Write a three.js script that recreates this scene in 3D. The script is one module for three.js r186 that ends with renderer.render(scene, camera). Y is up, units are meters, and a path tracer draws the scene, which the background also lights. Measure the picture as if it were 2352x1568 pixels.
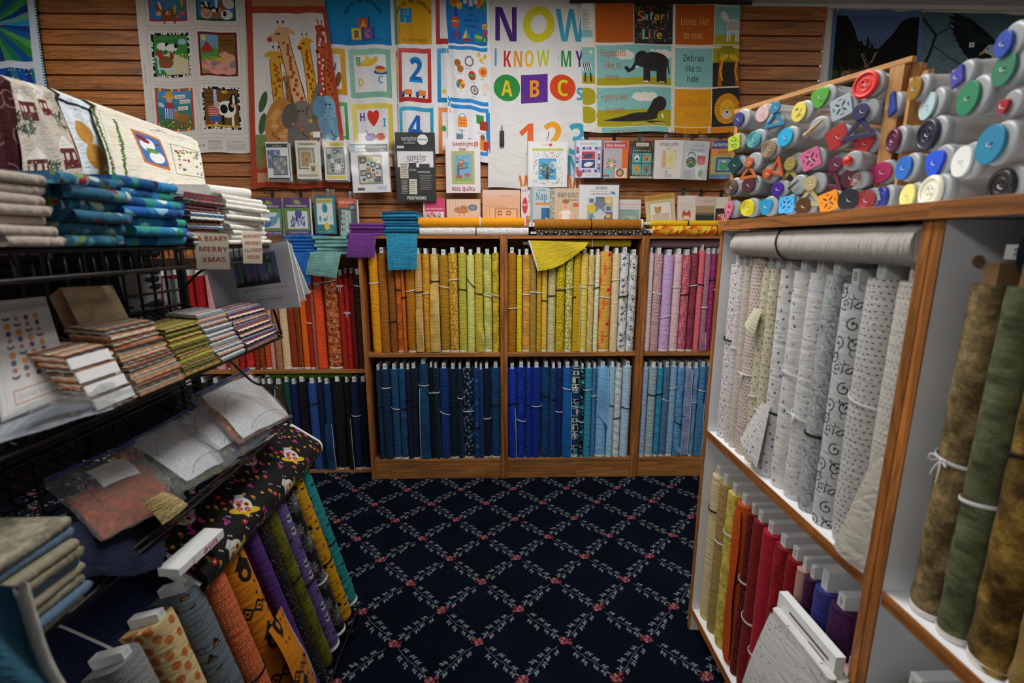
import * as THREE from 'three';
import { mergeGeometries } from 'three/addons/utils/BufferGeometryUtils.js';
import { RoundedBoxGeometry } from 'three/addons/geometries/RoundedBoxGeometry.js';
import { RectAreaLightUniformsLib } from 'three/addons/lights/RectAreaLightUniformsLib.js';

// ---------- camera, light, exposure ----------
const FPX = 1110, PITCH = 11.65 * Math.PI / 180, YAW = 1.3 * Math.PI / 180, EYE = 1.44;
const scene = new THREE.Scene();
scene.background = new THREE.Color(0x000000);
const camera = new THREE.PerspectiveCamera(2 * Math.atan(784 / FPX) * 180 / Math.PI, 1.5, 0.05, 40);
camera.rotation.order = 'YXZ';
camera.position.set(0, EYE, 0);
camera.rotation.set(-PITCH, -YAW, 0);
camera.focus = 2.75;
camera.userData.fStop = 3.2;
const renderer = new THREE.WebGLRenderer();
renderer.toneMapping = THREE.LinearToneMapping;
renderer.toneMappingExposure = 0.95;
renderer.shadowMap.enabled = true;
RectAreaLightUniformsLib.init();
const CEIL = 2.77;
// recessed ceiling troffers: [x, z, strength, warm]
const TROFFERS = [[0.1, -1.65, 6.6], [-1.6, .45, 6.6], [2.5, -1.6, 1.8], [-2.3, -1.9, 1.8], [2.5, 1.2, 1.5], [-2.5, 1.2, .7]];

// ---------- helpers ----------
let seedv = 7;
const rnd = () => { seedv = (seedv + 0x6d2b79f5) | 0; let t = Math.imul(seedv ^ (seedv >>> 15), 1 | seedv); t = (t + Math.imul(t ^ (t >>> 7), 61 | t)) ^ t; return ((t ^ (t >>> 14)) >>> 0) / 4294967296; };
const rr = (a, b) => a + (b - a) * rnd();
const V = (x, y, z) => new THREE.Vector3(x, y, z);
// view ray of a point of the photograph, used to read real positions off known planes
function ray(px, py) {
  const u = (px - 1176) / FPX, v = (784 - py) / FPX, y = -Math.sin(PITCH) + v * Math.cos(PITCH), d = Math.cos(PITCH) + v * Math.sin(PITCH);
  return V(u * Math.cos(YAW) + d * Math.sin(YAW), y, -(d * Math.cos(YAW) - u * Math.sin(YAW)));
}
const onZ = (px, py, D) => { const r = ray(px, py); r.multiplyScalar(-D / r.z); r.y += EYE; return r; };
const onX = (px, py, x) => { const r = ray(px, py); r.multiplyScalar(x / r.x); r.y += EYE; return r; };
const onP = (px, py, p, n) => { const r = ray(px, py), t = ((p.x) * n.x + (p.y - EYE) * n.y + p.z * n.z) / r.dot(n); r.multiplyScalar(t); r.y += EYE; return r; };

const names = new Map();
const numbered = (n) => { const k = names.get(n) ?? 0; names.set(n, k + 1); return k ? n + '_' + String(k).padStart(3, '0') : n; };
function tag(o, label, category, group, kind) {
  if (label) o.userData.label = label;
  if (category) o.userData.category = category;
  if (group) o.userData.group = group;
  if (kind) o.userData.kind = kind;
  return o;
}
function add(name, geo, mat, parent) {
  const m = new THREE.Mesh(geo, mat); m.castShadow = m.receiveShadow = true;
  m.name = parent ? name : numbered(name); (parent ?? scene).add(m); return m;
}
function thing(name, label, category, p, group) {
  const g = new THREE.Group(); g.name = numbered(name); scene.add(g);
  if (p) g.position.copy(p.isVector3 ? p : V(...p));
  return tag(g, label, category, group);
}
const ORD = ['first', 'second', 'third', 'fourth', 'fifth', 'sixth', 'seventh', 'eighth', 'ninth', 'tenth', 'eleventh', 'twelfth', 'thirteenth', 'fourteenth', 'fifteenth', 'sixteenth', 'seventeenth', 'eighteenth', 'nineteenth', 'twentieth'];

// geometry helpers
function rod(a, b, r, seg = 6) {
  const d = b.clone().sub(a), g = new THREE.CylinderGeometry(r, r, d.length(), seg, 1);
  g.applyQuaternion(new THREE.Quaternion().setFromUnitVectors(V(0, 1, 0), d.normalize()));
  return g.translate((a.x + b.x) / 2, (a.y + b.y) / 2, (a.z + b.z) / 2);
}
const tube = (pts, r, n = 16, seg = 6) => new THREE.TubeGeometry(new THREE.CatmullRomCurve3(pts), n, r, seg, false);
// box with uv in metres; u runs along the grain axis
function wbox(sx, sy, sz, cx, cy, cz, axis = 0, bevel = 0) {
  const g = bevel ? new RoundedBoxGeometry(sx, sy, sz, 1, bevel) : new THREE.BoxGeometry(sx, sy, sz);
  const p = g.attributes.position, n = g.attributes.normal, uv = g.attributes.uv, ou = rnd() * 3, ov = rnd() * 3;
  for (let i = 0; i < p.count; i++) {
    const c = [p.getX(i), p.getY(i), p.getZ(i)], a = [Math.abs(n.getX(i)), Math.abs(n.getY(i)), Math.abs(n.getZ(i))];
    const k = a.indexOf(Math.max(...a)), rest = [0, 1, 2].filter((q) => q !== k), ua = rest.includes(axis) ? axis : rest[0], va = rest.find((q) => q !== ua);
    uv.setXY(i, c[ua] + ou, c[va] + ov);
  }
  return g.translate(cx, cy, cz);
}
// a sheet through fn(u, v) -> Vector3; uv either 0..1 or in metres
function sheet(nu, nv, fn, su = 1, sv = 1) {
  const pos = [], uv = [], idx = [];
  for (let j = 0; j <= nv; j++) for (let i = 0; i <= nu; i++) { const q = fn(i / nu, j / nv); pos.push(q.x, q.y, q.z); uv.push(i / nu * su, j / nv * sv); }
  for (let j = 0; j < nv; j++) for (let i = 0; i < nu; i++) { const a = j * (nu + 1) + i, b = a + 1, c = a + nu + 1, d = c + 1; idx.push(a, b, d, a, d, c); }
  const g = new THREE.BufferGeometry();
  g.setAttribute('position', new THREE.Float32BufferAttribute(pos, 3)); g.setAttribute('uv', new THREE.Float32BufferAttribute(uv, 2)); g.setIndex(idx); g.computeVertexNormals();
  return g;
}
const lerp3 = (a, b, t) => a.clone().lerp(b, t);
// corners: top left, top right, bottom right, bottom left
const bil = (c, u, v) => lerp3(lerp3(c[3], c[2], u), lerp3(c[0], c[1], u), v);

// ---------- textures ----------
function cv(w, h, draw) { const c = document.createElement('canvas'); c.width = w; c.height = h; const x = c.getContext('2d'); draw(x, w, h); return c; }
function ctex(c, repeat = true, color = true) {
  const t = new THREE.CanvasTexture(c); t.magFilter = THREE.LinearFilter;
  if (repeat) t.wrapS = t.wrapT = THREE.RepeatWrapping;
  if (color) t.colorSpace = THREE.SRGBColorSpace;
  return t;
}
// tileable value noise
function vnoise(n, seed) {
  const g = new Float32Array(n * n); let s = seed;
  for (let i = 0; i < g.length; i++) { s = (Math.imul(s, 1664525) + 1013904223) | 0; g[i] = (s >>> 8) / 16777216; }
  return (x, y) => {
    const fx = ((x % 1) + 1) % 1 * n, fy = ((y % 1) + 1) % 1 * n, ix = Math.floor(fx) % n, iy = Math.floor(fy) % n, tx = fx - Math.floor(fx), ty = fy - Math.floor(fy);
    const sx = tx * tx * (3 - 2 * tx), sy = ty * ty * (3 - 2 * ty), jx = (ix + 1) % n, jy = (iy + 1) % n;
    return (g[iy * n + ix] * (1 - sx) + g[iy * n + jx] * sx) * (1 - sy) + (g[jy * n + ix] * (1 - sx) + g[jy * n + jx] * sx) * sy;
  };
}
const N4 = vnoise(4, 11), N8 = vnoise(8, 23), N16 = vnoise(16, 31), N32 = vnoise(32, 47), N64 = vnoise(64, 59), N128 = vnoise(128, 71);
function ptex(w, h, fn, color = true) {   // per-pixel texture, fn(u, v) -> [r, g, b] 0..255
  return ctex(cv(w, h, (x) => {
    const im = x.createImageData(w, h);
    for (let j = 0; j < h; j++) for (let i = 0; i < w; i++) { const c = fn(i / w, j / h), o = (j * w + i) * 4; im.data[o] = c[0]; im.data[o + 1] = c[1]; im.data[o + 2] = c[2]; im.data[o + 3] = 255; }
    x.putImageData(im, 0, 0);
  }), true, color);
}
const grey = (v) => { const c = Math.max(0, Math.min(255, v * 255)); return [c, c, c]; };
// draw marks so that they wrap round the tile
function wrapped(x, S, px, py, r, fn) {
  for (const dx of [-S, 0, S]) for (const dy of [-S, 0, S]) { const a = px + dx, b = py + dy; if (a > -r && a < S + r && b > -r && b < S + r) { x.save(); x.translate(a, b); fn(x); x.restore(); } }
}
function scatter(x, S, n, r, fn, tries = 30) {
  const pts = [];
  for (let k = 0; k < n; k++) for (let q = 0; q < tries; q++) {
    const a = rnd() * S, b = rnd() * S;
    if (pts.every(([c, d]) => { let ex = Math.abs(a - c), ey = Math.abs(b - d); ex = Math.min(ex, S - ex); ey = Math.min(ey, S - ey); return ex * ex + ey * ey > r * r * 4; })) { pts.push([a, b]); wrapped(x, S, a, b, r * 1.6, (c) => fn(c, pts.length)); break; }
  }
}
const disc = (x, px, py, r, c) => { x.fillStyle = c; x.beginPath(); x.arc(px, py, Math.max(r, .1), 0, 7); x.fill(); };
const oval = (x, px, py, a, b, c, rot = 0) => { x.fillStyle = c; x.beginPath(); x.ellipse(px, py, Math.max(a, .1), Math.max(b, .1), rot, 0, 7); x.fill(); };
const poly = (x, pts, c) => { x.fillStyle = c; x.beginPath(); pts.forEach((p, i) => (i ? x.lineTo(p[0], p[1]) : x.moveTo(p[0], p[1]))); x.closePath(); x.fill(); };
const line = (x, pts, c, w) => { x.strokeStyle = c; x.lineWidth = w; x.lineCap = x.lineJoin = 'round'; x.beginPath(); pts.forEach((p, i) => (i ? x.lineTo(p[0], p[1]) : x.moveTo(p[0], p[1]))); x.stroke(); };
const rect = (x, a, b, w, h, c) => { x.fillStyle = c; x.fillRect(a, b, w, h); };
const text = (x, s, px, py, size, c, font = 'bold', fam = 'sans-serif', al = 'center', maxw) => { x.fillStyle = c; x.font = (font === 'bold' ? 'bold ' : '') + size + 'px ' + fam; x.textAlign = al; x.textBaseline = 'middle'; if (maxw) x.fillText(s, px, py, maxw); else x.fillText(s, px, py); };
const petals = (x, r, n, c, mid) => { for (let i = 0; i < n; i++) { x.save(); x.rotate(i * 2 * Math.PI / n); oval(x, r * .6, 0, r * .45, r * .28, c); x.restore(); } if (mid) disc(x, 0, 0, r * .28, mid); };
const star = (x, r, c, n = 5) => poly(x, [...Array(n * 2)].map((_, i) => { const q = i % 2 ? r * .42 : r, a = i * Math.PI / n - Math.PI / 2; return [q * Math.cos(a), q * Math.sin(a)]; }), c);
const curl = (x, r, c, w) => { x.strokeStyle = c; x.lineWidth = w; x.lineCap = 'round'; x.beginPath(); for (let i = 0; i <= 24; i++) { const a = i * .32, q = r * (1 - i / 27); i ? x.lineTo(q * Math.cos(a), q * Math.sin(a)) : x.moveTo(q, 0); } x.stroke(); };
const moon = (x, r, c) => { x.fillStyle = c; x.beginPath(); x.arc(0, 0, r, .6, 5.2); x.quadraticCurveTo(-r * .55, -r * .1, r * Math.cos(.6), r * Math.sin(.6)); x.fill(); };
const bat = (x, r, c) => poly(x, [[0, -.2], [.15, -.4], [.25, -.15], [.6, -.5], [1, -.3], [.8, 0], [.55, .05], [.4, .25], [.15, .15], [0, .45], [-.15, .15], [-.4, .25], [-.55, .05], [-.8, 0], [-1, -.3], [-.6, -.5], [-.25, -.15], [-.15, -.4]].map(([a, b]) => [a * r, b * r]), c);

// neutral fabric patterns, tinted by the material colour
const S = 256;
const neutral = (draw, base = 200) => ctex(cv(S, S, (x) => { rect(x, 0, 0, S, S, `rgb(${base},${base},${base})`); draw(x); }));
const T = {
  plain: ptex(S, S, (u, v) => grey(.86 + .08 * N128(u, v) + .05 * N64(v, u))),
  mottle: ptex(S, S, (u, v) => grey(.55 + .3 * N8(u, v) + .25 * N16(v + .3, u) + .15 * N64(u, v))),
  cloud: ptex(S, S, (u, v) => grey(.68 + .22 * N4(u, v) + .14 * N8(u + .2, v) + .08 * N64(u, v))),
  grain: ptex(S, S, (u, v) => { const q = N64(u, v) * .6 + N128(v, u) * .4; return grey(q > .58 ? 1 : .62 + .2 * N32(u, v)); }),
  weave: ptex(S, S, (u, v) => grey(.72 + .2 * N64(u * .05, v) + .2 * N64(u, v * .05) - .1 + .08 * N128(u, v))),
  fleck: neutral((x) => { for (let i = 0; i < 330; i++) { const a = rnd() * S, b = rnd() * S, q = rnd() * 3; wrapped(x, S, a, b, 8, (c) => { c.rotate(q); oval(c, 0, 0, 3.4, 1.2, '#fff'); }); } }, 168),
  pin: neutral((x) => { for (let j = 0; j < 16; j++) for (let i = 0; i < 16; i++) disc(x, i * 16 + (j % 2) * 8, j * 16 + 4, 2.6, '#fff'); }, 168),
  dark_pin: neutral((x) => { for (let j = 0; j < 16; j++) for (let i = 0; i < 16; i++) disc(x, i * 16 + (j % 2) * 8, j * 16 + 4, 2.4, '#707070'); }, 245),
  floral: neutral((x) => { scatter(x, S, 42, 15, (c) => { c.rotate(rnd() * 6); petals(c, 17, 5, '#fff', '#c8c8c8'); }); scatter(x, S, 70, 5, (c) => oval(c, 0, 0, 6, 2.5, '#e8e8e8', rnd() * 3)); }, 176),
  rings: neutral((x) => { for (let j = 0; j < 8; j++) for (let i = 0; i < 8; i++) { x.strokeStyle = '#fff'; x.lineWidth = 4; x.beginPath(); x.arc(i * 32 + (j % 2) * 16, j * 32 + 16, 9, 0, 7); x.stroke(); x.beginPath(); x.arc(i * 32 + (j % 2) * 16 - 256, j * 32 + 16, 9, 0, 7); x.stroke(); } }, 160),
  curls: neutral((x) => { scatter(x, S, 40, 16, (c) => { c.rotate(rnd() * 6); curl(c, 22, rnd() < .5 ? '#fff' : '#787878', 2.6); }); }, 180),
  hline: neutral((x) => { for (let j = 0; j < 32; j++) rect(x, 0, j * 8, S, 2, j % 3 ? '#9a9a9a' : '#fff'); }, 215),
  vline: neutral((x) => { for (let j = 0; j < 16; j++) rect(x, j * 16 + rr(0, 4), 0, 4, S, '#fff'); }, 150),
  fur: neutral((x) => { for (let i = 0; i < 900; i++) { const a = rnd() * S, b = rnd() * S, l = rr(10, 34), g = Math.round(rr(120, 255)); wrapped(x, S, a, b, 40, (c) => line(c, [[0, 0], [rr(-3, 3), l]], `rgb(${g},${g},${g})`, 1.4)); } }, 190),
};
const crease = ctex(cv(512, 512, (x) => {
  rect(x, 0, 0, 512, 512, '#808080');
  for (let i = 0; i < 260; i++) {
    const a = rnd() * 512, b = rnd() * 512, q = rr(-.5, .35), l = rr(30, 110), wd = rr(5, 15), c = rnd() < .5 ? 255 : 0;
    wrapped(x, 512, a, b, 130, (k) => { k.rotate(q); const g = k.createLinearGradient(0, -wd, 0, wd); g.addColorStop(0, `rgba(${c},${c},${c},0)`); g.addColorStop(.5, `rgba(${c},${c},${c},.22)`); g.addColorStop(1, `rgba(${c},${c},${c},0)`); k.fillStyle = g; k.beginPath(); k.ellipse(0, 0, l, wd, 0, 0, 7); k.fill(); });
  }
}), true, false);
const oak = ptex(1024, 512, (u, v) => {
  const w = N4(u, v) * .5 + N8(u, v * 2) * .12, k = (v * 26 + w * 9) % 1, ring = Math.pow(Math.abs(k - .5) * 2, 4), pore = N128(u * .25, v * 2) > .66 ? .86 : 1, f = (.74 + .26 * N64(u * .12, v) - .2 * ring) * pore * (.86 + .2 * N8(v, u));
  return [216 * f, 158 * f, 98 * f];
});
const ply = ptex(512, 256, (u, v) => { const f = .86 + .16 * N64(u * .1, v) + .05 * N32(u, v); return [214 * f, 172 * f, 118 * f]; });

// ---------- materials ----------
const lin = (hex, k = 1) => { const c = new THREE.Color(hex); return c.multiplyScalar(k); };
const cap = (c) => { c.r = Math.min(c.r, .9); c.g = Math.min(c.g, .9); c.b = Math.min(c.b, .9); return c; };
const std = (o) => new THREE.MeshStandardMaterial(o);
const scaled = new Map();
function rep(t, sx, sy = sx) { const k = t.uuid + sx + ',' + sy; if (!scaled.has(k)) { const c = t.clone(); c.repeat.set(1 / sx, 1 / sy); scaled.set(k, c); } return scaled.get(k); }
const creaseM = rep(crease, .42, .3);
const fabrics = new Map();
// fabric: colour as the photograph shows it in the light, a pattern and its tile size in metres
function fabric(hex, t = T.plain, size = .12, k = 1, bump = .004) {
  const key = hex + (t ? t.uuid : '') + size + k + bump;
  if (!fabrics.has(key)) fabrics.set(key, new THREE.MeshPhysicalMaterial({ color: cap(lin(hex, k)), map: t ? rep(t, size) : null, roughness: .82, specularIntensity: .5, bumpMap: creaseM, bumpScale: bump, sheen: .25, sheenRoughness: .6, sheenColor: new THREE.Color(.5, .5, .5) }));
  return fabrics.get(key);
}
const M = {
  oak: std({ map: rep(oak, 1.1, .42), color: lin(0xf0dcc0), roughness: .5 }),
  oakEdge: std({ map: rep(oak, 1.4, .7), color: lin(0xeac79c), roughness: .5 }),
  slat: std({ map: rep(oak, 1.3, .5), color: lin(0xf8d2a2), roughness: .5 }),
  white: std({ color: lin(0xe4e6ea), roughness: .45 }),
  wall: std({ color: lin(0xd9d6d0), roughness: .9, bumpMap: rep(T.plain, .2), bumpScale: .001 }),
  trim: std({ color: lin(0xd8d8d6), roughness: .6 }),
  wire: std({ color: lin(0x0b0b0c), roughness: .38, metalness: .2 }),
  hook: std({ color: lin(0x141414), roughness: .35, metalness: .4 }),
  steel: std({ color: lin(0x9a9a9a), roughness: .3, metalness: .9 }),
  board: std({ color: lin(0xd6d8da), roughness: .7 }),
  kraft: std({ color: lin(0x8a6a48), roughness: .85 }),
  paper: std({ color: lin(0xe2e3e4), roughness: .75 }),
  selvage: std({ color: lin(0xd5d3ce), roughness: .85, bumpMap: creaseM, bumpScale: .003 }),
  tieW: std({ color: lin(0xdadada), roughness: .6 }), tieB: std({ color: lin(0x0c0c0d), roughness: .6 }),
  ply: std({ map: rep(ply, .5, .2), color: lin(0xe6cfae), roughness: .6 }),
  clear: new THREE.MeshPhysicalMaterial({ color: 0xffffff, transmission: 1, thickness: 0, roughness: .16, ior: 1.4 }),
  clearBag: new THREE.MeshPhysicalMaterial({ color: new THREE.Color(.93, .94, .95), transmission: .93, thickness: 0, roughness: .1, ior: 1.5, bumpMap: rep(crease, .16), bumpScale: .006 }),
  tubePlastic: new THREE.MeshPhysicalMaterial({ color: lin(0xdfe2e4), transmission: .55, thickness: 0, roughness: .35, ior: 1.45 }),
  capPlastic: new THREE.MeshPhysicalMaterial({ color: lin(0xb9bec2), roughness: .4, transmission: .35, thickness: 0 }),
  blueZip: std({ color: lin(0x18306e), roughness: .4 }),
};

// ---------- room shell ----------
const WALL = 3.03;   // distance of the slatted wall
const carpet = ctex(cv(1024, 1024, (x) => {
  const im = x.createImageData(1024, 1024);
  for (let j = 0; j < 1024; j++) for (let i = 0; i < 1024; i++) { const u = i / 1024, v = j / 1024, n = .75 + .35 * N8(u, v) + .5 * (rnd() - .5), o = (j * 1024 + i) * 4, s = rnd() < .006 ? 26 : 0; im.data[o] = 12 * n + s; im.data[o + 1] = 19 * n + s; im.data[o + 2] = 36 * n + s; im.data[o + 3] = 255; }
  x.putImageData(im, 0, 0);
  const sx = 1024 / .625, sy = 1024 / .642, wrap = (a, b, r, fn) => wrapped(x, 1024, ((a * sx) % 1024 + 1024) % 1024, ((b * sy) % 1024 + 1024) % 1024, r, fn);
  const leaf = (c, px, py, a, l, w) => { c.save(); c.translate(px, py); c.rotate(a); c.fillStyle = '#2d4352'; c.beginPath(); c.ellipse(l * .5, 1.5, l * .55, w * .75, 0, 0, 7); c.fill(); c.fillStyle = rnd() < .6 ? '#9fa1a5' : '#888d95'; c.beginPath(); c.moveTo(0, 0); c.quadraticCurveTo(l * .5, -w, l, 0); c.quadraticCurveTo(l * .5, w, 0, 0); c.fill(); c.restore(); };
  const branch = (c, ang, len) => {
    c.rotate(ang); const s0 = seedv; seedv = Math.round(ang * 1000) + 77; const pts = [];
    for (let i = 0; i <= 10; i++) { const t = i / 10; pts.push([t * len, Math.sin(t * 5) * 7]); }
    line(c, pts, '#7f868d', 3.2);
    for (let i = 1; i < 5; i++) for (const sd of [-1, 1]) {
      const t = (i - .75 + (sd > 0 ? .4 : 0)) / 4.1, bx = t * len, by = Math.sin(t * 5) * 7, l = rr(30, 50) * (i === 4 ? .7 : 1), a = sd * rr(.6, .95);
      const ex = bx + Math.cos(a) * l, ey = by + Math.sin(a) * l; line(c, [[bx, by], [ex, ey]], '#787f87', 2.4);
      leaf(c, ex, ey, a * .8, rr(24, 32), 9.5); leaf(c, ex - 8, ey - 7 * sd, a * 1.9, 23, 8.5); leaf(c, (bx + ex) / 2, (by + ey) / 2, a * 2, 21, 8); leaf(c, ex - 6, ey - 2 * sd, -a * .1, 26, 8.5);
    }
    leaf(c, len, 0, 0, 26, 9); seedv = s0;
  };
  const rows = []; for (let j = 0; j < 4; j++) for (let i = 0; i < 2; i++) rows.push([i * .3125 + (j % 2) * .15625, j * .1605]);
  for (const [a, b] of rows) {
    const vx = .15625 * sx, vy = .1605 * sy, L = Math.hypot(vx, vy);
    wrap(a, b, 420, (c) => { c.save(); c.translate(vx * .16, vy * .16); branch(c, Math.atan2(vy, vx), L * .68); c.restore(); });
    wrap(a, b, 420, (c) => { c.save(); c.translate(-vx * .15, vy * .15); branch(c, Math.atan2(vy, -vx), L * .68); c.restore(); });
  }
  rows.forEach(([a, b], k) => wrap(a, b, 70, (c) => {
    const s0 = seedv; seedv = k * 977 + 5;
    for (let i = 0; i < 9; i++) { const q = i * .7, d = rr(16, 24); oval(c, Math.cos(q) * d, Math.sin(q) * d, rr(9, 14), rr(8, 12), ['#8c3f4a', '#a9606a', '#7a2c38', '#b67a80'][i % 4]); }
    for (let i = 0; i < 9; i++) { const q = i * 1.3; oval(c, Math.cos(q) * 10, Math.sin(q) * 10, 8, 5, ['#6e2430', '#bb868a', '#93454f'][i % 3], q); }
    oval(c, 6, 2, 6, 4, '#2a1626');
    const o = [[36, 20], [-34, -20], [34, -24], [-36, 18]][k % 4]; for (let i = 0; i < 5; i++) oval(c, o[0] + Math.cos(i * 1.3) * 8, o[1] + Math.sin(i * 1.3) * 8, 6, 6, i % 2 ? '#8a3a45' : '#a2555e');
    oval(c, o[0] * .6 + 22 * Math.sign(o[0]), o[1] - 26 * Math.sign(o[1]), 7, 6, '#8c3f4a'); seedv = s0;
  }));
}));
const RX = 3.6, RZ0 = 3.0;   // side walls and the wall behind the camera
{
  carpet.repeat.set(1 / .625, 1 / .642); carpet.offset.set(-.225 / .625, -1.52 / .642);
  const g = new THREE.BoxGeometry(2 * RX, .1, RZ0 + WALL + .1), p = g.attributes.position;
  g.translate(0, -.05, (RZ0 - WALL) / 2);
  for (let i = 0; i < p.count; i++) g.attributes.uv.setXY(i, p.getX(i), -p.getZ(i));
  tag(add('floor', g, new THREE.MeshPhysicalMaterial({ map: carpet, roughness: 1, specularIntensity: .12, bumpMap: rep(T.grain, .05), bumpScale: .004 })), 'navy carpet patterned with a lattice of grey leaf sprays and red roses', 'floor', null, 'structure');
  tag(add('ceiling', new THREE.BoxGeometry(2 * RX, .1, RZ0 + WALL + .1).translate(0, CEIL + .05, (RZ0 - WALL) / 2), std({ color: lin(0xb9b6b0), roughness: .95, bumpMap: rep(T.grain, .3), bumpScale: .004 })), 'pale grey acoustic ceiling above the slatted wall', 'ceiling', null, 'structure');
  const wall = tag(add('wall_back', new THREE.BoxGeometry(2 * RX, CEIL + .1, .1).translate(0, CEIL / 2, -WALL - .085), M.wall), 'white painted wall carrying oak slat panels behind the bookcases', 'wall', null, 'structure');
  // slat panels: backing board and single slats with dark grooves between
  const x0 = -2.95, x1 = 1.865, pitch = .0778, top = 2.745;
  add('slat_backing', new THREE.BoxGeometry(x1 - x0, 1.72, .012).translate((x0 + x1) / 2, top - .86, -WALL - .0285), M.slat, wall);
  for (let r = 0; r < 21; r++) for (const [a, b] of [[x0, -1.75], [-1.75, -.53], [-.53, .67], [.67, x1]]) {
    const y = top - r * pitch - .5 * (pitch - .0095);
    add('slat', wbox(b - a - .0012, pitch - .0095, .022, (a + b) / 2, y, -WALL - .011, 0), M.slat, wall);
    if (b === x1 && r) add('groove_liner', new THREE.BoxGeometry(.012, .006, .012).translate(x1 - .006, top - r * pitch + .0045, -WALL - .006), M.steel, wall);
  }
  for (const [n, x] of [['wall_left', -RX - .05], ['wall_right', RX + .05]]) tag(add(n, new THREE.BoxGeometry(.1, CEIL + .1, RZ0 + WALL + .3).translate(x, CEIL / 2, (RZ0 - WALL) / 2), M.wall), n === 'wall_left' ? 'white painted side wall beyond the wire rack' : 'white painted side wall beyond the white shelving', 'wall', null, 'structure');
  tag(add('wall_front', new THREE.BoxGeometry(2 * RX + .2, CEIL + .1, .1).translate(0, CEIL / 2, RZ0 + .05), M.wall), 'white painted wall opposite the slatted wall', 'wall', null, 'structure');
  tag(add('trim_1', new THREE.BoxGeometry(2 * RX, .022, .02).translate(0, CEIL - .012, -WALL - .025), M.trim), 'thin white wall trim running under the ceiling', 'trim', null, 'structure');
}
// ceiling troffers with the light just under the diffuser
const glow = std({ color: 0xffffff, emissive: new THREE.Color(1, .97, .92), emissiveIntensity: 1, roughness: .5 });
TROFFERS.forEach(([x, z, s], i) => {
  const g = thing('ceiling_light', `recessed fluorescent ceiling light panel, ${ORD[i]} of six above the shop floor`, 'ceiling light', [x, CEIL, z], 'fluorescent ceiling panels');
  add('frame', mergeGeometries([new THREE.BoxGeometry(.62, .02, .02).translate(0, -.01, .61), new THREE.BoxGeometry(.62, .02, .02).translate(0, -.01, -.61), new THREE.BoxGeometry(.02, .02, 1.2).translate(.3, -.01, 0), new THREE.BoxGeometry(.02, .02, 1.2).translate(-.3, -.01, 0)]), M.trim, g);
  const m = glow.clone(); m.emissiveIntensity = s; add('diffuser', new THREE.BoxGeometry(.58, .006, 1.2).translate(0, -.006, 0), m, g);
  const l = new THREE.RectAreaLight(new THREE.Color(1, .985, .955), s * 1.9, .58, 1.2); l.name = 'panel_light'; l.position.set(0, -.012, 0); l.rotation.x = -Math.PI / 2; g.add(l);
});

// ---------- oak bookcases along the back wall ----------
function bookcase(label, x0, x1, front, back, top, shelves, kick, label2) {
  const t = .021, g = thing('oak_bookcase', label, 'bookcase', [(x0 + x1) / 2, 0, -front], 'oak bookcases along the slatted wall'), w = x1 - x0, d = back - front;
  for (const s of [-1, 1]) add('side_panel', wbox(t, top, d, s * (w / 2 - t / 2), top / 2, -d / 2, 1, .0015), M.oakEdge, g);
  add('top_panel', wbox(w - 2 * t, .018, d, 0, top - .009, -d / 2, 0, .0015), M.oakEdge, g);
  for (const y of shelves) add('shelf', wbox(w - 2 * t, y > .4 ? .025 : .02, d - .012, 0, y - (y > .4 ? .0125 : .01), -d / 2 - .004, 0, .0015), M.oak, g);
  if (kick) add('kick_board', wbox(w - 2 * t, kick, .018, 0, kick / 2, -.02, 0), M.oak, g);
  add('back_panel', wbox(w - 2 * t, top - .03, .006, 0, top / 2, -d + .003, 1), M.oak, g);
  return g;
}
const CASES = {
  gold: bookcase('oak bookcase of gold bolts over navy bolts', -.803, .016, 2.77, 3.0, 1.474, [.8, .128], .106),
  yellow: bookcase('oak bookcase of yellow bolts over royal blue bolts', .017, .820, 2.77, 3.0, 1.474, [.8, .128], .106),
  pink: bookcase('oak bookcase of pink bolts over pale blue bolts', .821, 1.62, 2.77, 3.0, 1.474, [.8, .128], .106),
  red: bookcase('lower oak bookcase of orange bolts over dark green bolts', -1.61, -.806, 2.86, 3.01, 1.364, [.68, .02], 0),
  far: bookcase('oak bookcase of red bolts behind the wire rack', -2.44, -1.612, 2.86, 3.01, 1.364, [.68, .02], 0),
};

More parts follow.
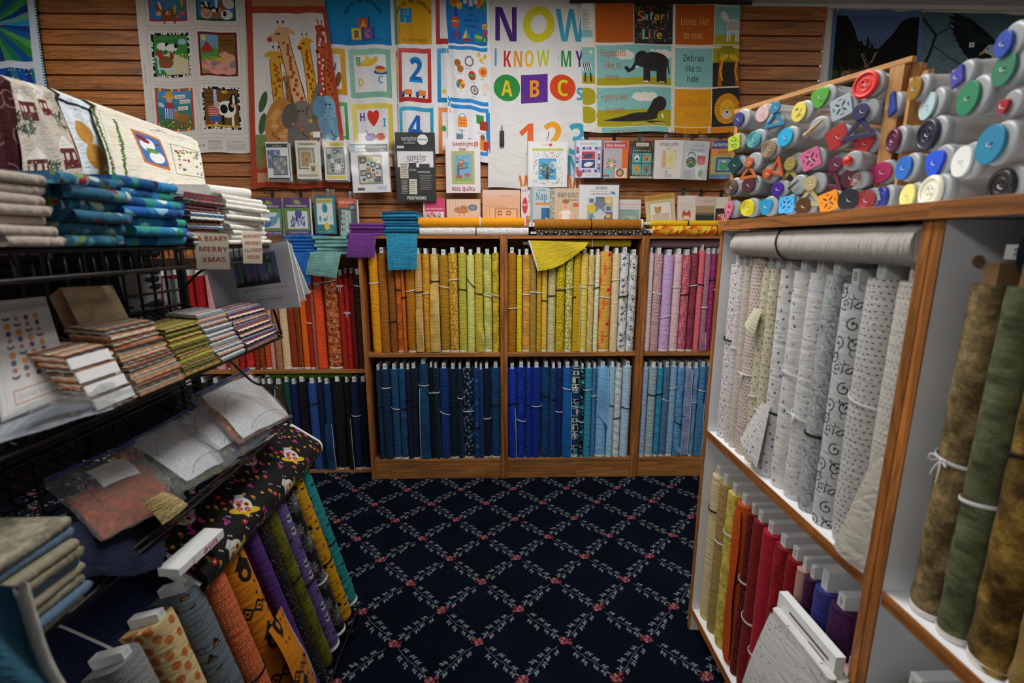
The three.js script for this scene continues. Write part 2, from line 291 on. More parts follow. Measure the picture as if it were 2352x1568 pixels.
// ---------- fabric bolts ----------
function stadium(w, d, a) { const c = Math.cos(a), s = Math.sin(a), e = Math.min(w * .42, d * .3), k = Math.abs(s) < .18 ? s / .18 : Math.sign(s), q = Math.abs(s) < .18 ? 0 : (Math.abs(s) - .18) / .82; return [w / 2 * (Math.abs(s) < .18 ? Math.sign(c) : Math.sign(c) * Math.sqrt(Math.max(0, 1 - q * q))), (d / 2 - e) * k + Math.sign(s) * e * q]; }
function rollGeo(w, d, h, seed, wr = 1, cap2 = true) {
  const n = 24, m = 22, pos = [], uv = [], idx = [], ou = (seed * .377) % 1, ov = (seed * .713) % 1, q = (s) => { const k = Math.sin(s * 127.1 + seed * 311.7) * 43758.5453; return k - Math.floor(k); };
  const prof = [...Array(n)].map((_, i) => { return stadium(w, d, i / n * 2 * Math.PI - Math.PI / 2); });
  const f1 = 20 + 25 * q(1), f2 = 40 + 40 * q(2), p1 = 6 * q(3), bulge = (q(4) - .5) * .08;
  let arc = [0]; for (let i = 1; i <= n; i++) arc.push(arc[i - 1] + Math.hypot(prof[i % n][0] - prof[i - 1][0], prof[i % n][1] - prof[i - 1][1]));
  for (let j = 0; j <= m; j++) {
    const t = j / m, y = h * t, low = Math.max(0, 1 - t / .35), amp = wr * (.010 + .035 * low * low), edge = t < .02 || t > .98 ? .97 : 1;
    for (let i = 0; i <= n; i++) {
      const [px, pz] = prof[i % n], a = i / n * 6.283, k = (1 + bulge * Math.sin(t * 3.1) + amp * Math.sin(f1 * t * (1 + .5 * low) + p1 + a * 1.7) + amp * .6 * Math.sin(f2 * t + a * 3)) * edge;
      pos.push(px * k, y, pz * (1 + (k - 1) * .35)); uv.push(arc[i] + ou, y + ov);
    }
  }
  for (let j = 0; j < m; j++) for (let i = 0; i < n; i++) { const a = j * (n + 1) + i, b = a + 1, c = a + n + 1, e = c + 1; idx.push(a, e, b, a, c, e); }
  for (const top of cap2 ? [0, 1] : [1]) {   // end caps, a little sunk between the fabric layers
    const o = pos.length / 3; pos.push(0, top ? h - .004 : .002, 0); uv.push(ou, ov);
    for (let i = 0; i <= n; i++) { const s = (top ? m : 0) * (n + 1) + i; pos.push(pos[s * 3], pos[s * 3 + 1], pos[s * 3 + 2]); uv.push(pos[s * 3] + ou, pos[s * 3 + 2] + ov); }
    for (let i = 0; i < n; i++) idx.push(o, ...(top ? [o + 2 + i, o + 1 + i] : [o + 1 + i, o + 2 + i]));
  }
  const g = new THREE.BufferGeometry(); g.setAttribute('position', new THREE.Float32BufferAttribute(pos, 3)); g.setAttribute('uv', new THREE.Float32BufferAttribute(uv, 2)); g.setIndex(idx); g.computeVertexNormals(); return g;
}
// a thin band round a roll of w x d at height y
function bandGeo(w, d, y, hgt, tilt) {
  const n = 24, pos = [], idx = [];
  for (let i = 0; i <= n; i++) { const a = i / n * Math.PI * 2 - Math.PI / 2, s = Math.sin(a), [x, z] = stadium(w + .005, d + .005, a), yy = y + tilt * x; for (const [k, o] of [[-.5, 0], [-.5, .0014], [.5, .0014], [.5, 0]]) pos.push(x * (1 + o / w * 2), yy + k * hgt, z + Math.sign(s) * o); }
  for (let i = 0; i < n; i++) for (let k = 0; k < 4; k++) { const a = i * 4 + k, b = i * 4 + (k + 1) % 4, c = a + 4, e = b + 4; idx.push(a, b, e, a, e, c); }
  const g = new THREE.BufferGeometry(); g.setAttribute('position', new THREE.Float32BufferAttribute(pos, 3)); g.setIndex(idx); g.computeVertexNormals(); return g;
}
// label printed on the board ends: a small atlas of tags
const tagAtlas = ctex(cv(512, 128, (x) => {
  rect(x, 0, 0, 512, 128, '#e3e4e6');
  for (let i = 0; i < 8; i++) {
    const o = i * 64; rect(x, o, 0, 64, 128, ['#e6e7e8', '#d9dadb', '#dfe3e4', '#c9d8da'][i % 4]);
    if (i === 1) { for (let k = 0; k < 9; k++) rect(x, o + 18, 24 + k * 9, 30, 2 + (k % 3) * 2, '#222'); }
    if (i === 2) { disc(x, o + 32, 64, 19, '#1b2230'); text(x, 'G', o + 32, 66, 24, '#eee'); }
    if (i === 3) { rect(x, o + 10, 40, 44, 54, '#5a8fa5'); rect(x, o + 16, 46, 32, 42, '#b5d3da'); }
    if (i === 4) { x.save(); x.translate(o + 32, 64); x.rotate(-1.57); text(x, 'TEFI', 0, 0, 34, '#1a1a1a'); x.restore(); }
    if (i === 5) text(x, '21', o + 32, 70, 46, '#16181c', 'bold', 'serif');
    if (i === 6) { disc(x, o + 32, 56, 15, '#b43a48'); disc(x, o + 32, 56, 8, '#eee'); }
    if (i === 7) for (let k = 0; k < 5; k++) rect(x, o + 14, 30 + k * 14, 36, 4, '#777');
  }
}), false);
const tagMats = [...Array(8)].map((_, i) => { const t = tagAtlas.clone(); t.repeat.set(1 / 8, 1); t.offset.set(i / 8, 0); return std({ map: t, roughness: .6 }); });
let boltSeed = 1;
/* o: w, d, h, mat, tie ('w' | 'b' | null), tieH (share of height), tilt, tagI, board material, sel (white selvage at the foot), loose (a free end of cloth) */
function bolt(label, group, p, rot, o) {
  const g = thing('fabric_bolt', label, 'fabric bolt', p, group), { w, d = .16, h = .575 } = o, sd = boltSeed++;
  g.rotation.set(...rot, 'YXZ');
  add('fabric_roll', rollGeo(w, d, h, sd, o.wr ?? 1), o.mat, g);
  const bw = Math.max(.012, Math.min(.022, w * .42)), up = o.up ?? .032, bx = (o.bx ?? 0) * w;
  const b = add('board', new THREE.BoxGeometry(bw, up + .03, d * (o.bd ?? .86)).translate(bx, h + up / 2 - .015, d * (.41 - (o.bd ?? .86) / 2)), o.board ?? M.board, g);
  if (o.tagI !== null) add('end_label', new THREE.PlaneGeometry(bw * .94, up * .95).translate(bx, h + up * .5, d * .41 + .0008), tagMats[o.tagI ?? sd % 8], b);
  if (o.tie) add('tie', bandGeo(w * 1.02, d * 1.0, h * (o.tieH ?? .6), .0058, o.tilt ?? 0), o.tie === 'w' ? M.tieW : M.tieB, g);
  if (o.bow) { const y = h * (o.tieH ?? .6), z = d / 2 + .005; add('bow', mergeGeometries([tube([V(0, y, z), V(-.012, y + .006, z + .006), V(-.016, y - .006, z + .004), V(0, y, z)], .0016, 12, 5), tube([V(0, y, z), V(.012, y + .005, z + .006), V(.015, y - .006, z + .004), V(0, y, z)], .0016, 12, 5), tube([V(0, y, z), V(.004, y - .02, z + .004), V(.002, y - .04, z + .003)], .0014, 8, 5), tube([V(0, y, z), V(-.006, y - .018, z + .004), V(-.009, y - .03, z + .004)], .0014, 8, 5)]), o.tie === 'b' ? M.tieB : M.tieW, g); }
  if (o.sel) add('selvage', rollGeo(w * 1.015, d * 1.006, .011, sd + .5, 0), M.selvage, g).position.y = -.0005;
  if (o.flap) { const q = o.flap.map(([a, b]) => V(a * w, b * h, d / 2 + .006)); add('loose_corner', sheet(8, 8, (u, v) => bil(q, u, v).add(V(0, 0, .016 * (1 - v) + .006 * Math.sin(u * 4) * (1 - v))), .12, .16), o.flapMat ? fabric('#b9b4a8', T.plain, .1, 1.1) : o.mat, g); }
  if (o.loose) {
    const [xa, xb, ya, yb, ex, bot] = o.loose;   // across from xa to xb (shares of w), up from ya to yb (shares of h), bulging out by ex; bot drops one corner
    const fl = add('loose_end', sheet(8, 12, (u, v) => { const y = h * (ya + (yb - ya) * v) - (bot ?? 0) * u * (1 - v), s = Math.sin(Math.PI * Math.min(1, 1.15 - v)); return V(w * (xa + (xb - xa) * u) * (1 - .25 * v * v), Math.max(y, .004), d / 2 + .003 + ex * s * (.55 + .45 * Math.sin(u * 3 + 1)) * (1 - v * .6) + .003 * Math.sin(v * 9 + u * 4)); }, Math.abs(xb - xa) * w, (yb - ya) * h), o.mat, g);
    if (o.looseEdge !== false) add('selvage_edge', tube([...Array(7)].map((_, i) => { const v = i / 6, u = o.edgeL ? 0 : 1, s = Math.sin(Math.PI * Math.min(1, 1.15 - v)); return V(w * (xa + (xb - xa) * u) * (1 - .25 * v * v), Math.max(.005, h * (ya + (yb - ya) * v) - (bot ?? 0) * u * (1 - v)), d / 2 + .0035 + ex * s * (.55 + .45 * Math.sin(u * 3 + 1)) * (1 - v * .6) + .003 * Math.sin(v * 9 + u * 4)); }), .0016, 14, 5), M.tieW, fl);
  }
  return g;
}
// a shelf row: px edges in the photograph at the row's mid height, on the plane of the bolt fronts
function row(where, group, D, yBase, pxScale, px0, midY, list, opt = {}) {
  list.forEach((e, i) => {
    const [a, b, hex, t, size, word, x = {}] = e, A = onZ(px0 + a / pxScale, midY, D).x, B = onZ(px0 + b / pxScale, midY, D).x, w = (B - A) * .95, d = opt.d ?? .155;
    const h = (x.h ?? rr(.562, .578)) * (opt.hk ?? 1);
    const bits = [x.tie === 'w' ? 'white tie' : x.tie === 'b' ? 'black tie' : '', x.loose ? 'loose end' : ''].filter(Boolean);
    const label = `${word} fabric bolt${bits.length ? ' with ' + bits[0] : ''}, ${ORD[i]} from left, ${where}`;
    bolt(label, group, V((A + B) / 2, yBase + .0018, -D - d / 2), [rr(-.005, .002), rr(-.018, .018), x.lean ?? rr(-.003, .003)], { w, d, h, mat: fabric(hex, T[t] ?? t, size, opt.k ?? 1.5), tilt: rr(-.25, .25), ...x });
  });
}

// ---------- bolts in the oak bookcases ----------
const P = {};   // printed cottons with their own colours
const print = (bg, draw, s = 256) => ctex(cv(s, s, (x) => { rect(x, 0, 0, s, s, bg); draw(x, s); }));
P.bwFloral = print('#e9e9ea', (x, s) => { scatter(x, s, 16, 26, (c) => { c.rotate(rnd() * 6); c.strokeStyle = '#17181c'; c.lineWidth = 2.4; for (let i = 0; i < 5; i++) { c.save(); c.rotate(i * 1.25); c.beginPath(); c.ellipse(18, 0, 14, 7, 0, 0, 7); c.stroke(); c.restore(); } disc(c, 0, 0, 4, '#e0a92a'); }); scatter(x, s, 16, 5, (c, k) => disc(c, 0, 0, 5, k % 4 ? '#15161a' : '#e2ab2e')); for (let i = 0; i < 30; i++) line(x, [[rnd() * s, rnd() * s]].flatMap(([a, b]) => [[a, b], [a + rr(-18, 18), b + rr(-22, 22)]]), '#1a1b20', 1.6); });
P.bwGrass = print('#e9e9ea', (x, s) => { for (let k = 0; k < 7; k++) { const a = rnd() * s, b = rnd() * s; for (let i = 0; i < 26; i++) { const q = rnd() * 6.3, l = rr(10, 34); wrapped(x, s, a, b, 40, (c) => line(c, [[0, 0], [l * Math.cos(q), l * Math.sin(q)]], '#1c2028', 1.5)); } } scatter(x, s, 12, 9, (c, k) => disc(c, 0, 0, k % 3 ? 7 : 9, k % 4 ? '#121317' : '#dfa62c')); });
P.sunBatik = ptex(256, 256, (u, v) => { const a = N8(u, v), b = N16(v, u + .2), r = Math.max(0, a - .55) * 2.4; return [222 + 20 * b, 176 - 110 * r * b * 2, 58 + 30 * b - 20 * r]; });
P.orangeBatik = print('#c06a3a', (x, s) => { for (let i = 0; i < 260; i++) wrapped(x, s, rnd() * s, rnd() * s, 22, (c) => oval(c, 0, 0, rr(4, 16), rr(3, 10), ['#8e3d1c', '#d98a58', '#e0a070', '#a94f26', '#7c3418'][i % 5], rnd() * 3)); scatter(x, s, 24, 18, (c) => curl(c, 20, rnd() < .5 ? '#7a2c12' : '#e5a67a', 2.2)); });
P.cross = print('#7a3416', (x, s) => { for (let i = 0; i < 8; i++) { rect(x, i * 32 + 8, 0, 3, s, '#c9861c'); rect(x, 0, i * 32 + 20, s, 2, '#b5521c'); } for (let i = 0; i < 40; i++) rect(x, Math.floor(rnd() * 8) * 32 + 2, rnd() * s, 16, 3, '#d8a12a'); });
P.tri = print('#0d0c0e', (x, s) => { for (let j = 0; j < 10; j++) for (let i = 0; i < 10; i++) { const a = i * 25.6 + (j % 2) * 12.8, b = j * 25.6 + 6; wrapped(x, s, a % s, b, 14, (c) => { c.rotate((i + j) % 3); poly(c, [[-7, 6], [7, 6], [0, -7]], '#c07a4a'); }); } });
P.bubbles = print('#101722', (x, s) => { scatter(x, s, 34, 16, (c, k) => { const r = rr(9, 19); disc(c, 0, 0, r, ['#5c6468', '#33608f', '#6f7d85', '#28507c'][k % 4]); disc(c, 2, 2, r * .62, ['#84a6bd', '#4d84b8', '#9fb4bf', '#5d93c4'][k % 4]); }); scatter(x, s, 50, 3.5, (c) => disc(c, 0, 0, 4, '#3b6c9c')); });
P.squares = print('#0f3a78', (x, s) => { for (let i = 0; i < 26; i++) { x.strokeStyle = i % 3 ? '#2f6fb4' : '#8fc0e2'; x.lineWidth = 2.4; x.strokeRect(rnd() * s, rnd() * s, rr(14, 44), rr(14, 44)); } });
P.panelStrip = print('#15395e', (x, s) => { const c = ['#2b6a96', '#0d1116', '#dfe0d2', '#1c4d86', '#123a6c', '#0b0d10', '#3d8aa5', '#173f78']; let y = 0, k = 0; while (y < s) { const h = rr(12, 40); rect(x, 0, y, s, h, c[k++ % 8]); rect(x, 0, y, s, 3, '#e6e3d4'); for (let i = 0; i < 9; i++) rect(x, rnd() * s, y + 5, rr(4, 16), Math.max(2, h - 10), k % 2 ? '#0a0d12' : '#d5d6c8'); y += h; } });
P.vgPrint = print('#0a1420', (x, s) => { for (let i = 0; i < 110; i++) wrapped(x, s, rnd() * s, rnd() * s, 26, (c) => oval(c, 0, 0, rr(5, 22), rr(4, 10), ['#1f9bb0', '#0b4f80', '#39c0bd', '#0d6fb0', '#04080e'][i % 5], rnd() * 3)); });
P.blueFloralW = print('#dcdfe0', (x, s) => { scatter(x, s, 40, 12, (c, k) => { c.rotate(rnd() * 6); petals(c, 10, 5, k % 2 ? '#5f86b8' : '#d8c878', '#f3f3f3'); line(c, [[10, 0], [19, 7]], '#7d98b9', 2); }); });
P.greyFloral = print('#53565c', (x, s) => { scatter(x, s, 14, 26, (c, k) => petals(c, 34, 6, k % 2 ? '#e2e2df' : '#14151a', '#d8b534')); scatter(x, s, 22, 10, (c) => oval(c, 0, 0, 14, 6, '#101116', rnd() * 3)); });
P.patch = print('#e0941a', (x, s) => { for (let j = 0; j < 6; j++) for (let i = 0; i < 6; i++) { const a = i * 43, b = j * 43, c = ['#e8b020', '#d8701a', '#f0cc3c', '#c8541a', '#e69a22']; poly(x, [[a, b], [a + 43, b], [a, b + 43]], c[(i * 2 + j) % 5]); poly(x, [[a + 43, b], [a + 43, b + 43], [a, b + 43]], c[(i + j * 3 + 2) % 5]); } for (let i = 0; i < 60; i++) disc(x, rnd() * s, rnd() * s, 3, '#f4dc7a'); });
P.goldBatik = print('#a86a1c', (x, s) => { for (let i = 0; i < 240; i++) wrapped(x, s, rnd() * s, rnd() * s, 16, (c) => line(c, [[0, 0], [rr(-10, 10), rr(-10, 10)]], ['#d39a3c', '#8a4f12', '#c58a30'][i % 3], 2.4)); });

const GU = 'gold and yellow bolts in the oak bookcases', NB = 'blue bolts in the oak bookcases', RD = 'orange and red bolts in the oak bookcase', PK = 'pink bolts in the oak bookcase';
row('gold bolt shelf', GU, 2.785, .8, 5.6, 840, 690, [
  [50, 168, '#c5850f', 'plain', .12, 'bright amber', { tie: 'w', tieH: .72 }], [168, 283, '#8e5616', 'plain', .1, 'smooth brown', {}], [283, 380, '#7c4613', 'plain', .1, 'dark brown', { tie: 'b', tieH: .32 }], [382, 460, '#a9551a', 'mottle', .1, 'rust brown', { tie: 'b', tieH: .64, sel: 1 }], [462, 506, '#c4661f', 'grain', .1, 'slim orange', { tie: 'b', tieH: .57 }], [508, 632, '#9f640f', 'plain', .1, 'bronze', { tie: 'w', tieH: .63, sel: 1 }],
  [634, 732, '#b38c4c', 'plain', .1, 'tan', { tie: 'b', tieH: .62, loose: [-.5, .5, -.02, .45, .018, .01] }], [735, 830, '#c88d22', 'weave', .08, 'amber crosshatched', { tie: 'w', tieH: .61 }], [832, 942, '#c4a254', 'cloud', .2, 'straw coloured', { tie: 'b', tieH: .73, loose: [-.65, .5, -.01, .7, .02, 0] }], [945, 1066, '#cf961f', 'fleck', .1, 'gold white flecked', { tie: 'w', tieH: .68, sel: 1 }], [1069, 1190, '#cd9d36', 'floral', .12, 'gold floral', { tie: 'w', tieH: .74, sel: 1 }], [1192, 1297, '#b9b23f', 'hline', .09, 'lime striped', { tie: 'b', tieH: .64, sel: 1 }],
  [1299, 1402, '#bebb68', 'plain', .1, 'pale olive', { tie: 'b', tieH: .72, tilt: -1.2 }], [1404, 1512, '#c6b33f', 'grain', .1, 'lemon lime spotted', { tie: 'b', tieH: .6, loose: [-.3, .6, 0, .3, .015, .008] }], [1515, 1628, '#b9b762', 'cloud', .15, 'pale lime', { tie: 'w', tieH: .59, sel: 1 }], [1630, 1720, '#b69d22', 'mottle', .12, 'olive gold mottled', { tie: 'w', tieH: .58 }],
]);
row('navy bolt shelf', NB, 2.785, .128, 5.226, 840, 950, [
  [138, 195, '#0f2c48', 'weave', .1, 'navy woven', { tie: 'b' }], [197, 307, '#0b2742', 'plain', .1, 'plain deep navy', { tie: 'w', tieH: .8 }], [310, 402, '#1e4468', 'weave', .06, 'steel blue crosshatched', { tie: 'w', tieH: .57, sel: 1 }], [405, 490, '#14406a', 'mottle', .12, 'ink blue mottled', { tie: 'b', tieH: .57, sel: 1 }], [492, 546, '#15142a', 'plain', .1, 'blackish violet', { tie: 'b', tieH: .68 }], [548, 640, '#0a2038', 'grain', .15, 'midnight blue', { tie: 'b', sel: 1 }],
  [642, 765, '#0f3a5c', 'mottle', .16, 'petrol blue', { tie: 'w', tieH: .78, h: .6, loose: [-.5, .55, -.03, .76, .022, .01], edgeL: 1 }], [767, 820, '#07101e', 'pin', .08, 'black dotted', { tie: 'w', tieH: .73 }], [822, 884, '#08202e', 'plain', .1, 'dark teal', { tie: 'w', tieH: .74 }], [886, 1002, '#0a2c66', 'plain', .1, 'marine blue', { tie: 'w', tieH: .51, tilt: -.4 }], [1005, 1106, '#07182a', 'plain', .1, 'near black navy', { tie: 'b', sel: 1 }], [1109, 1162, '#0a1e3c', 'plain', .1, 'slim navy', { tie: 'w', tieH: .68 }],
  [1165, 1300, '#ffffff', P.bubbles, .17, 'blue circle print', { tie: 'w', tieH: .53, sel: 1, k: 1 }], [1302, 1366, '#ffffff', P.squares, .14, 'blue outlined square print', { tie: 'b', tieH: .35 }], [1368, 1414, '#0d2f60', 'plain', .1, 'thin blue', {}], [1416, 1500, '#0a1330', 'dark_pin', .07, 'indigo pin dotted', { tie: 'w', tieH: .45, sel: 1 }], [1502, 1622, '#12406e', 'grain', .2, 'mid navy', { tie: 'b', tieH: .6, sel: 1 }],
], { k: 1.7 });
row('yellow bolt shelf', GU, 2.785, .8, 5.6, 1150, 690, [
  [88, 202, '#e08a12', 'pin', .04, 'pumpkin orange', { tie: 'w', tieH: .45 }], [205, 277, '#dcb316', 'plain', .1, 'slim bright yellow', {}], [279, 378, '#c8923a', 'cloud', .2, 'brown and yellow mottled', { tie: 'w', tieH: .6, sel: 1 }], [380, 464, '#dca84a', 'fleck', .14, 'apricot yellow', { tie: 'w', tieH: .62 }], [466, 529, '#d09f14', 'hline', .08, 'slim mustard ribbed', { tie: 'w', tieH: .61 }], [531, 604, '#d6a548', 'plain', .1, 'honey yellow', { tie: 'b', tieH: .53, sel: 1 }], [606, 713, '#d9c38a', 'grain', .12, 'cream yellow', { tie: 'b', tieH: .58, sel: 1 }],
  [715, 830, '#cfb013', 'floral', .1, 'acid yellow floral', { tie: 'b', tieH: .64 }], [833, 932, '#e0c668', 'floral', .13, 'pale yellow floral', { tie: 'w', tieH: .67, sel: 1 }], [934, 1028, '#d3a514', 'hline', .07, 'golden ribbed', { tie: 'b', tieH: .57, loose: [-.2, .5, 0, .7, .012, 0] }], [1030, 1122, '#d8b654', 'plain', .1, 'butter yellow', { tie: 'w', tieH: .66, sel: 1 }], [1124, 1206, '#dcb06c', 'cloud', .1, 'peach yellow', { tie: 'w', tieH: .71 }], [1208, 1266, '#d6cfa8', 'plain', .1, 'slim ivory', { tie: 'b', tieH: .67 }],
  [1268, 1428, '#ffffff', P.sunBatik, .2, 'fat yellow and orange batik', { tie: 'w', tieH: .55, sel: 1, h: .585 }], [1430, 1526, '#dcb792', 'dark_pin', .1, 'peach dotted', { tie: 'w', tieH: .74 }], [1529, 1640, '#ffffff', P.bwGrass, .16, 'black and white grass print', { tie: 'b', tieH: .57, bow: 1 }], [1642, 1745, '#ffffff', P.bwFloral, .18, 'black and white flower print', { tie: null }],
]);
row('royal blue shelf', NB, 2.785, .128, 5.226, 1150, 950, [
  [88, 190, '#0c2f98', 'plain', .1, 'royal blue', { tie: 'b', tieH: .62, loose: [.0, .5, 0, .58, .01, .01] }], [192, 298, '#0d2f92', 'mottle', .14, 'cobalt', { tie: 'w', tieH: .42, tilt: -.3 }], [300, 366, '#0b2a86', 'plain', .1, 'slim ultramarine', { tie: 'b', tieH: .6 }], [368, 488, '#0a2778', 'plain', .1, 'wide deep blue', { tie: 'w', tieH: .58 }], [491, 592, '#0d3866', 'cloud', .2, 'teal navy', { tie: 'b', tieH: .69, tilt: -.3 }], [594, 664, '#0d3a68', 'cloud', .2, 'slim teal navy', { tie: 'b', tieH: .66 }], [666, 742, '#0d2f80', 'fleck', .16, 'sapphire speckled', { tie: 'w', tieH: .52 }],
  [744, 848, '#1560a8', 'grain', .1, 'azure', { tie: 'w', tieH: .77, loose: [-.2, .62, -.05, .74, .02, .01] }], [850, 946, '#ffffff', P.panelStrip, .3, 'black and blue panel print', { tie: 'w', tieH: .57, sel: 1 }], [948, 1002, '#ffffff', P.vgPrint, .16, 'aqua and black leaf print', { tie: 'w', tieH: .41 }], [1004, 1092, '#2b7c98', 'plain', .1, 'teal', { tie: 'w', tieH: .77 }], [1094, 1142, '#3f78a8', 'hline', .06, 'slim blue striped', { tie: 'w', tieH: .7 }], [1145, 1282, '#6b9ccc', 'plain', .1, 'sky blue', { tie: 'w', tieH: .64, loose: [-.45, .62, .5, 1.0, .03, .09], sel: 1 }], [1284, 1358, '#84aede', 'plain', .1, 'powder blue', { tie: 'b', tieH: .58, sel: 1 }], [1361, 1446, '#c0c2d0', 'cloud', .1, 'grey white', { tie: 'b', tieH: .45 }], [1448, 1558, '#94b0de', 'plain', .1, 'baby blue', { tie: 'b', tieH: .55 }],
], { k: 1.6 });
row('pink bolt shelf', PK, 2.785, .8, 5.6, 1460, 680, [
  [140, 222, '#c9b8ba', 'dark_pin', .05, 'grey dotted pink', {}], [224, 336, '#d2a2a8', 'grain', .14, 'dusty rose', { tie: 'w', tieH: .6, bow: 1 }], [338, 480, '#b99ac4', 'plain', .1, 'wide lilac', { tie: 'w', tieH: .37, sel: 1 }], [482, 588, '#d6aab0', 'plain', .1, 'pale pink', { tie: 'w', tieH: .67, sel: 1 }], [590, 700, '#bd6272', 'mottle', .09, 'raspberry mottled', { tie: 'b', tieH: .6, sel: 1 }], [702, 790, '#a8455c', 'curls', .12, 'berry scrolled', { tie: 'w', tieH: .68, sel: 1 }], [792, 866, '#e0616e', 'plain', .1, 'coral pink', { tie: 'b', tieH: .67, h: .59 }], [868, 943, '#d98aa6', 'rings', .09, 'pink ring print', { tie: 'w', tieH: .46, loose: [-.5, .6, -.02, .2, .012, 0] }], [945, 1012, '#b8407e', 'curls', .1, 'magenta scrolled', { tie: 'b', tieH: .74 }], [1014, 1092, '#b43a52', 'curls', .14, 'crimson pink', { tie: 'w', tieH: .63, bow: 1 }],
  [1095, 1180, '#a52f4a', 'plain', .1, 'plum red', {}], [1182, 1270, '#c05070', 'plain', .1, 'rose red', {}],
]);
row('pale blue shelf', NB, 2.785, .128, 5.058, 1440, 955, [
  [160, 232, '#93a8c2', 'plain', .1, 'pale grey blue', { sel: 1 }], [234, 334, '#92a8ae', 'plain', .1, 'silver grey', { tie: 'b', tieH: .7, sel: 1 }], [336, 400, '#2f8fb4', 'cloud', .12, 'turquoise', { tie: 'b', tieH: .72, sel: 1 }], [402, 480, '#5d88ac', 'fur', .16, 'blue and white splashed', { tie: 'w', tieH: .64, tilt: -.4, sel: 1 }], [482, 560, '#7fa2c4', 'plain', .1, 'soft blue', { tie: 'w', tieH: .77, sel: 1 }], [562, 652, '#5590bb', 'mottle', .2, 'sea blue marbled', { tie: 'b', tieH: .38, tilt: -.5, loose: [-.5, .5, -.03, .12, .01, 0] }], [654, 740, '#8794bb', 'cloud', .2, 'periwinkle grey', { tie: 'b', tieH: .46, loose: [-.4, .5, .02, .98, .008, 0] }], [742, 806, '#6699bd', 'cloud', .3, 'ombre blue', { tie: 'w', tieH: .62, sel: 1 }], [808, 890, '#4f89bb', 'grain', .08, 'denim speckled', { tie: 'w', tieH: .74, loose: [-.3, .6, -.04, .6, .02, .01] }], [892, 966, '#4a80ba', 'pin', .08, 'cornflower dotted', { tie: 'w', tieH: .4 }],
  [968, 1050, '#5f92c4', 'plain', .1, 'plain mid blue', {}],
], { k: 1.35 });
row('orange bolt shelf', RD, 2.872, .68, 5.0575, 480, 780, [
  [310, 380, '#9c1c1a', 'mottle', .1, 'dark red batik', { tie: null }], [382, 496, '#b0241c', 'mottle', .12, 'scarlet batik', { sel: 1 }], [498, 556, '#6e2c12', 'plain', .1, 'chestnut', {}], [558, 622, '#8a3c10', 'floral', .1, 'brown floral', { sel: 1 }], [624, 694, '#a83c14', 'plain', .1, 'rust', { sel: 1 }], [696, 742, '#c98f80', 'hline', .05, 'pink pinstriped', {}], [744, 822, '#cf8660', 'fleck', .08, 'peach speckled', { tie: null }], [824, 926, '#d6a884', 'plain', .1, 'cream peach', { tie: 'w', tieH: .85, sel: 1 }], [928, 1012, '#a63c14', 'fleck', .07, 'rust flecked', { sel: 1 }], [1014, 1070, '#ffffff', P.cross, .16, 'brown plaid', { tie: 'w', tieH: .86, sel: 1 }], [1072, 1148, '#c4570f', 'plain', .1, 'tangerine', { sel: 1 }], [1150, 1204, '#b8300f', 'pin', .08, 'vermilion', { tie: 'w', tieH: .5, sel: 1 }], [1206, 1256, '#cc6a58', 'pin', .08, 'salmon dotted', { tie: 'w', tieH: .82 }], [1258, 1346, '#c5421a', 'plain', .1, 'orange red', { tie: 'w', tieH: .9, bow: 1, loose: [-.5, .6, -.02, .98, .008, .004], looseEdge: false }], [1348, 1530, '#ffffff', P.orangeBatik, .22, 'fat salmon batik', { tie: 'w', tieH: .93, sel: 1 }], [1532, 1598, '#8e1c12', 'plain', .1, 'deep red', { tie: 'w', tieH: .89, bow: 1 }], [1600, 1658, '#971c14', 'mottle', .12, 'carmine', { tie: 'w', tieH: .6, bow: 1 }], [1660, 1722, '#5e1414', 'plain', .1, 'maroon', { tie: 'b', tieH: .86 }], [1724, 1812, '#ffffff', P.tri, .13, 'black triangle print', { tie: 'w', tieH: .88 }],
], { d: .118, k: 1.6 });
row('dark green shelf', 'dark bolts in the lower oak bookcase', 2.872, .02, 5.6, 520, 960, [
  [285, 368, '#0f2413', 'plain', .1, 'bottle green', {}], [370, 478, '#123018', 'plain', .1, 'forest green', {}], [480, 534, '#0a140c', 'plain', .1, 'black green', { tie: 'w', tieH: .5 }], [536, 630, '#13241e', 'cloud', .1, 'spruce green', {}], [632, 756, '#2c2c10', 'mottle', .14, 'olive', { loose: [-.4, .5, 0, .95, .012, 0], edgeL: 1 }], [758, 846, '#0e4a46', 'rings', .1, 'teal leaf print', { tie: 'w', tieH: .28 }], [848, 934, '#101c58', 'vline', .1, 'blue striped', {}], [936, 1060, '#0a0f1c', 'pin', .14, 'black blue dotted', {}], [1062, 1192, '#1e3a72', 'plain', .1, 'denim blue', { tie: 'b', tieH: .77 }], [1194, 1266, '#0c1830', 'weave', .1, 'ink navy woven', {}], [1268, 1358, '#15406e', 'fleck', .1, 'blue star speckled', { loose: [-.6, .6, .0, .55, .035, .01] }], [1360, 1530, '#15161c', 'fleck', .12, 'charcoal speckled', { sel: 1 }], [1532, 1606, '#0c0e14', 'fleck', .12, 'black speckled', { loose: [-.3, .5, 0, .6, .015, 0] }], [1608, 1722, '#0c1a36', 'plain', .1, 'dark navy', { tie: 'w', tieH: .62, sel: 1 }], [1724, 1836, '#090e18', 'plain', .1, 'blue black', { sel: 1 }],
], { d: .118, k: 1.8 });
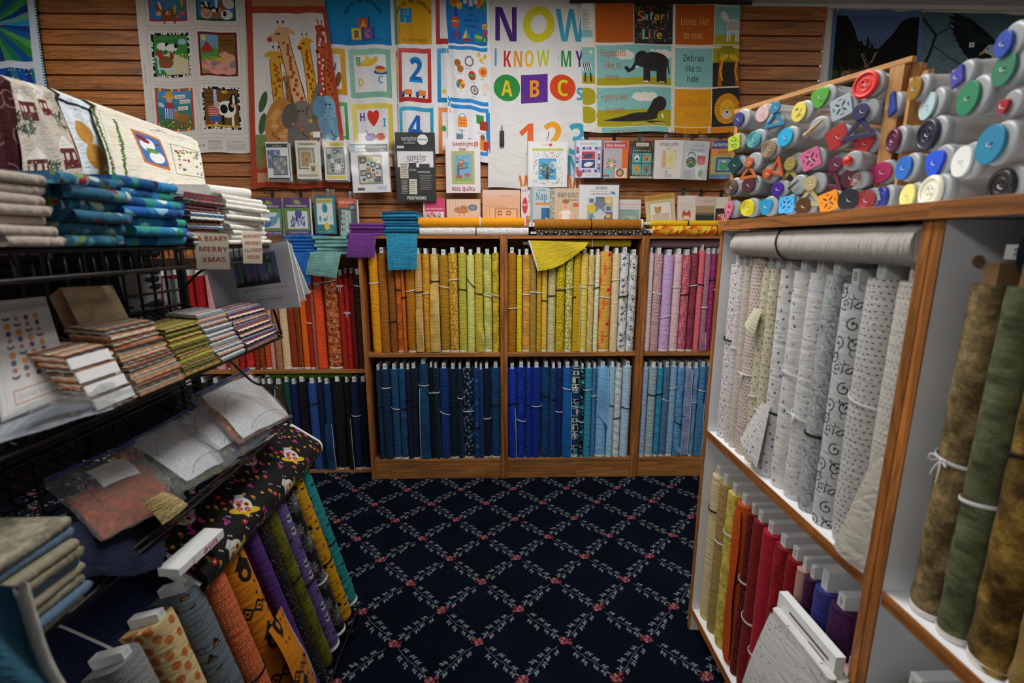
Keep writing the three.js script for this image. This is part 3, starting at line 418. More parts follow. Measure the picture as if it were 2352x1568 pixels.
// glimpses of red bolts behind the rack
row('red bookcase behind the rack', 'red bolts behind the wire rack', 2.872, .68, 1, 0, 700, [
  [395, 425, '#7a1216', 'pin', .08, 'red dotted', {}], [427, 447, '#a8141a', 'hline', .06, 'red candy striped', {}], [449, 471, '#8c1016', 'plain', .1, 'plain red', {}], [473, 500, '#c98a90', 'plain', .1, 'blush pink', {}], [502, 520, '#a01a1e', 'mottle', .1, 'red batik', { sel: 1 }], [522, 534, '#6a1a12', 'plain', .1, 'brick red', { sel: 1 }],
  [170, 198, '#4a1014', 'plain', .1, 'dark wine', {}], [200, 228, '#6e1216', 'mottle', .1, 'ruby mottled', {}], [230, 260, '#3c0c10', 'plain', .1, 'oxblood', {}], [262, 292, '#7c1418', 'pin', .08, 'garnet dotted', {}], [294, 328, '#541014', 'plain', .1, 'burgundy', {}], [330, 360, '#8c141c', 'pin', .08, 'cherry dotted', {}], [362, 393, '#5e0c12', 'plain', .1, 'wine red', {}],
], { d: .118, k: 1.5 });

row('lower shelf behind the rack', 'dark bolts behind the wire rack', 2.872, .02, 1, 0, 960, [[300, 330, '#0e1a10', 'plain', .1, 'dark green', {}], [332, 362, '#10161e', 'plain', .1, 'black navy', {}], [364, 392, '#1a2410', 'mottle', .1, 'dark moss', {}], [394, 424, '#0c1410', 'plain', .1, 'green black', {}], [426, 456, '#182018', 'grain', .1, 'dark sage', {}], [458, 486, '#101a12', 'plain', .1, 'pine green', {}], [488, 516, '#1c2a14', 'mottle', .1, 'dark fern', {}]], { d: .118, k: 1.5 });
// bolts lying flat: from x0 to x1 at height y (centre), front at distance D
function flatBolt(label, group, xa, xb, y, D, w, d, mat, o = {}) {
  return bolt(label, group, V(xb, y, -D - d / 2), [o.rx ?? 0, o.ry ?? 0, Math.PI / 2], { w, d, h: xb - xa, mat, up: .03, wr: .5, ...o });
}
const XZ = (px, py, D) => onZ(px, py, D).x, LT = 'bolts lying on top of the oak bookcases';
flatBolt('plain orange fabric bolt lying on the gold bookcase, uppermost', LT, XZ(960, 508, 2.79), XZ(1205, 508, 2.79), 1.474 + .046 + .027, 2.79, .054, .15, fabric('#d4860f', T.plain, .1, 1.5), { tie: 'w', tieH: .42 });
flatBolt('white bolt with blue flowers lying under the orange bolt', LT, XZ(962, 529, 2.79), XZ(1214, 529, 2.79), 1.474 + .0225, 2.79, .044, .15, fabric('#ffffff', P.blueFloralW, .1, .9), { tie: 'b', tieH: .48 });
flatBolt('brown gold batik fabric bolt lying on the yellow bookcase', LT, XZ(1228, 517, 2.78), XZ(1478, 517, 2.78), 1.474 + .031 + .03, 2.78, .06, .15, fabric('#ffffff', P.goldBatik, .14, .85), { tie: 'b', tieH: .48, sel: 1, wr: 1 });
flatBolt('grey and black floral bolt squeezed under the batik bolt', LT, XZ(1232, 536, 2.775), XZ(1492, 536, 2.775), 1.474 + .016, 2.775, .03, .16, fabric('#ffffff', P.greyFloral, .14, .85), {});
flatBolt('yellow pin dotted bolt lying on the pink bookcase', LT, XZ(1496, 510, 2.8), XZ(1696, 510, 2.8) + .06, 1.474 + .053 + .016, 2.8, .032, .15, fabric('#d9a80f', T.dark_pin, .06, 1.4), { tie: 'b', tieH: .62 });
flatBolt('orange and yellow patchwork bolt lying under the dotted bolt', LT, XZ(1500, 530, 2.78), XZ(1700, 530, 2.78) + .05, 1.474 + .027, 2.78, .052, .15, fabric('#ffffff', P.patch, .16, .9), { tie: 'b', tieH: .33, sel: 1 });
const IN = 'bolts lying across the tops of standing bolts';
flatBolt('dark brown fabric bolt lying across the gold bolts', IN, XZ(930, 558, 2.86), XZ(1142, 558, 2.86), 1.43, 2.86, .045, .1, fabric('#3a1c10', T.plain, .1, 1.3), {});
flatBolt('mauve grey fabric bolt lying across the pink bolts', IN, XZ(1494, 560, 2.80), XZ(1690, 560, 2.80), 1.43, 2.8, .044, .12, fabric('#957a80', T.grain, .08, 1.4), {});
flatBolt('lime green fabric bolt lying across the dark bolts', IN, XZ(620, 872, 2.9), XZ(808, 872, 2.9), .632, 2.9, .036, .09, fabric('#3c6a12', T.plain, .1, 1.5), {});
{
  const g = flatBolt('yellow fabric bolt draped over the yellow bolts', IN, XZ(1215, 556, 2.8), XZ(1450, 556, 2.8), 1.432, 2.8, .04, .13, fabric('#cfae24', T.grain, .08, 1.5), { tie: 'w', tieH: .38 });
  const c = [[1213, 552], [1352, 556], [1340, 570], [1234, 622]].map(([a, b]) => onZ(a, b, 2.772)), m = fabric('#d8b428', T.grain, .08, 1.5);
  const inv = new THREE.Matrix4(); g.updateMatrixWorld(true); inv.copy(g.matrixWorld).invert();
  const pt = (u, v) => bil(c, u, v).add(V(0, -.03 * Math.sin(u * 3.1) * (1 - v), .012 * Math.sin(u * 7 + v * 2) * (1 - v) + .012 * (1 - v)));
  add('loose_end', sheet(18, 12, pt, .34, .16).applyMatrix4(inv), m, g);
  add('selvage_edge', tube([0, .25, .5, .75, 1].map((v) => pt(0, v).add(V(.004, 0, .002))), .0045, 14, 5).applyMatrix4(inv), M.tieW, g);
}
// folded yardage: a layer is a soft flat roll lying on its side
function folded(label, group, p, rot, L, dep, th, mat, name = 'folded_fabric', wr = .8) {
  const m = add(name, rollGeo(th, dep, L, boltSeed++, wr).rotateZ(Math.PI / 2).translate(L / 2, 0, 0), mat);
  m.position.copy(p); m.rotation.set(...rot, 'YXZ'); return tag(m, label, 'folded fabric', group);
}
function stackOf(what, group, n, cx, y0, z, L, dep, th, mats, o = {}) {
  for (let i = 0; i < n; i++) folded(`${what}, ${i === n - 1 ? 'topmost' : i === 0 ? 'lowest' : ORD[n - 1 - i] + ' from top'}`, group, V(cx + rr(-1, 1) * (o.jit ?? .008) - i * (o.step ?? 0), y0 + th * (i + .5), z + rr(-1, 1) * (o.jit ?? .006)), [o.tx ?? 0, (o.ry ?? 0) + rr(-.04, .04) * (o.twist ?? 1), rr(-.012, .012)], L * rr(.95, 1.03), dep * rr(.96, 1.02), th * .97, Array.isArray(mats) ? mats[i % mats.length] : mats, 'folded_fabric', o.wr ?? .8);
}
const FS = 'folded yardage on top of the bookcases';
function hangFold(label, px, D, mat, thick) {   // a top layer folded over the edge and hanging down in front
  const c = px.map(([a, b]) => onZ(a, b, D)), m = add('draped_fabric', sheet(14, 14, (u, v) => bil(c, u, v).add(V(0, 0, thick * Math.sin(Math.PI * (.25 + .6 * (1 - v))) + .003 * Math.sin(u * 9)))
    , c[0].distanceTo(c[1]), c[0].distanceTo(c[3])), mat);
  return tag(m, label, 'folded fabric', FS);
}
const purple = fabric('#7a3f96', T.fur, .16, 1.5), aqua = fabric('#2f95bd', T.fur, .2, 1.5), tealB = fabric('#15608e', T.fur, .16, 1.4), blueF = fabric('#1d5da6', T.cloud, .2, 1.5), seaG = fabric('#6fa09a', T.cloud, .2, 1.4);
stackOf('purple brushed folded fabric', FS, 4, XZ(843, 535, 2.8), 1.474, -2.87, .20, .16, .017, purple);
stackOf('deep blue brushed folded fabric', FS, 8, XZ(922, 515, 2.8), 1.474, -2.87, .195, .17, .0165, [aqua, tealB], { twist: 2 });
hangFold('purple brushed cloth hanging over the gold bookcase edge', [[803, 537], [866, 537], [861, 592], [796, 590]], 2.755, purple, .012);
hangFold('turquoise brushed cloth hanging over the gold bolts', [[888, 538], [960, 538], [958, 618], [892, 620]], 2.752, aqua, .012);
stackOf('blue mottled folded fabric', FS, 6, XZ(694, 570, 2.8), 1.364, -2.9, .21, .17, .019, blueF);
stackOf('sea green folded fabric', FS, 5, XZ(763, 560, 2.8), 1.366, -2.88, .2, .17, .021, seaG, { twist: 3 });
hangFold('blue mottled cloth hanging over the orange bolts', [[664, 580], [724, 581], [713, 655], [672, 650]], 2.80, blueF, .012);
hangFold('sea green cloth hanging over the orange bolts', [[715, 578], [786, 578], [774, 638], [702, 630]], 2.785, seaG, .014);

// ---------- printed cloth panels hung on the wall ----------
// c: the four corners in the photograph (top left, top right, bottom right, bottom left), off: how far in front of the slats
function hanging(name, label, px, off, tex, o = {}) {
  const c = px.map(([a, b]) => onZ(a, b, WALL - off)), sd = rnd() * 9, w = c[0].distanceTo(c[1]), h = c[0].distanceTo(c[3]);
  const rip = (u, v) => .0035 * Math.sin(u * (9 + sd) + v * 2.2 + sd) + .003 * Math.sin(u * 23 + v * 5 + sd * 3) + .0035 * Math.sin(v * 7 + u * 3 + sd) * (1 - v);
  const g = sheet(26, 26, (u, v) => bil(c, u, v).add(V(0, (o.sag ?? .004) * Math.sin(u * 11 + sd) * (.3 + (1 - v)), rip(u, v))));
  const m = add(name, g, new THREE.MeshPhysicalMaterial({ map: ctex(tex, false), roughness: .85, specularIntensity: .4, bumpMap: rep(crease, .9), bumpScale: .006, side: THREE.DoubleSide }));
  return tag(m, label, 'cloth hanging', o.group ?? 'printed cloth panels on the slatted wall');
}
const vgrad = (x, a, b, w, h, c0, c1) => { const g = x.createLinearGradient(0, b, 0, b + h); g.addColorStop(0, c0); g.addColorStop(1, c1); x.fillStyle = g; x.fillRect(a, b, w, h); };
const frame = (x, a, b, w, h, t, c) => { rect(x, a, b, w, t, c); rect(x, a, b + h - t, w, t, c); rect(x, a, b, t, h, c); rect(x, a + w - t, b, t, h, c); };
const CREAM = '#d9d2cb';
const sunburst = cv(512, 720, (x, w, h) => {
  rect(x, 0, 0, w, h, '#cdd6e2'); x.save(); x.beginPath(); x.rect(0, 0, 440, 500); x.clip();
  const cs = ['#123f86', '#1f6f5a', '#1b86b8', '#2c7d3f', '#5f9e86', '#155a9c', '#3e8f4a', '#79a886', '#0f4f96', '#2a8fbe', '#4f9d5a', '#123a7a'];
  for (let i = 0; i < 34; i++) poly(x, [[180, 250], [180 + 900 * Math.cos(i * .185), 250 + 900 * Math.sin(i * .185)], [180 + 900 * Math.cos((i + 1) * .185), 250 + 900 * Math.sin((i + 1) * .185)]], cs[(i * 5) % 12]);
  x.translate(180, 250); star(x, 70, '#e0a23c', 8); x.restore();
  x.save(); x.beginPath(); x.rect(0, 550, 440, 170); x.clip(); for (let i = 0; i < 12; i++) poly(x, [[i * 40, 550], [i * 40 + 60, 550], [i * 50, 720], [i * 50 - 60, 720]], ['#123a80', '#1c6f8c', '#0f4fa0'][i % 3]);
  for (let i = 0; i < 90; i++) disc(x, rnd() * 440, 550 + rnd() * 170, rr(2, 5), i % 9 ? '#dfe6ee' : '#e8c23c'); x.restore();
  for (let j = 0; j < 36; j++) rect(x, 496, j * 20, 16, 12, ['#1d4f8c', '#4f8f5a', '#1f7fb0'][j % 3]);
});
hanging('printed_cloth', 'blue and green sunburst cloth panel beside the bare oak slats', [[-70, -25], [80, -25], [108, 208], [-70, 215]], .012, sunburst);

const farm = cv(900, 1240, (x, w, h) => {
  rect(x, 0, 0, w, h, CREAM);
  const cell = (i, j) => [95 + i * 400, -110 + j * 415];
  for (let j = 0; j < 3; j++) for (let i = 0; i < 2; i++) { const [a, b] = cell(i, j); x.strokeStyle = '#8f8a86'; x.lineWidth = 2; x.strokeRect(a - 28, b - 24, 376, 392); }
  const cow = (px, py, s, body, face, flip = 1) => { x.save(); x.translate(px, py); x.scale(s * flip, s); oval(x, 60, 70, 75, 42, body); rect(x, 10, 95, 16, 45, body); rect(x, 100, 95, 16, 45, body); oval(x, -20, 30, 38, 46, face, -.4); oval(x, -32, 62, 26, 20, '#d6a08e'); poly(x, [[-48, -4], [-82, -18], [-50, 16]], face); poly(x, [[6, -8], [40, -26], [16, 14]], face); oval(x, -14, 4, 12, 34, '#ece6de', -.4); disc(x, -36, 22, 4, '#1a1410'); disc(x, -4, 24, 4, '#1a1410'); oval(x, 60, 62, 24, 18, '#efe9e2'); x.restore(); };
  const flowerAt = (px, py, r, c) => { x.save(); x.translate(px, py); petals(x, r, 7, c, '#e0b63c'); x.restore(); };
  { const [a, b] = cell(0, 0); rect(x, a, b, 320, 320 + 10, '#b22a30'); vgrad(x, a + 10, b + 10, 300, 305, '#7fb0d8', '#2b6fb4'); for (let i = 0; i < 9; i++) oval(x, a + 40 + i * 32, b + 122 + (i % 2) * 14, 38, 24, '#dde4ea'); text(x, 'This book belongs to', a + 160, b + 120, 20, '#222', '', 'serif'); text(x, 'another good book from the library', a + 160, b + 146, 17, '#222', '', 'serif'); cow(a + 110, b + 215, .95, '#7a4a24', '#8d5a30'); for (const [p, q] of [[220, 240], [280, 200]]) { oval(x, a + p, b + q, 14, 36, '#e0a92c'); poly(x, [[a + p - 24, b + q + 50], [a + p - 14, b + q - 10], [a + p, b + q + 56]], '#2f7a34'); poly(x, [[a + p + 24, b + q + 50], [a + p + 14, b + q - 10], [a + p, b + q + 56]], '#2f7a34'); } flowerAt(a + 175, b + 280, 22, '#c23a34'); flowerAt(a + 235, b + 296, 20, '#c23a34'); flowerAt(a + 282, b + 272, 22, '#c8402f'); }
  { const [a, b] = cell(1, 0); rect(x, a, b, 320, 330, '#2d6a3a'); for (let i = 0; i < 20; i++) { rect(x, a + i * 16, b, 8, 12, '#123818'); rect(x, a + i * 16, b + 318, 8, 12, '#123818'); rect(x, a, b + i * 16, 12, 8, '#123818'); rect(x, a + 308, b + i * 16, 12, 8, '#123818'); } vgrad(x, a + 14, b + 14, 292, 300, '#7db2dc', '#2a6cb0'); text(x, 'On the Farm', a + 160, b + 142, 42, '#16181c', '', 'sans-serif', 'center', 240); cow(a + 90, b + 205, .8, '#1c1a1a', '#221f1e'); x.save(); oval(x, a + 215, b + 215, 34, 58, '#8a5426', .4); oval(x, a + 196, b + 252, 20, 22, '#b98a6a'); oval(x, a + 262, b + 200, 50, 40, '#ddd8d2', .5); x.restore(); oval(x, a + 80, b + 280, 46, 38, '#e0a08e'); oval(x, a + 80, b + 288, 18, 12, '#c8836f'); disc(x, a + 64, b + 270, 4, '#222'); disc(x, a + 98, b + 270, 4, '#222'); oval(x, a + 160, b + 290, 34, 28, '#a06a38'); oval(x, a + 245, b + 285, 50, 36, '#e6e2dc'); oval(x, a + 230, b + 278, 14, 20, '#1a1818'); disc(x, a + 50, b + 225, 12, '#e6c33c'); oval(x, a + 160, b + 200, 10, 36, '#f0eeea'); }
  { const [a, b] = cell(0, 1); rect(x, a, b, 320, 330, '#17171a'); for (let i = 0; i < 70; i++) { const e = i % 4, q = rnd() * 320; oval(x, a + [q, q, 6, 314][e], b + [6, 322, q, q][e], 12, 5, '#e3e3e0', rnd() * 3); } rect(x, a + 18, b + 20, 284, 290, '#3f8a3f'); poly(x, [[a + 18, b + 190], [a + 150, b + 140], [a + 302, b + 200], [a + 302, b + 310], [a + 110, b + 310], [a + 18, b + 160]], '#cfc3a4'); text(x, 'while the sheep chewed', a + 150, b + 60, 22, '#12200f', '', 'sans-serif', 'center', 220); for (const [p, q] of [[90, 100], [170, 110]]) { oval(x, a + p, b + q, 50, 30, '#e9e6df'); oval(x, a + p + 38, b + q - 14, 16, 18, '#161412'); rect(x, a + p - 20, b + q + 20, 8, 32, '#1a1816'); rect(x, a + p + 14, b + q + 20, 8, 32, '#1a1816'); } oval(x, a + 110, b + 215, 66, 46, '#7c5a2c'); oval(x, a + 62, b + 160, 22, 40, '#a8352c', -.5); oval(x, a + 165, b + 170, 18, 24, '#8a3028'); oval(x, a + 110, b + 232, 30, 14, '#b23a2a'); poly(x, [[a + 30, b + 170], [a + 44, b + 170], [a + 60, b + 310], [a + 46, b + 310]], '#aecbe0'); rect(x, a + 34, b + 258, 130, 14, '#b8d3e6'); rect(x, a + 150, b + 262, 12, 48, '#a8c6de'); oval(x, a + 262, b + 66, 34, 22, '#9fc0dd'); for (let i = 0; i < 26; i++) disc(x, a + rr(180, 300), b + rr(150, 260), 5, '#e2bf52'); }
  { const [a, b] = cell(1, 1); rect(x, a, b, 320, 330, '#9c2a26'); for (let j = 0; j < 2; j++) for (let i = 0; i < 40; i++) { const q = i * 16 % 320, e = Math.floor(i / 20); rect(x, a + q + (j % 2) * 8, b + (e ? 312 : 0) + j * 8, 8, 8, '#151214'); rect(x, a + (e ? 304 : 0) + j * 8, b + q + (j % 2) * 8, 8, 8, '#151214'); } vgrad(x, a + 18, b + 18, 284, 296, '#6fa6d6', '#9a7a3a'); rect(x, a + 160, b + 18, 142, 170, '#7a5228'); rect(x, a + 18, b + 120, 142, 90, '#4f9440'); poly(x, [[a + 30, b + 120], [a + 70, b + 70], [a + 112, b + 120], [a + 112, b + 150], [a + 30, b + 150]], '#a8342c'); disc(x, a + 46, b + 44, 20, '#eec44a'); text(x, 'The littlest', a + 230, b + 60, 24, '#1c120a', '', 'sans-serif', 'center', 120); text(x, 'piglet yawned', a + 230, b + 86, 24, '#1c120a', '', 'sans-serif', 'center', 120); for (const [p, q, r] of [[80, 250, 60], [190, 240, 70], [250, 190, 50], [140, 285, 60], [240, 285, 60], [205, 165, 40]]) { oval(x, a + p, b + q, r, r * .58, '#dd9a8c'); oval(x, a + p - r * .5, b + q - r * .2, r * .3, r * .25, '#c9806f'); disc(x, a + p - r * .4, b + q - r * .32, 3, '#402018'); } oval(x, a + 120, b + 240, 26, 16, '#7d8288'); oval(x, a + 270, b + 250, 26, 18, '#7d8288'); for (let i = 0; i < 30; i++) line(x, [[a + rr(20, 300), b + rr(180, 220)], [a + rr(20, 300), b + rr(180, 220)]].map(([p, q]) => [p, q]), '#d9ad3c', 2); }
  { const [a, b] = cell(0, 2); rect(x, a, b, 320, 330, '#c83a30'); for (let i = 0; i < 26; i++) rect(x, a + (i % 10) * 32, b + (i < 10 ? 0 : i < 20 ? 310 : 0), 18, 20, ['#e2c04a', '#3e7fc0', '#3f8a3f'][i % 3]); vgrad(x, a + 16, b + 20, 288, 290, '#4f8fca', '#2f6a34'); oval(x, a + 110, b + 62, 52, 14, '#dba032'); oval(x, a + 110, b + 46, 26, 24, '#d89a2e'); disc(x, a + 110, b + 84, 24, '#d9a184'); poly(x, [[a + 70, b + 110], [a + 150, b + 110], [a + 180, b + 230], [a + 60, b + 240]], '#3d6cae'); for (let i = 0; i < 6; i++) rect(x, a + 72 + i * 17, b + 150, 6, 84, '#dfe4ea'); rect(x, a + 84, b + 108, 52, 46, '#b8352c'); oval(x, a + 44, b + 130, 26, 16, '#b9d0e4', .5); for (const [p, q, s] of [[200, 60, 'This way!'], [240, 100, 'that way!'], [220, 150, 'No out!']]) { rect(x, a + p - 40, b + q - 14, 92, 30, '#e6dcc4'); text(x, s, a + p + 6, b + q + 2, 18, '#222', '', 'sans-serif', 'center', 80); } oval(x, a + 210, b + 225, 70, 34, '#9a6a34'); oval(x, a + 160, b + 196, 26, 22, '#a6763e'); for (let i = 0; i < 4; i++) rect(x, a + 160 + i * 32, b + 240, 10, 56, '#8d5e2c'); for (let i = 0; i < 40; i++) disc(x, a + rr(20, 300), b + rr(250, 305), 6, ['#c03a2e', '#e2b83c', '#3f8a3f'][i % 3]); }
  { const [a, b] = cell(1, 2); rect(x, a, b, 320, 330, '#17171a'); for (let i = 0; i < 70; i++) { const e = i % 4, q = rnd() * 320; oval(x, a + [q, q, 6, 314][e], b + [6, 322, q, q][e], 12, 5, '#e3e3e0', rnd() * 3); } rect(x, a + 18, b + 20, 284, 290, '#6e4a20'); rect(x, a + 100, b + 20, 26, 290, '#a7c6e2'); text(x, 'Squirt,', a + 66, b + 50, 26, '#1a0f06', '', 'sans-serif', 'center', 80); text(x, 'Squirt,', a + 66, b + 82, 26, '#1a0f06', '', 'sans-serif', 'center', 80); text(x, 'Squirt!', a + 66, b + 114, 26, '#1a0f06', '', 'sans-serif', 'center', 80); oval(x, a + 205, b + 170, 76, 66, '#e8e6e2'); oval(x, a + 180, b + 170, 30, 36, '#17171a'); oval(x, a + 240, b + 150, 26, 40, '#17171a'); oval(x, a + 262, b + 96, 34, 50, '#1a1a1c'); oval(x, a + 264, b + 96, 12, 40, '#e8e6e2'); oval(x, a + 262, b + 140, 24, 16, '#d79a8a'); rect(x, a + 160, b + 220, 20, 80, '#17171a'); rect(x, a + 240, b + 220, 20, 80, '#e8e6e2'); oval(x, a + 92, b + 190, 48, 46, '#b8483c'); for (let i = 0; i < 6; i++) rect(x, a + 48, b + 156 + i * 13, 88, 3, '#e8ded2'); disc(x, a + 126, b + 138, 26, '#b9b4ae'); oval(x, a + 100, b + 252, 56, 26, '#2f62a8'); rect(x, a + 46, b + 268, 60, 18, '#b23a2a'); rect(x, a + 18, b + 296, 284, 16, '#c9a53c'); oval(x, a + 190, b + 36, 26, 12, '#d9a52c'); }
  rect(x, 40, 1118, 820, 6, '#bfb8b1'); for (let i = 0; i < 14; i++) { rect(x, 520, 1140 + (i % 7) * 12, i < 7 ? 130 : 0, 3, '#6a6662'); rect(x, 680, 1140 + (i % 7) * 12, 170, 3, '#7a7672'); } text(x, 'On the Farm', 400, 1180, 34, '#34302c', '', 'sans-serif'); x.save(); x.translate(30, 620); x.rotate(1.57); text(x, 'Fabrics  cotton panel', 0, 0, 17, '#57534f', '', 'sans-serif'); x.restore();
});
hanging('printed_cloth', 'cream cloth panel of six farm animal pictures', [[310, -22], [562, -22], [578, 349], [343, 356]], .014, farm);

const giraffe = cv(900, 1800, (x, w, h) => {
  rect(x, 0, 0, w, h, '#a8432a'); for (let i = 0; i < 900; i++) disc(x, rnd() * w, rnd() * h, rr(2, 9), `rgba(${Math.round(rr(120, 200))},60,30,.25)`);
  rect(x, 60, 0, 840, 160, '#b98f68'); for (let i = 0; i < 500; i++) line(x, [[rr(60, 900), rr(0, 155)], [rr(60, 900), rr(0, 155)]].map((p, k, q) => (k ? [q[0][0] + 30, q[0][1] + 4] : p)), 'rgba(140,90,60,.4)', 2);
  rect(x, 60, 220, 800, 1400, '#d9d2ce'); for (let i = 0; i < 260; i++) { const a = rr(70, 850), b = rr(230, 1250); x.save(); x.translate(a, b); x.rotate(rnd() * 6); curl(x, rr(8, 26), 'rgba(120,160,185,.5)', 2); x.restore(); }
  rect(x, 60, 1300, 800, 320, '#6f8052'); for (let i = 0; i < 400; i++) line(x, [[rr(60, 860), rr(1300, 1620)]].flatMap(([a, b]) => [[a, b], [a + rr(-10, 10), b - rr(10, 50)]]), ['#4f6a3a', '#8a9a62'][i % 2], 3);
  for (const [a, b, q] of [[140, 1000, .3], [520, 860, -.3], [720, 900, .2], [420, 960, .1], [850, 980, -.3], [130, 1200, .2], [640, 1020, .15]]) oval(x, a, b, 34, 100, '#3f5d3a', q);
  const gir = (neck, hx, hy, dir, c, spot, r) => { x.lineCap = 'round'; line(x, neck, '#3a2416', r * 2.25); line(x, neck, c, r * 2); const n = neck.length - 1; for (let i = 0; i < 22; i++) { const t = i / 22 * n, k = Math.min(n - 1, Math.floor(t)), f = t - k, px = neck[k][0] + (neck[k + 1][0] - neck[k][0]) * f, py = neck[k][1] + (neck[k + 1][1] - neck[k][1]) * f; disc(x, px + rr(-r, r) * .55, py, r * .3, spot); } oval(x, hx, hy, r * 1.35, r * 1.05, c); oval(x, hx + dir * r * 1.35, hy + r * .5, r * 1.2, r * .62, c, dir * .25); oval(x, hx + dir * r * 2.2, hy + r * .75, r * .45, r * .4, spot); oval(x, hx - dir * r * 1.6, hy - r * .5, r * 1.0, r * .42, c, -dir * .4); for (const e of [-.35, .35]) { line(x, [[hx + e * r, hy - r * .7], [hx + e * r * 1.6, hy - r * 1.7]], c, r * .22); disc(x, hx + e * r * 1.6, hy - r * 1.8, r * .2, '#3a2416'); } disc(x, hx + dir * r * .5, hy - r * .1, r * .17, '#17100c'); disc(x, hx + dir * r * .95, hy - r * .1, r * .15, '#17100c'); };
  gir([[330, 1250], [290, 900], [280, 640]], 300, 600, 1, '#d09a2c', '#a8541c', 52);
  gir([[560, 1250], [470, 800], [390, 430]], 370, 400, -1, '#d6a878', '#a4452c', 60);
  gir([[640, 1200], [640, 800], [620, 520]], 620, 480, -.6, '#d59c26', '#8e3c16', 46);
  gir([[720, 1200], [770, 700], [800, 420]], 810, 360, .35, '#b2402c', '#e2cfc0', 40);
  gir([[800, 1250], [840, 800], [870, 560]], 850, 520, -1, '#b8572a', '#7a3018', 46);
  gir([[390, 1100], [400, 880], [390, 790]], 380, 780, -1, '#a06a38', '#6a3f1c', 26);
  oval(x, 330, 1250, 180, 290, '#b0763a'); for (let i = 0; i < 26; i++) { x.save(); x.translate(rr(210, 450), rr(1080, 1480)); x.strokeStyle = '#d9ae72'; x.lineWidth = 4; for (let k = 0; k < 4; k++) { x.rotate(1.57); x.beginPath(); x.ellipse(20, 0, 18, 9, 0, 0, 7); x.stroke(); } x.restore(); }
  line(x, [[250, 1300], [170, 1420], [130, 1560], [150, 1640]], '#a06a34', 44); line(x, [[250, 1300], [170, 1420], [130, 1560], [150, 1640]], '#b0763a', 34);
  oval(x, 560, 1320, 200, 260, '#6d6661'); oval(x, 520, 1100, 110, 120, '#766f69'); oval(x, 400, 1120, 80, 120, '#5e5752', .3); oval(x, 640, 1090, 90, 80, '#625b56', -.3); line(x, [[590, 1120], [640, 1000], [690, 880], [730, 860]], '#766f69', 48); disc(x, 492, 1075, 9, '#17120f'); disc(x, 530, 1072, 9, '#17120f'); for (let i = 0; i < 16; i++) { x.save(); x.translate(rr(420, 680), rr(1160, 1500)); petals(x, 22, 5, ['#a8543a', '#c8923a', '#8a4a56'][i % 3], '#e0c070'); x.restore(); }
  oval(x, 790, 1180, 120, 200, '#6d96ae'); oval(x, 790, 1050, 84, 110, '#7ba5bc'); oval(x, 700, 1040, 70, 100, '#648da6', .3); line(x, [[790, 1120], [800, 1260], [760, 1350], [700, 1340]], '#7ba5bc', 46); for (let i = 0; i < 60; i++) disc(x, rr(690, 890), rr(980, 1380), 5, '#3f6480'); disc(x, 770, 1020, 9, '#111'); disc(x, 805, 1020, 9, '#111');
  oval(x, 730, 1470, 190, 130, '#e0d8d2'); oval(x, 520, 1420, 52, 70, '#e3dbd4'); oval(x, 860, 1400, 50, 90, '#e3dbd4'); for (let i = 0; i < 14; i++) poly(x, [[580 + i * 22, 1350], [592 + i * 22, 1350], [578 + i * 22, 1520]], '#a63a34'); disc(x, 506, 1400, 7, '#111'); disc(x, 536, 1400, 7, '#111');
  rect(x, 605, 1270, 66, 54, '#e6e3df');
  rect(x, 60, 1660, 840, 90, '#b98f68'); rect(x, 60, 1620, 800, 40, '#a8432a'); rect(x, 860, 160, 40, 1500, '#a8432a');
});
hanging('printed_cloth', 'rust bordered cloth panel of giraffes and elephants', [[566, -30], [741, -30], [806, 432], [577, 432]], .024, giraffe);

const soft = (x, a, b, w, h, c, t) => { rect(x, a, b, w, h, c); const g = x.createLinearGradient(a, b, a + w, b + h); g.addColorStop(0, 'rgba(255,255,255,.22)'); g.addColorStop(1, 'rgba(0,0,0,.12)'); x.fillStyle = g; x.fillRect(a, b, w, h); rect(x, a + t, b + t, w - 2 * t, h - 2 * t, '#dcdce0'); };
const arcText = (x, s, cx, cy, r, size, c) => { const n = s.length; for (let i = 0; i < n; i++) { const a = (i - (n - 1) / 2) * size * .62 / r; x.save(); x.translate(cx + r * Math.sin(a), cy - r * Math.cos(a)); x.rotate(a); text(x, s[i], 0, 0, size, c, 'bold', 'serif'); x.restore(); } };
const block = (x, a, b, s, c, l, lc) => { rect(x, a, b, s, s, c); rect(x, a + 6, b + 6, s - 12, s - 12, 'rgba(255,255,255,.16)'); poly(x, [[a + s, b], [a + s + s * .18, b - s * .1], [a + s + s * .18, b + s * .85], [a + s, b + s]], 'rgba(0,0,0,.35)'); text(x, l, a + s / 2, b + s / 2 + 3, s * .8, lc); };
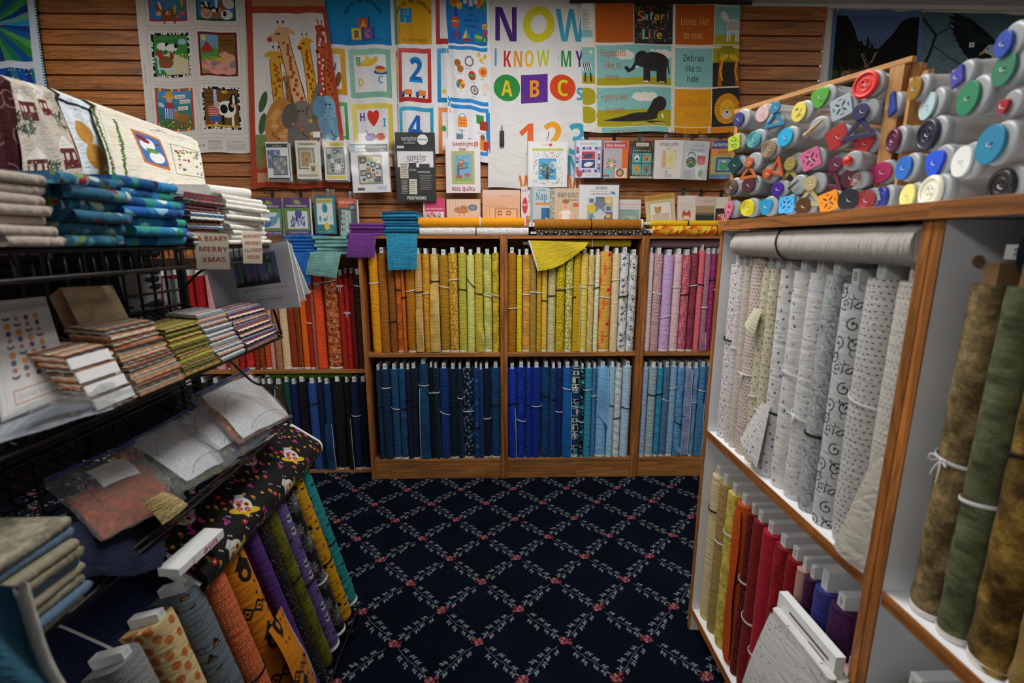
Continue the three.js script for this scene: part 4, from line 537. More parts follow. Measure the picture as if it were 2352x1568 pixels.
const letters = cv(900, 1800, (x, w, h) => {
  rect(x, 0, 0, w, h, '#dcdce0'); vgrad(x, 0, 0, 790, 520, '#1c9cd0', '#1f78be');
  arcText(x, 'DEXTER THE DINOSAUR', 460, 330, 250, 44, '#12161c'); block(x, 400, 250, 120, '#b8362c', 'A', '#efd23c'); block(x, 310, 350, 120, '#dba82a', 'B', '#21418c'); block(x, 450, 350, 120, '#5a3f94', 'C', '#e0862a'); text(x, 'LEARNS ALL ABOUT LETTERS!', 470, 470, 30, '#0f2f5c', '', 'serif', 'center', 420);
  soft(x, 830, 0, 240, 510, '#54b0ac', 46); text(x, 'A', 890, 110, 90, '#1d5fb0');
  soft(x, -120, 560, 330, 480, '#e0a42c', 60); text(x, 'V', 70, 750, 110, '#3b3f9a'); oval(x, 110, 880, 34, 80, '#8a5430', .3);
  soft(x, 250, 560, 520, 500, '#84c4a8', 60); text(x, 'B', 370, 680, 110, '#3c9a44'); text(x, 'D', 390, 900, 110, '#d9b436'); text(x, 'C', 640, 880, 110, '#2f8fc4');
  oval(x, 500, 700, 90, 36, '#e0b63c', -.1); poly(x, [[470, 700], [450, 600], [540, 690]], '#e6c04a'); disc(x, 590, 670, 28, '#e0b63c'); poly(x, [[420, 700], [340, 740], [440, 730]], '#d8a830'); oval(x, 640, 800, 84, 26, '#2458a0'); oval(x, 640, 776, 70, 34, '#d9a050'); oval(x, 640, 756, 60, 18, '#b8482c');
  soft(x, 830, 560, 240, 500, '#e6bc3a', 50); text(x, 'E', 890, 740, 110, '#2458a8'); oval(x, 900, 610, 60, 50, '#7a64a8'); oval(x, 900, 900, 40, 70, '#a4744a');
  soft(x, 0, 1120, 200, 400, '#4aa04a', 40); soft(x, 250, 1120, 520, 500, '#e2cc52', 60); text(x, 'H', 380, 1260, 120, '#6c3f98'); text(x, 'I', 660, 1330, 120, '#2e8ec4'); x.fillStyle = '#c8382c'; x.beginPath(); x.moveTo(520, 1370); x.bezierCurveTo(380, 1240, 470, 1150, 520, 1220); x.bezierCurveTo(570, 1150, 660, 1240, 520, 1370); x.fill(); oval(x, 470, 1480, 70, 46, '#7a4f9a'); oval(x, 600, 1480, 60, 40, '#c8543a');
  soft(x, 830, 1110, 240, 500, '#c8382c', 46); oval(x, 900, 1380, 40, 120, '#9a6a3c'); soft(x, 60, 1660, 300, 200, '#3f7fc0', 40); soft(x, 480, 1660, 300, 200, '#e08a2c', 40);
});
hanging('printed_cloth', 'white cloth panel of letter blocks under a blue title square', [[741, -18], [916, -18], [930, 384], [772, 380]], .012, letters);
const numbers = cv(640, 1560, (x, w, h) => {
  rect(x, 0, 0, w, h, '#dcdce0'); vgrad(x, 0, 0, 420, 480, '#e0b02a', '#c9921f'); arcText(x, 'DEXTER THE DINOSAUR', 200, 330, 250, 42, '#12161c');
  line(x, [[60, 130], [20, 390]], '#c98a3a', 14); line(x, [[160, 140], [180, 390]], '#c98a3a', 14); rect(x, 40, 150, 140, 130, '#2a8ac0'); text(x, '1 2', 110, 190, 50, '#dbe6ee', ''); text(x, '3', 100, 250, 50, '#dbe6ee', ''); rect(x, 20, 282, 170, 14, '#d8a050'); text(x, 'ALL ABOUT NUMBERS!', 215, 442, 32, '#3c2c0c', '', 'serif', 'center', 300);
  soft(x, 10, 520, 400, 520, '#c23030', 44); text(x, '2', 220, 730, 340, '#1d8ac6'); text(x, '2', 220, 730, 280, '#1f66b4'); for (const a of [80, 250]) { rect(x, a, 920, 90, 56, '#e07a34'); rect(x, a - 34, 938, 40, 40, '#2d6cb8'); disc(x, a - 12, 982, 14, '#1c1c20'); disc(x, a + 66, 982, 14, '#1c1c20'); }
  soft(x, 10, 1090, 420, 500, '#1f9ac8', 40); text(x, '4', 210, 1290, 320, '#1d62b8');
  soft(x, 470, 0, 300, 480, '#c23030', 50); soft(x, 480, 520, 300, 520, '#1f8ec8', 46); soft(x, 490, 1090, 300, 480, '#e0762a', 46); disc(x, 560, 930, 26, '#e6c23c'); disc(x, 556, 1300, 30, '#3a9a52');
});
hanging('printed_cloth', 'white cloth panel of big blue numbers under a yellow title square', [[911, -18], [1032, -18], [1036, 356], [916, 352]], .02, numbers);
const shapes = cv(640, 2000, (x, w, h) => {
  rect(x, 0, 0, w, h, '#dedee2'); vgrad(x, 10, 0, 590, 580, '#2f86cc', '#1d6cb8'); 'MY|FIRST|BOOK OF|SHAPES'.split('|').forEach((s, i) => text(x, s, 370, 170 + i * 66, 50, '#0e1a2c', '')); 
  for (let i = 0; i < 12; i++) { const a = 130 + Math.cos(i * .52) * 50, b = 70 + Math.sin(i * .52) * 50; disc(x, a, b, 20, '#e2a02c'); } disc(x, 130, 70, 42, '#c9741f'); disc(x, 205, 120, 44, '#e6cc3c'); oval(x, 480, 90, 40, 60, '#e07a2c'); oval(x, 555, 60, 40, 60, '#e6b83c'); oval(x, 570, 130, 30, 60, '#3f9a5a'); rect(x, 260, 20, 54, 84, '#e6e6ea'); rect(x, 340, 50, 54, 84, '#e6e6ea'); rect(x, 410, 20, 54, 84, '#e6e6ea');
  poly(x, [[110, 240], [150, 120], [190, 250]], '#2c4a9a'); oval(x, 140, 320, 56, 70, '#c84a34'); rect(x, 96, 300, 90, 16, '#e6c23c'); rect(x, 96, 330, 90, 12, '#2f86cc'); rect(x, 90, 420, 130, 110, '#2a56a8'); rect(x, 146, 420, 20, 110, '#b83430'); poly(x, [[230, 520], [370, 520], [340, 550], [250, 550]], '#a83430'); poly(x, [[300, 400], [300, 510], [240, 510]], '#e6cc4a'); poly(x, [[306, 420], [360, 510], [306, 510]], '#3fa0c0'); disc(x, 470, 490, 56, '#3a9a60'); for (let i = 0; i < 5; i++) poly(x, [[420 + i * 22, 470], [442 + i * 22, 470], [431 + i * 22, 510]], '#e6cc4a'); block(x, 530, 330, 64, '#dba82a', 'A', '#b8362c'); block(x, 540, 410, 60, '#b83430', 'B', '#21418c'); block(x, 535, 484, 60, '#2f7a4a', 'C', '#e6cc4a');
  rect(x, 10, 606, 590, 44, '#2f86cc'); rect(x, 10, 1250, 590, 50, '#2f86cc'); rect(x, 10, 1330, 590, 50, '#2f86cc'); rect(x, 560, 1380, 60, 500, '#2f86cc'); rect(x, 80, 1870, 500, 46, '#2f86cc');
  text(x, 'cookies', 190, 940, 22, '#33363c', ''); text(x, 'bracelet', 320, 880, 22, '#33363c', ''); text(x, 'coins', 530, 780, 22, '#33363c', ''); text(x, 'flower', 520, 980, 22, '#33363c', ''); text(x, 'ornament', 370, 1040, 22, '#33363c', ''); text(x, 'ball', 200, 1160, 22, '#33363c', ''); text(x, 'wheel', 390, 1214, 22, '#33363c', ''); text(x, 'donut', 540, 1160, 22, '#33363c', '');
  disc(x, 160, 810, 46, '#a0622c'); disc(x, 200, 880, 46, '#a8692f'); for (let i = 0; i < 16; i++) disc(x, 330 + Math.cos(i * .393) * 56, 790 + Math.sin(i * .393) * 56, 12, ['#b8362c', '#3f7fc0', '#3f9a52'][i % 3]); for (const [a, b] of [[470, 690], [560, 710], [505, 750]]) disc(x, a, b, 28, '#e2b63c'); for (let i = 0; i < 18; i++) oval(x, 530 + Math.cos(i * .35) * 44, 890 + Math.sin(i * .35) * 44, 26, 8, '#e0862a', i * .35); disc(x, 530, 890, 26, '#c8541f'); disc(x, 370, 960, 56, '#b8362c'); rect(x, 316, 944, 108, 30, '#3a9a60'); for (let i = 0; i < 6; i++) { x.fillStyle = ['#d8402c', '#e6b83c', '#3a6fc0', '#3f9a52'][i % 4]; x.beginPath(); x.moveTo(200, 1070); x.arc(200, 1070, 62, i * 1.047, i * 1.047 + 1.047); x.fill(); } x.strokeStyle = '#6a5a4a'; x.lineWidth = 16; x.beginPath(); x.arc(400, 1130, 50, 0, 7); x.stroke(); for (let i = 0; i < 8; i++) line(x, [[400, 1130], [400 + 48 * Math.cos(i * .785), 1130 + 48 * Math.sin(i * .785)]], '#6a5a4a', 7); disc(x, 560, 1080, 58, '#e0d4b8'); disc(x, 560, 1080, 18, '#dedee2');
  rect(x, 150, 1480, 130, 130, '#e0762a'); for (let i = 0; i < 9; i++) disc(x, 170 + (i % 3) * 45, 1500 + Math.floor(i / 3) * 45, 10, '#e6cc4a'); x.strokeStyle = '#3f8fc0'; x.lineWidth = 10; x.beginPath(); x.arc(215, 1480, 40, 3.14, 6.28); x.stroke(); rect(x, 420, 1420, 110, 110, '#3a8a4a'); rect(x, 470, 1490, 120, 110, '#9a3a2c'); text(x, 'paper bag', 200, 1650, 22, '#33363c', ''); text(x, 'quilting squares', 520, 1640, 22, '#33363c', ''); block(x, 120, 1700, 80, '#2f7a9a', 'A', '#b8362c'); rect(x, 290, 1750, 120, 80, '#2f8a5a'); rect(x, 460, 1720, 130, 130, '#e08a2c'); rect(x, 520, 1740, 80, 110, '#b8362c'); disc(x, 510, 1690, 36, '#8a5a30');
});
hanging('printed_cloth', 'narrow cloth panel of shapes under a blue title square', [[1022, -12], [1124, -12], [1130, 375], [1030, 352]], .028, shapes);
const abc = cv(1024, 2048, (x, w, h) => {
  rect(x, 0, 0, w, h, '#d6d4d4');
  const big = (s, a, b, size, c, sq = 1) => { x.save(); x.translate(a, b); x.scale(sq, 1); text(x, s, 0, 0, size, c); x.restore(); };
  big('N', 190, 290, 480, '#4b2a78', .8); x.strokeStyle = '#c9c22e'; x.lineWidth = 84; x.beginPath(); x.ellipse(545, 290, 130, 140, 0, 0, 7); x.stroke(); big('W', 900, 300, 460, '#3d9ab4', .8);
  rect(x, 68, 540, 22, 180, '#3d9ab4'); [['K', '#b8302c', 200], ['N', '#dc8a26', 320], ['O', '#e0ac2c', 440], ['W', '#b8bc2e', 590], ['M', '#2f8440', 840], ['Y', '#4b2a78', 985]].forEach(([s, c, a]) => big(s, a, 640, 236, c, .62));
  disc(x, 200, 945, 142, '#2f8440'); big('A', 200, 950, 230, '#d8b42a', .8); rect(x, 352, 805, 286, 300, '#5a2f88'); big('B', 495, 955, 250, '#dc8a26', .8); disc(x, 800, 945, 140, '#cc4422'); big('C', 800, 950, 240, '#c9c22e', .85); big('s', 985, 990, 240, '#3d9ab4', .7);
  big('1', 430, 1500, 480, '#d8602c', .9); big('2', 690, 1500, 480, '#e09a2c', .85); big('3', 960, 1500, 480, '#3d9ab4', .8);
  big('COUNT', 760, 1800, 330, '#3d9ab4', .6); big('WITH ME', 700, 2000, 280, '#d8702c', .62);
  for (let i = 0; i < 500; i++) disc(x, rnd() * w, rnd() * h, 1.5, 'rgba(255,255,255,.12)'); rect(x, 735, 600, 40, 80, '#e6e6e6'); for (let k = 0; k < 8; k++) rect(x, 742, 606 + k * 9, 26, 3, '#555');
});
hanging('printed_cloth', 'white cloth panel with large coloured alphabet and number lettering', [[1122, -10], [1338, -10], [1342, 430], [1121, 432]], .02, abc);
const safari = cv(1400, 1160, (x, w, h) => {
  rect(x, 0, 0, w, h, '#d8d0c4'); const B = '#7fb4b2', O = '#a2971f', G = '#2f2b2a', R = '#b0561c', Y = '#d6931e';
  rect(x, 0, 0, 100, h, '#d8d6d0'); for (let i = 0; i < 20; i++) rect(x, 8, 60 + i * 9, 40 + (i * 17) % 45, 3, '#55524e'); rect(x, 0, 240, 98, 66, B); rect(x, 0, 392, 120, 250, B); rect(x, 0, 640, 120, 74, O); for (let i = 0; i < 9; i++) line(x, [[i * 9, 530], [i * 9 + 16, 600]], i % 2 ? '#16171a' : '#e8e6e2', 7); line(x, [[30, 620], [26, 690]], '#222', 12); line(x, [[74, 620], [80, 690]], '#222', 12); oval(x, 40, 830, 90, 80, O); oval(x, 40, 1000, 90, 80, O); disc(x, 80, 430, 16, '#dcdc9a');
  rect(x, 112, 10, 344, 338, R); rect(x, 462, 14, 340, 352, G); for (let i = 0; i < 120; i++) { const a = rr(470, 790), b = rr(20, 355), c = ['#d8602c', '#7fb4b2', '#d6a52c', '#8a8a86'][i % 4]; line(x, [[a - 5, b - 9], [a, b], [a + 5, b - 9]], c, 3); }
  [...'Safari'].forEach((s, i) => text(x, s, 520 + i * 48, 120, i ? 92 : 130, ['#cf6a2c', '#7fb4b2', '#8fc0bc', '#d6a52c', '#d08a2c', '#77736e'][i])); [...'Life'].forEach((s, i) => text(x, s, 556 + i * 44, 280, i ? 100 : 120, ['#8fc0bc', '#cf7a2c', '#77736e', '#d6a52c'][i]));
  rect(x, 826, 20, 340, 354, R); text(x, 'Lions like', 996, 160, 84, '#dcb05c', '', 'sans-serif', 'center', 250); text(x, 'to roar.', 990, 280, 84, '#dcb05c', '', 'sans-serif', 'center', 180); rect(x, 1172, 30, 228, 350, B); rect(x, 1172, 280, 228, 100, O); oval(x, 1340, 200, 70, 60, '#dcdcd6'); oval(x, 1260, 120, 30, 46, '#dcdcd6', -.5); line(x, [[1275, 140], [1310, 200]], '#dcdcd6', 40); for (const a of [1290, 1310, 1370, 1390]) line(x, [[a, 230], [a - 4, 330]], '#dcdcd6', 14); for (let i = 0; i < 16; i++) line(x, [[1276 + i * 9, 150 + i % 3 * 10], [1268 + i * 9, 240]], '#4a4a4c', 3);
  rect(x, 130, 372, 664, 354, B); rect(x, 130, 660, 664, 66, O); for (const [a, b] of [[380, 450], [720, 440]]) for (let i = 0; i < 4; i++) oval(x, a + i * 26 - 40, b + (i % 2) * 14, 44, 34, '#dcd6cc'); 'Elephants|like to|wave.'.split('|').forEach((s, i) => text(x, s, 275, 440 + i * 106, 84, '#b0561c', '', 'sans-serif', 'center', [230, 160, 130][i])); 
  oval(x, 640, 520, 130, 86, G); oval(x, 530, 500, 66, 74, G); line(x, [[480, 520], [450, 580], [410, 600], [390, 570]], G, 30); rect(x, 540, 560, 62, 140, G); rect(x, 690, 560, 62, 150, G); rect(x, 660, 580, 40, 120, G); line(x, [[756, 500], [776, 620]], G, 12); poly(x, [[470, 560], [520, 566], [470, 576]], '#e8e2d6'); disc(x, 510, 505, 5, '#888'); for (const a of [552, 574, 700, 724]) oval(x, a, 700, 10, 7, '#e8e2d6'); oval(x, 620, 418, 22, 12, '#e0dcd2');
  rect(x, 826, 394, 330, 344, B); 'Zebras|like to|hide.'.split('|').forEach((s, i) => text(x, s, 990, 480 + i * 92, 78, '#2a2828', '', 'sans-serif', 'center', [190, 150, 120][i])); rect(x, 1160, 394, 240, 160, O); disc(x, 1290, 470, 100, '#8c831c'); rect(x, 1160, 520, 240, 218, G); for (const [a, d] of [[1235, 1], [1370, -1]]) { line(x, [[a, 500], [a - 12 * d, 740]], '#b0561c', 34); line(x, [[a + 12, 500], [a - 12, 600], [a + 12, 680]], '#dfa82e', 12); oval(x, a + 24 * d, 476, 44, 24, '#dfa82e', -.5 * d); line(x, [[a, 460], [a - 6, 430]], '#dfa82e', 8); }
  rect(x, 130, 744, 664, 360, B); rect(x, 130, 950, 664, 154, O); 'Hippos like|to yawn.'.split('|').forEach((s, i) => text(x, s, 280 + i * 20, 830 + i * 116, 84, '#b0561c', '', 'sans-serif', 'center', [240, 180][i])); for (let i = 0; i < 5; i++) oval(x, 490 + i * 32, 830 + (i % 2) * 16, 46, 34, '#dcd6cc'); oval(x, 690, 900, 60, 70, G, .4); poly(x, [[560, 1000], [640, 850], [740, 900], [660, 1010]], G); oval(x, 520, 1020, 150, 40, G); poly(x, [[180, 1046], [420, 996], [600, 1080], [760, 1060], [420, 1060]], G); poly(x, [[700, 1010], [716, 980], [730, 1040]], '#e8e2d6'); line(x, [[440, 1080], [620, 1094]], '#d8d6c8', 4); line(x, [[660, 1076], [740, 1090]], '#d8d6c8', 4);
  rect(x, 826, 756, 328, 340, Y); text(x, 'Giraffes like', 985, 880, 78, '#c06a1c', '', 'sans-serif', 'center', 250); text(x, 'to eat.', 985, 980, 78, '#c06a1c', '', 'sans-serif', 'center', 130); rect(x, 1160, 752, 240, 350, G); oval(x, 1296, 940, 112, 140, Y); for (let i = 0; i < 24; i++) line(x, [[1296 + 66 * Math.cos(i * .262), 930 + 84 * Math.sin(i * .262)], [1296 + 106 * Math.cos(i * .262), 938 + 134 * Math.sin(i * .262)]], '#b0561c', 5); oval(x, 1296, 940, 66, 84, '#dfa82e'); oval(x, 1296, 990, 44, 42, '#d8c4ac'); poly(x, [[1280, 962], [1312, 962], [1296, 984]], '#1f1a18'); line(x, [[1260, 930], [1274, 936]], '#1f1a18', 5); line(x, [[1316, 936], [1330, 930]], '#1f1a18', 5);
  rect(x, 826, 1104, 300, 56, Y); for (let i = 0; i < 22; i++) rect(x, 834 + i * 14, 1110, 6, 50, '#b0661c'); rect(x, 170, 1110, 600, 60, B); text(x, 'soooooo sleepy', 380, 1140, 44, '#b0561c', '', 'sans-serif', 'center', 240); rect(x, 1150, 1104, 250, 56, '#d6861e');
  for (const [a, b] of [[812, 30], [810, 392], [126, 380], [124, 736], [808, 748]]) disc(x, a, b, 8, '#d6931e'); for (const a of [812, 118]) rect(x, a - 5, 0, 10, 1100, 'rgba(216,208,196,.9)'); for (const b of [362, 738]) rect(x, 120, b, 1280, 10, '#d8d0c4');
});
hanging('printed_cloth', 'safari animal story cloth panel with orange and teal squares', [[1334, 4], [1702, 6], [1694, 306], [1340, 302]], .03, safari);
tag(add('rolled_fabric', new THREE.CylinderGeometry(.012, .012, 1.02, 14).rotateZ(Math.PI / 2).translate(onZ(1520, 2, WALL - .04).x, onZ(1520, 2, WALL - .04).y, -WALL + .03), fabric('#3a2f26', T.hline, .06, 1.2)), 'brown striped rolled cloth pinned along the top of the safari panel', 'fabric roll');
const elk = cv(1000, 1000, (x, w, h) => {
  rect(x, 0, 0, w, h, '#53719b'); vgrad(x, 40, 60, 900, 940, '#4c5f88', '#677a9c'); rect(x, 40, 560, 900, 440, '#0e120c');
  poly(x, [[40, 60], [150, 70], [230, 180], [290, 330], [420, 420], [520, 420], [640, 280], [760, 110], [830, 70], [940, 70], [940, 900], [40, 900]], '#0d0f0e'); for (let i = 0; i < 500; i++) disc(x, rr(50, 930), rr(300, 640), rr(2, 7), ['#101710', '#161d12', '#0a0c0b'][i % 3]);
  for (let i = 0; i < 40; i++) { const a = rr(50, 930), b = rr(420, 640), s = rr(50, 120); poly(x, [[a - s * .2, b], [a + s * .2, b], [a, b - s]], ['#0b120c', '#111a10'][i % 2]); } for (const [a, s] of [[330, 290], [400, 330]]) for (let k = 0; k < 6; k++) poly(x, [[a - 30 + k * 2, 560 - k * s / 8], [a + 30 - k * 2, 560 - k * s / 8], [a, 560 - k * s / 8 - s / 4]], '#0a0e0a');
  rect(x, 400, 640, 540, 20, '#5a6b80'); rect(x, 40, 660, 900, 340, '#203014'); for (let i = 0; i < 900; i++) line(x, [[rr(40, 940), rr(620, 1000)]].flatMap(([a, b]) => [[a, b], [a + rr(-8, 8), b - rr(8, 26)]]), ['#4a6e2a', '#2a4018', '#75602a', '#8a6224'][i % 4], 3);
  for (const [a, b, s] of [[270, 700, 1.2], [170, 800, .8]]) { x.save(); x.translate(a, b); x.scale(s, s); oval(x, 0, 0, 90, 44, '#5a3a28'); oval(x, -70, 0, 40, 36, '#7d604a'); line(x, [[70, -10], [110, -60]], '#4a3020', 34); oval(x, 125, -66, 30, 16, '#4c3222', .3); for (const l of [-70, -40, 40, 66]) line(x, [[l, 20], [l + 4, 110]], '#38241a', 13); x.restore(); }
  for (const d of [-1, 1]) { line(x, [[400, 620], [420 + d * 40, 560], [410 + d * 70, 470]], '#b09478', 8); for (let k = 0; k < 4; k++) line(x, [[412 + d * (20 + k * 15), 590 - k * 32], [440 + d * (26 + k * 14), 560 - k * 34]], '#b09478', 6); }
  oval(x, 700, 630, 60, 22, '#201710');
});
hanging('wildlife_cloth', 'dark mountain cloth panel with two elk on a blue border', [[1916, 22], [2124, 26], [2108, 236], [1900, 228]], -.026, elk, { group: 'wildlife panels on the white wall' });
const eagle = cv(1200, 900, (x, w, h) => {
  vgrad(x, 0, 0, w, h, '#48606c', '#7f8d92'); for (let i = 0; i < 420; i++) { const a = rr(0, 420), b = rr(20, 900), q = rr(-.6, 1.2), l = rr(30, 90); line(x, [[a, b], [a + l * Math.cos(q), b + l * Math.sin(q)]], ['#2c5a4c', '#3f7a62', '#1f4038', '#5a7d72'][i % 4], 2.5); }
  line(x, [[0, 60], [120, 220], [80, 420], [10, 620]], '#23302e', 26); line(x, [[120, 220], [220, 160], [260, 40]], '#23302e', 12); line(x, [[110, 330], [300, 470], [520, 560]], '#23302e', 9);
  const E = (px, py) => [(px - 2122) / 303 * 1200, (py - 30) / 206 * 900], K = '#10171c';
  poly(x, [[2200, 32], [2235, 45], [2264, 67], [2287, 89], [2300, 108], [2330, 98], [2430, 96], [2430, 240], [2322, 240], [2300, 160], [2288, 132], [2267, 150], [2240, 140], [2222, 122], [2206, 98], [2192, 72]].map((p) => E(...p)), K);
  for (const [a, b, c, d, e, f] of [[2176, 36, 2210, 40, 2206, 58], [2180, 50, 2212, 52, 2210, 70], [2181, 63, 2216, 66, 2214, 80], [2188, 78, 2220, 78, 2222, 94], [2194, 90, 2226, 90, 2228, 106], [2204, 104, 2232, 100, 2238, 118], [2216, 118, 2244, 110, 2250, 130], [2230, 134, 2256, 120, 2262, 142], [2186, 30, 2214, 36, 2206, 48]]) poly(x, [E(a, b), E(c, d), E(e, f)], K);
  for (let i = 0; i < 90; i++) { const t = rnd(), a = 2205 + t * 85 + rr(-8, 8), b = 45 + t * 62 + rr(-6, 22); line(x, [E(a, b), E(a - 9, b - 3)], ['#27353d', '#34454e', '#1c282e'][i % 3], 4); }
  poly(x, [[2262, 116], [2276, 101], [2292, 100], [2300, 112], [2296, 132], [2290, 142], [2282, 126], [2272, 122]].map((p) => E(...p)), '#b4bcbf'); poly(x, [[2264, 115], [2256, 120], [2255, 128], [2262, 124], [2270, 121]].map((p) => E(...p)), '#a5883c'); disc(x, ...E(2274, 110), 8, '#15181a');
  const [tx, ty] = E(2231, 96); rect(x, tx, ty, 48, 50, '#d6d8d8'); for (let k = 0; k < 6; k++) rect(x, tx + 8 + k * 6, ty + 14, 3, 18, '#444');
});
hanging('wildlife_cloth', 'grey cloth panel of a bald eagle spreading its wing', [[2122, 27], [2425, 36], [2410, 236], [2106, 236]], -.022, eagle, { group: 'wildlife panels on the white wall' });
for (const [a, b, w] of [[1922, 25, 'yellow push pin at the corner of the elk panel'], [2118, 29, 'yellow push pin between the elk and eagle panels']]) { const q = onZ(a, b, WALL + .018); tag(add('push_pin', mergeGeometries([new THREE.CylinderGeometry(.0045, .0045, .008, 10).rotateX(Math.PI / 2), new THREE.CylinderGeometry(.006, .006, .003, 10).rotateX(Math.PI / 2).translate(0, 0, .005)]).translate(q.x, q.y, q.z + .004), std({ color: lin(0xd8b030), roughness: .4 })), w, 'push pin', 'push pins in the wildlife panels'); }

// ---------- pattern packets on hooks ----------
const CW = 340, CH = 400, COLS = 6;
const quilt = (x, a, b, w, h, n, m, cs) => { const u = w / n, v = h / m; for (let j = 0; j < m; j++) for (let i = 0; i < n; i++) { rect(x, a + i * u, b + j * v, u, v, cs[(i + j * 2) % cs.length]); rect(x, a + i * u + u * .25, b + j * v + v * .25, u * .5, v * .5, cs[(i * 2 + j + 1) % cs.length]); } };
const lines = (x, a, b, w, n, c = '#888', st = 9) => { for (let i = 0; i < n; i++) rect(x, a + (i % 2) * w * .06, b + i * st, w * (i % 3 ? .85 : 1), 3, c); };
const animalFace = (x, a, b, r, c, c2) => { disc(x, a - r * .7, b - r * .7, r * .35, c2); disc(x, a + r * .7, b - r * .7, r * .35, c2); disc(x, a, b, r, c); oval(x, a, b + r * .35, r * .5, r * .38, c2); disc(x, a - r * .3, b - r * .1, r * .1, '#1a1512'); disc(x, a + r * .3, b - r * .1, r * .1, '#1a1512'); };
const baby = (x, a, b) => { oval(x, a, b + 110, 90, 60, '#e6e0da'); disc(x, a, b, 54, '#e0b096'); oval(x, a, b - 34, 48, 22, '#9a6a44'); oval(x, a - 76, b + 140, 22, 60, '#e0b096', .3); oval(x, a + 76, b + 140, 22, 60, '#e0b096', -.3); disc(x, a - 18, b + 2, 5, '#2c1c16'); disc(x, a + 18, b + 2, 5, '#2c1c16'); oval(x, a, b + 28, 12, 6, '#b86a5c'); };
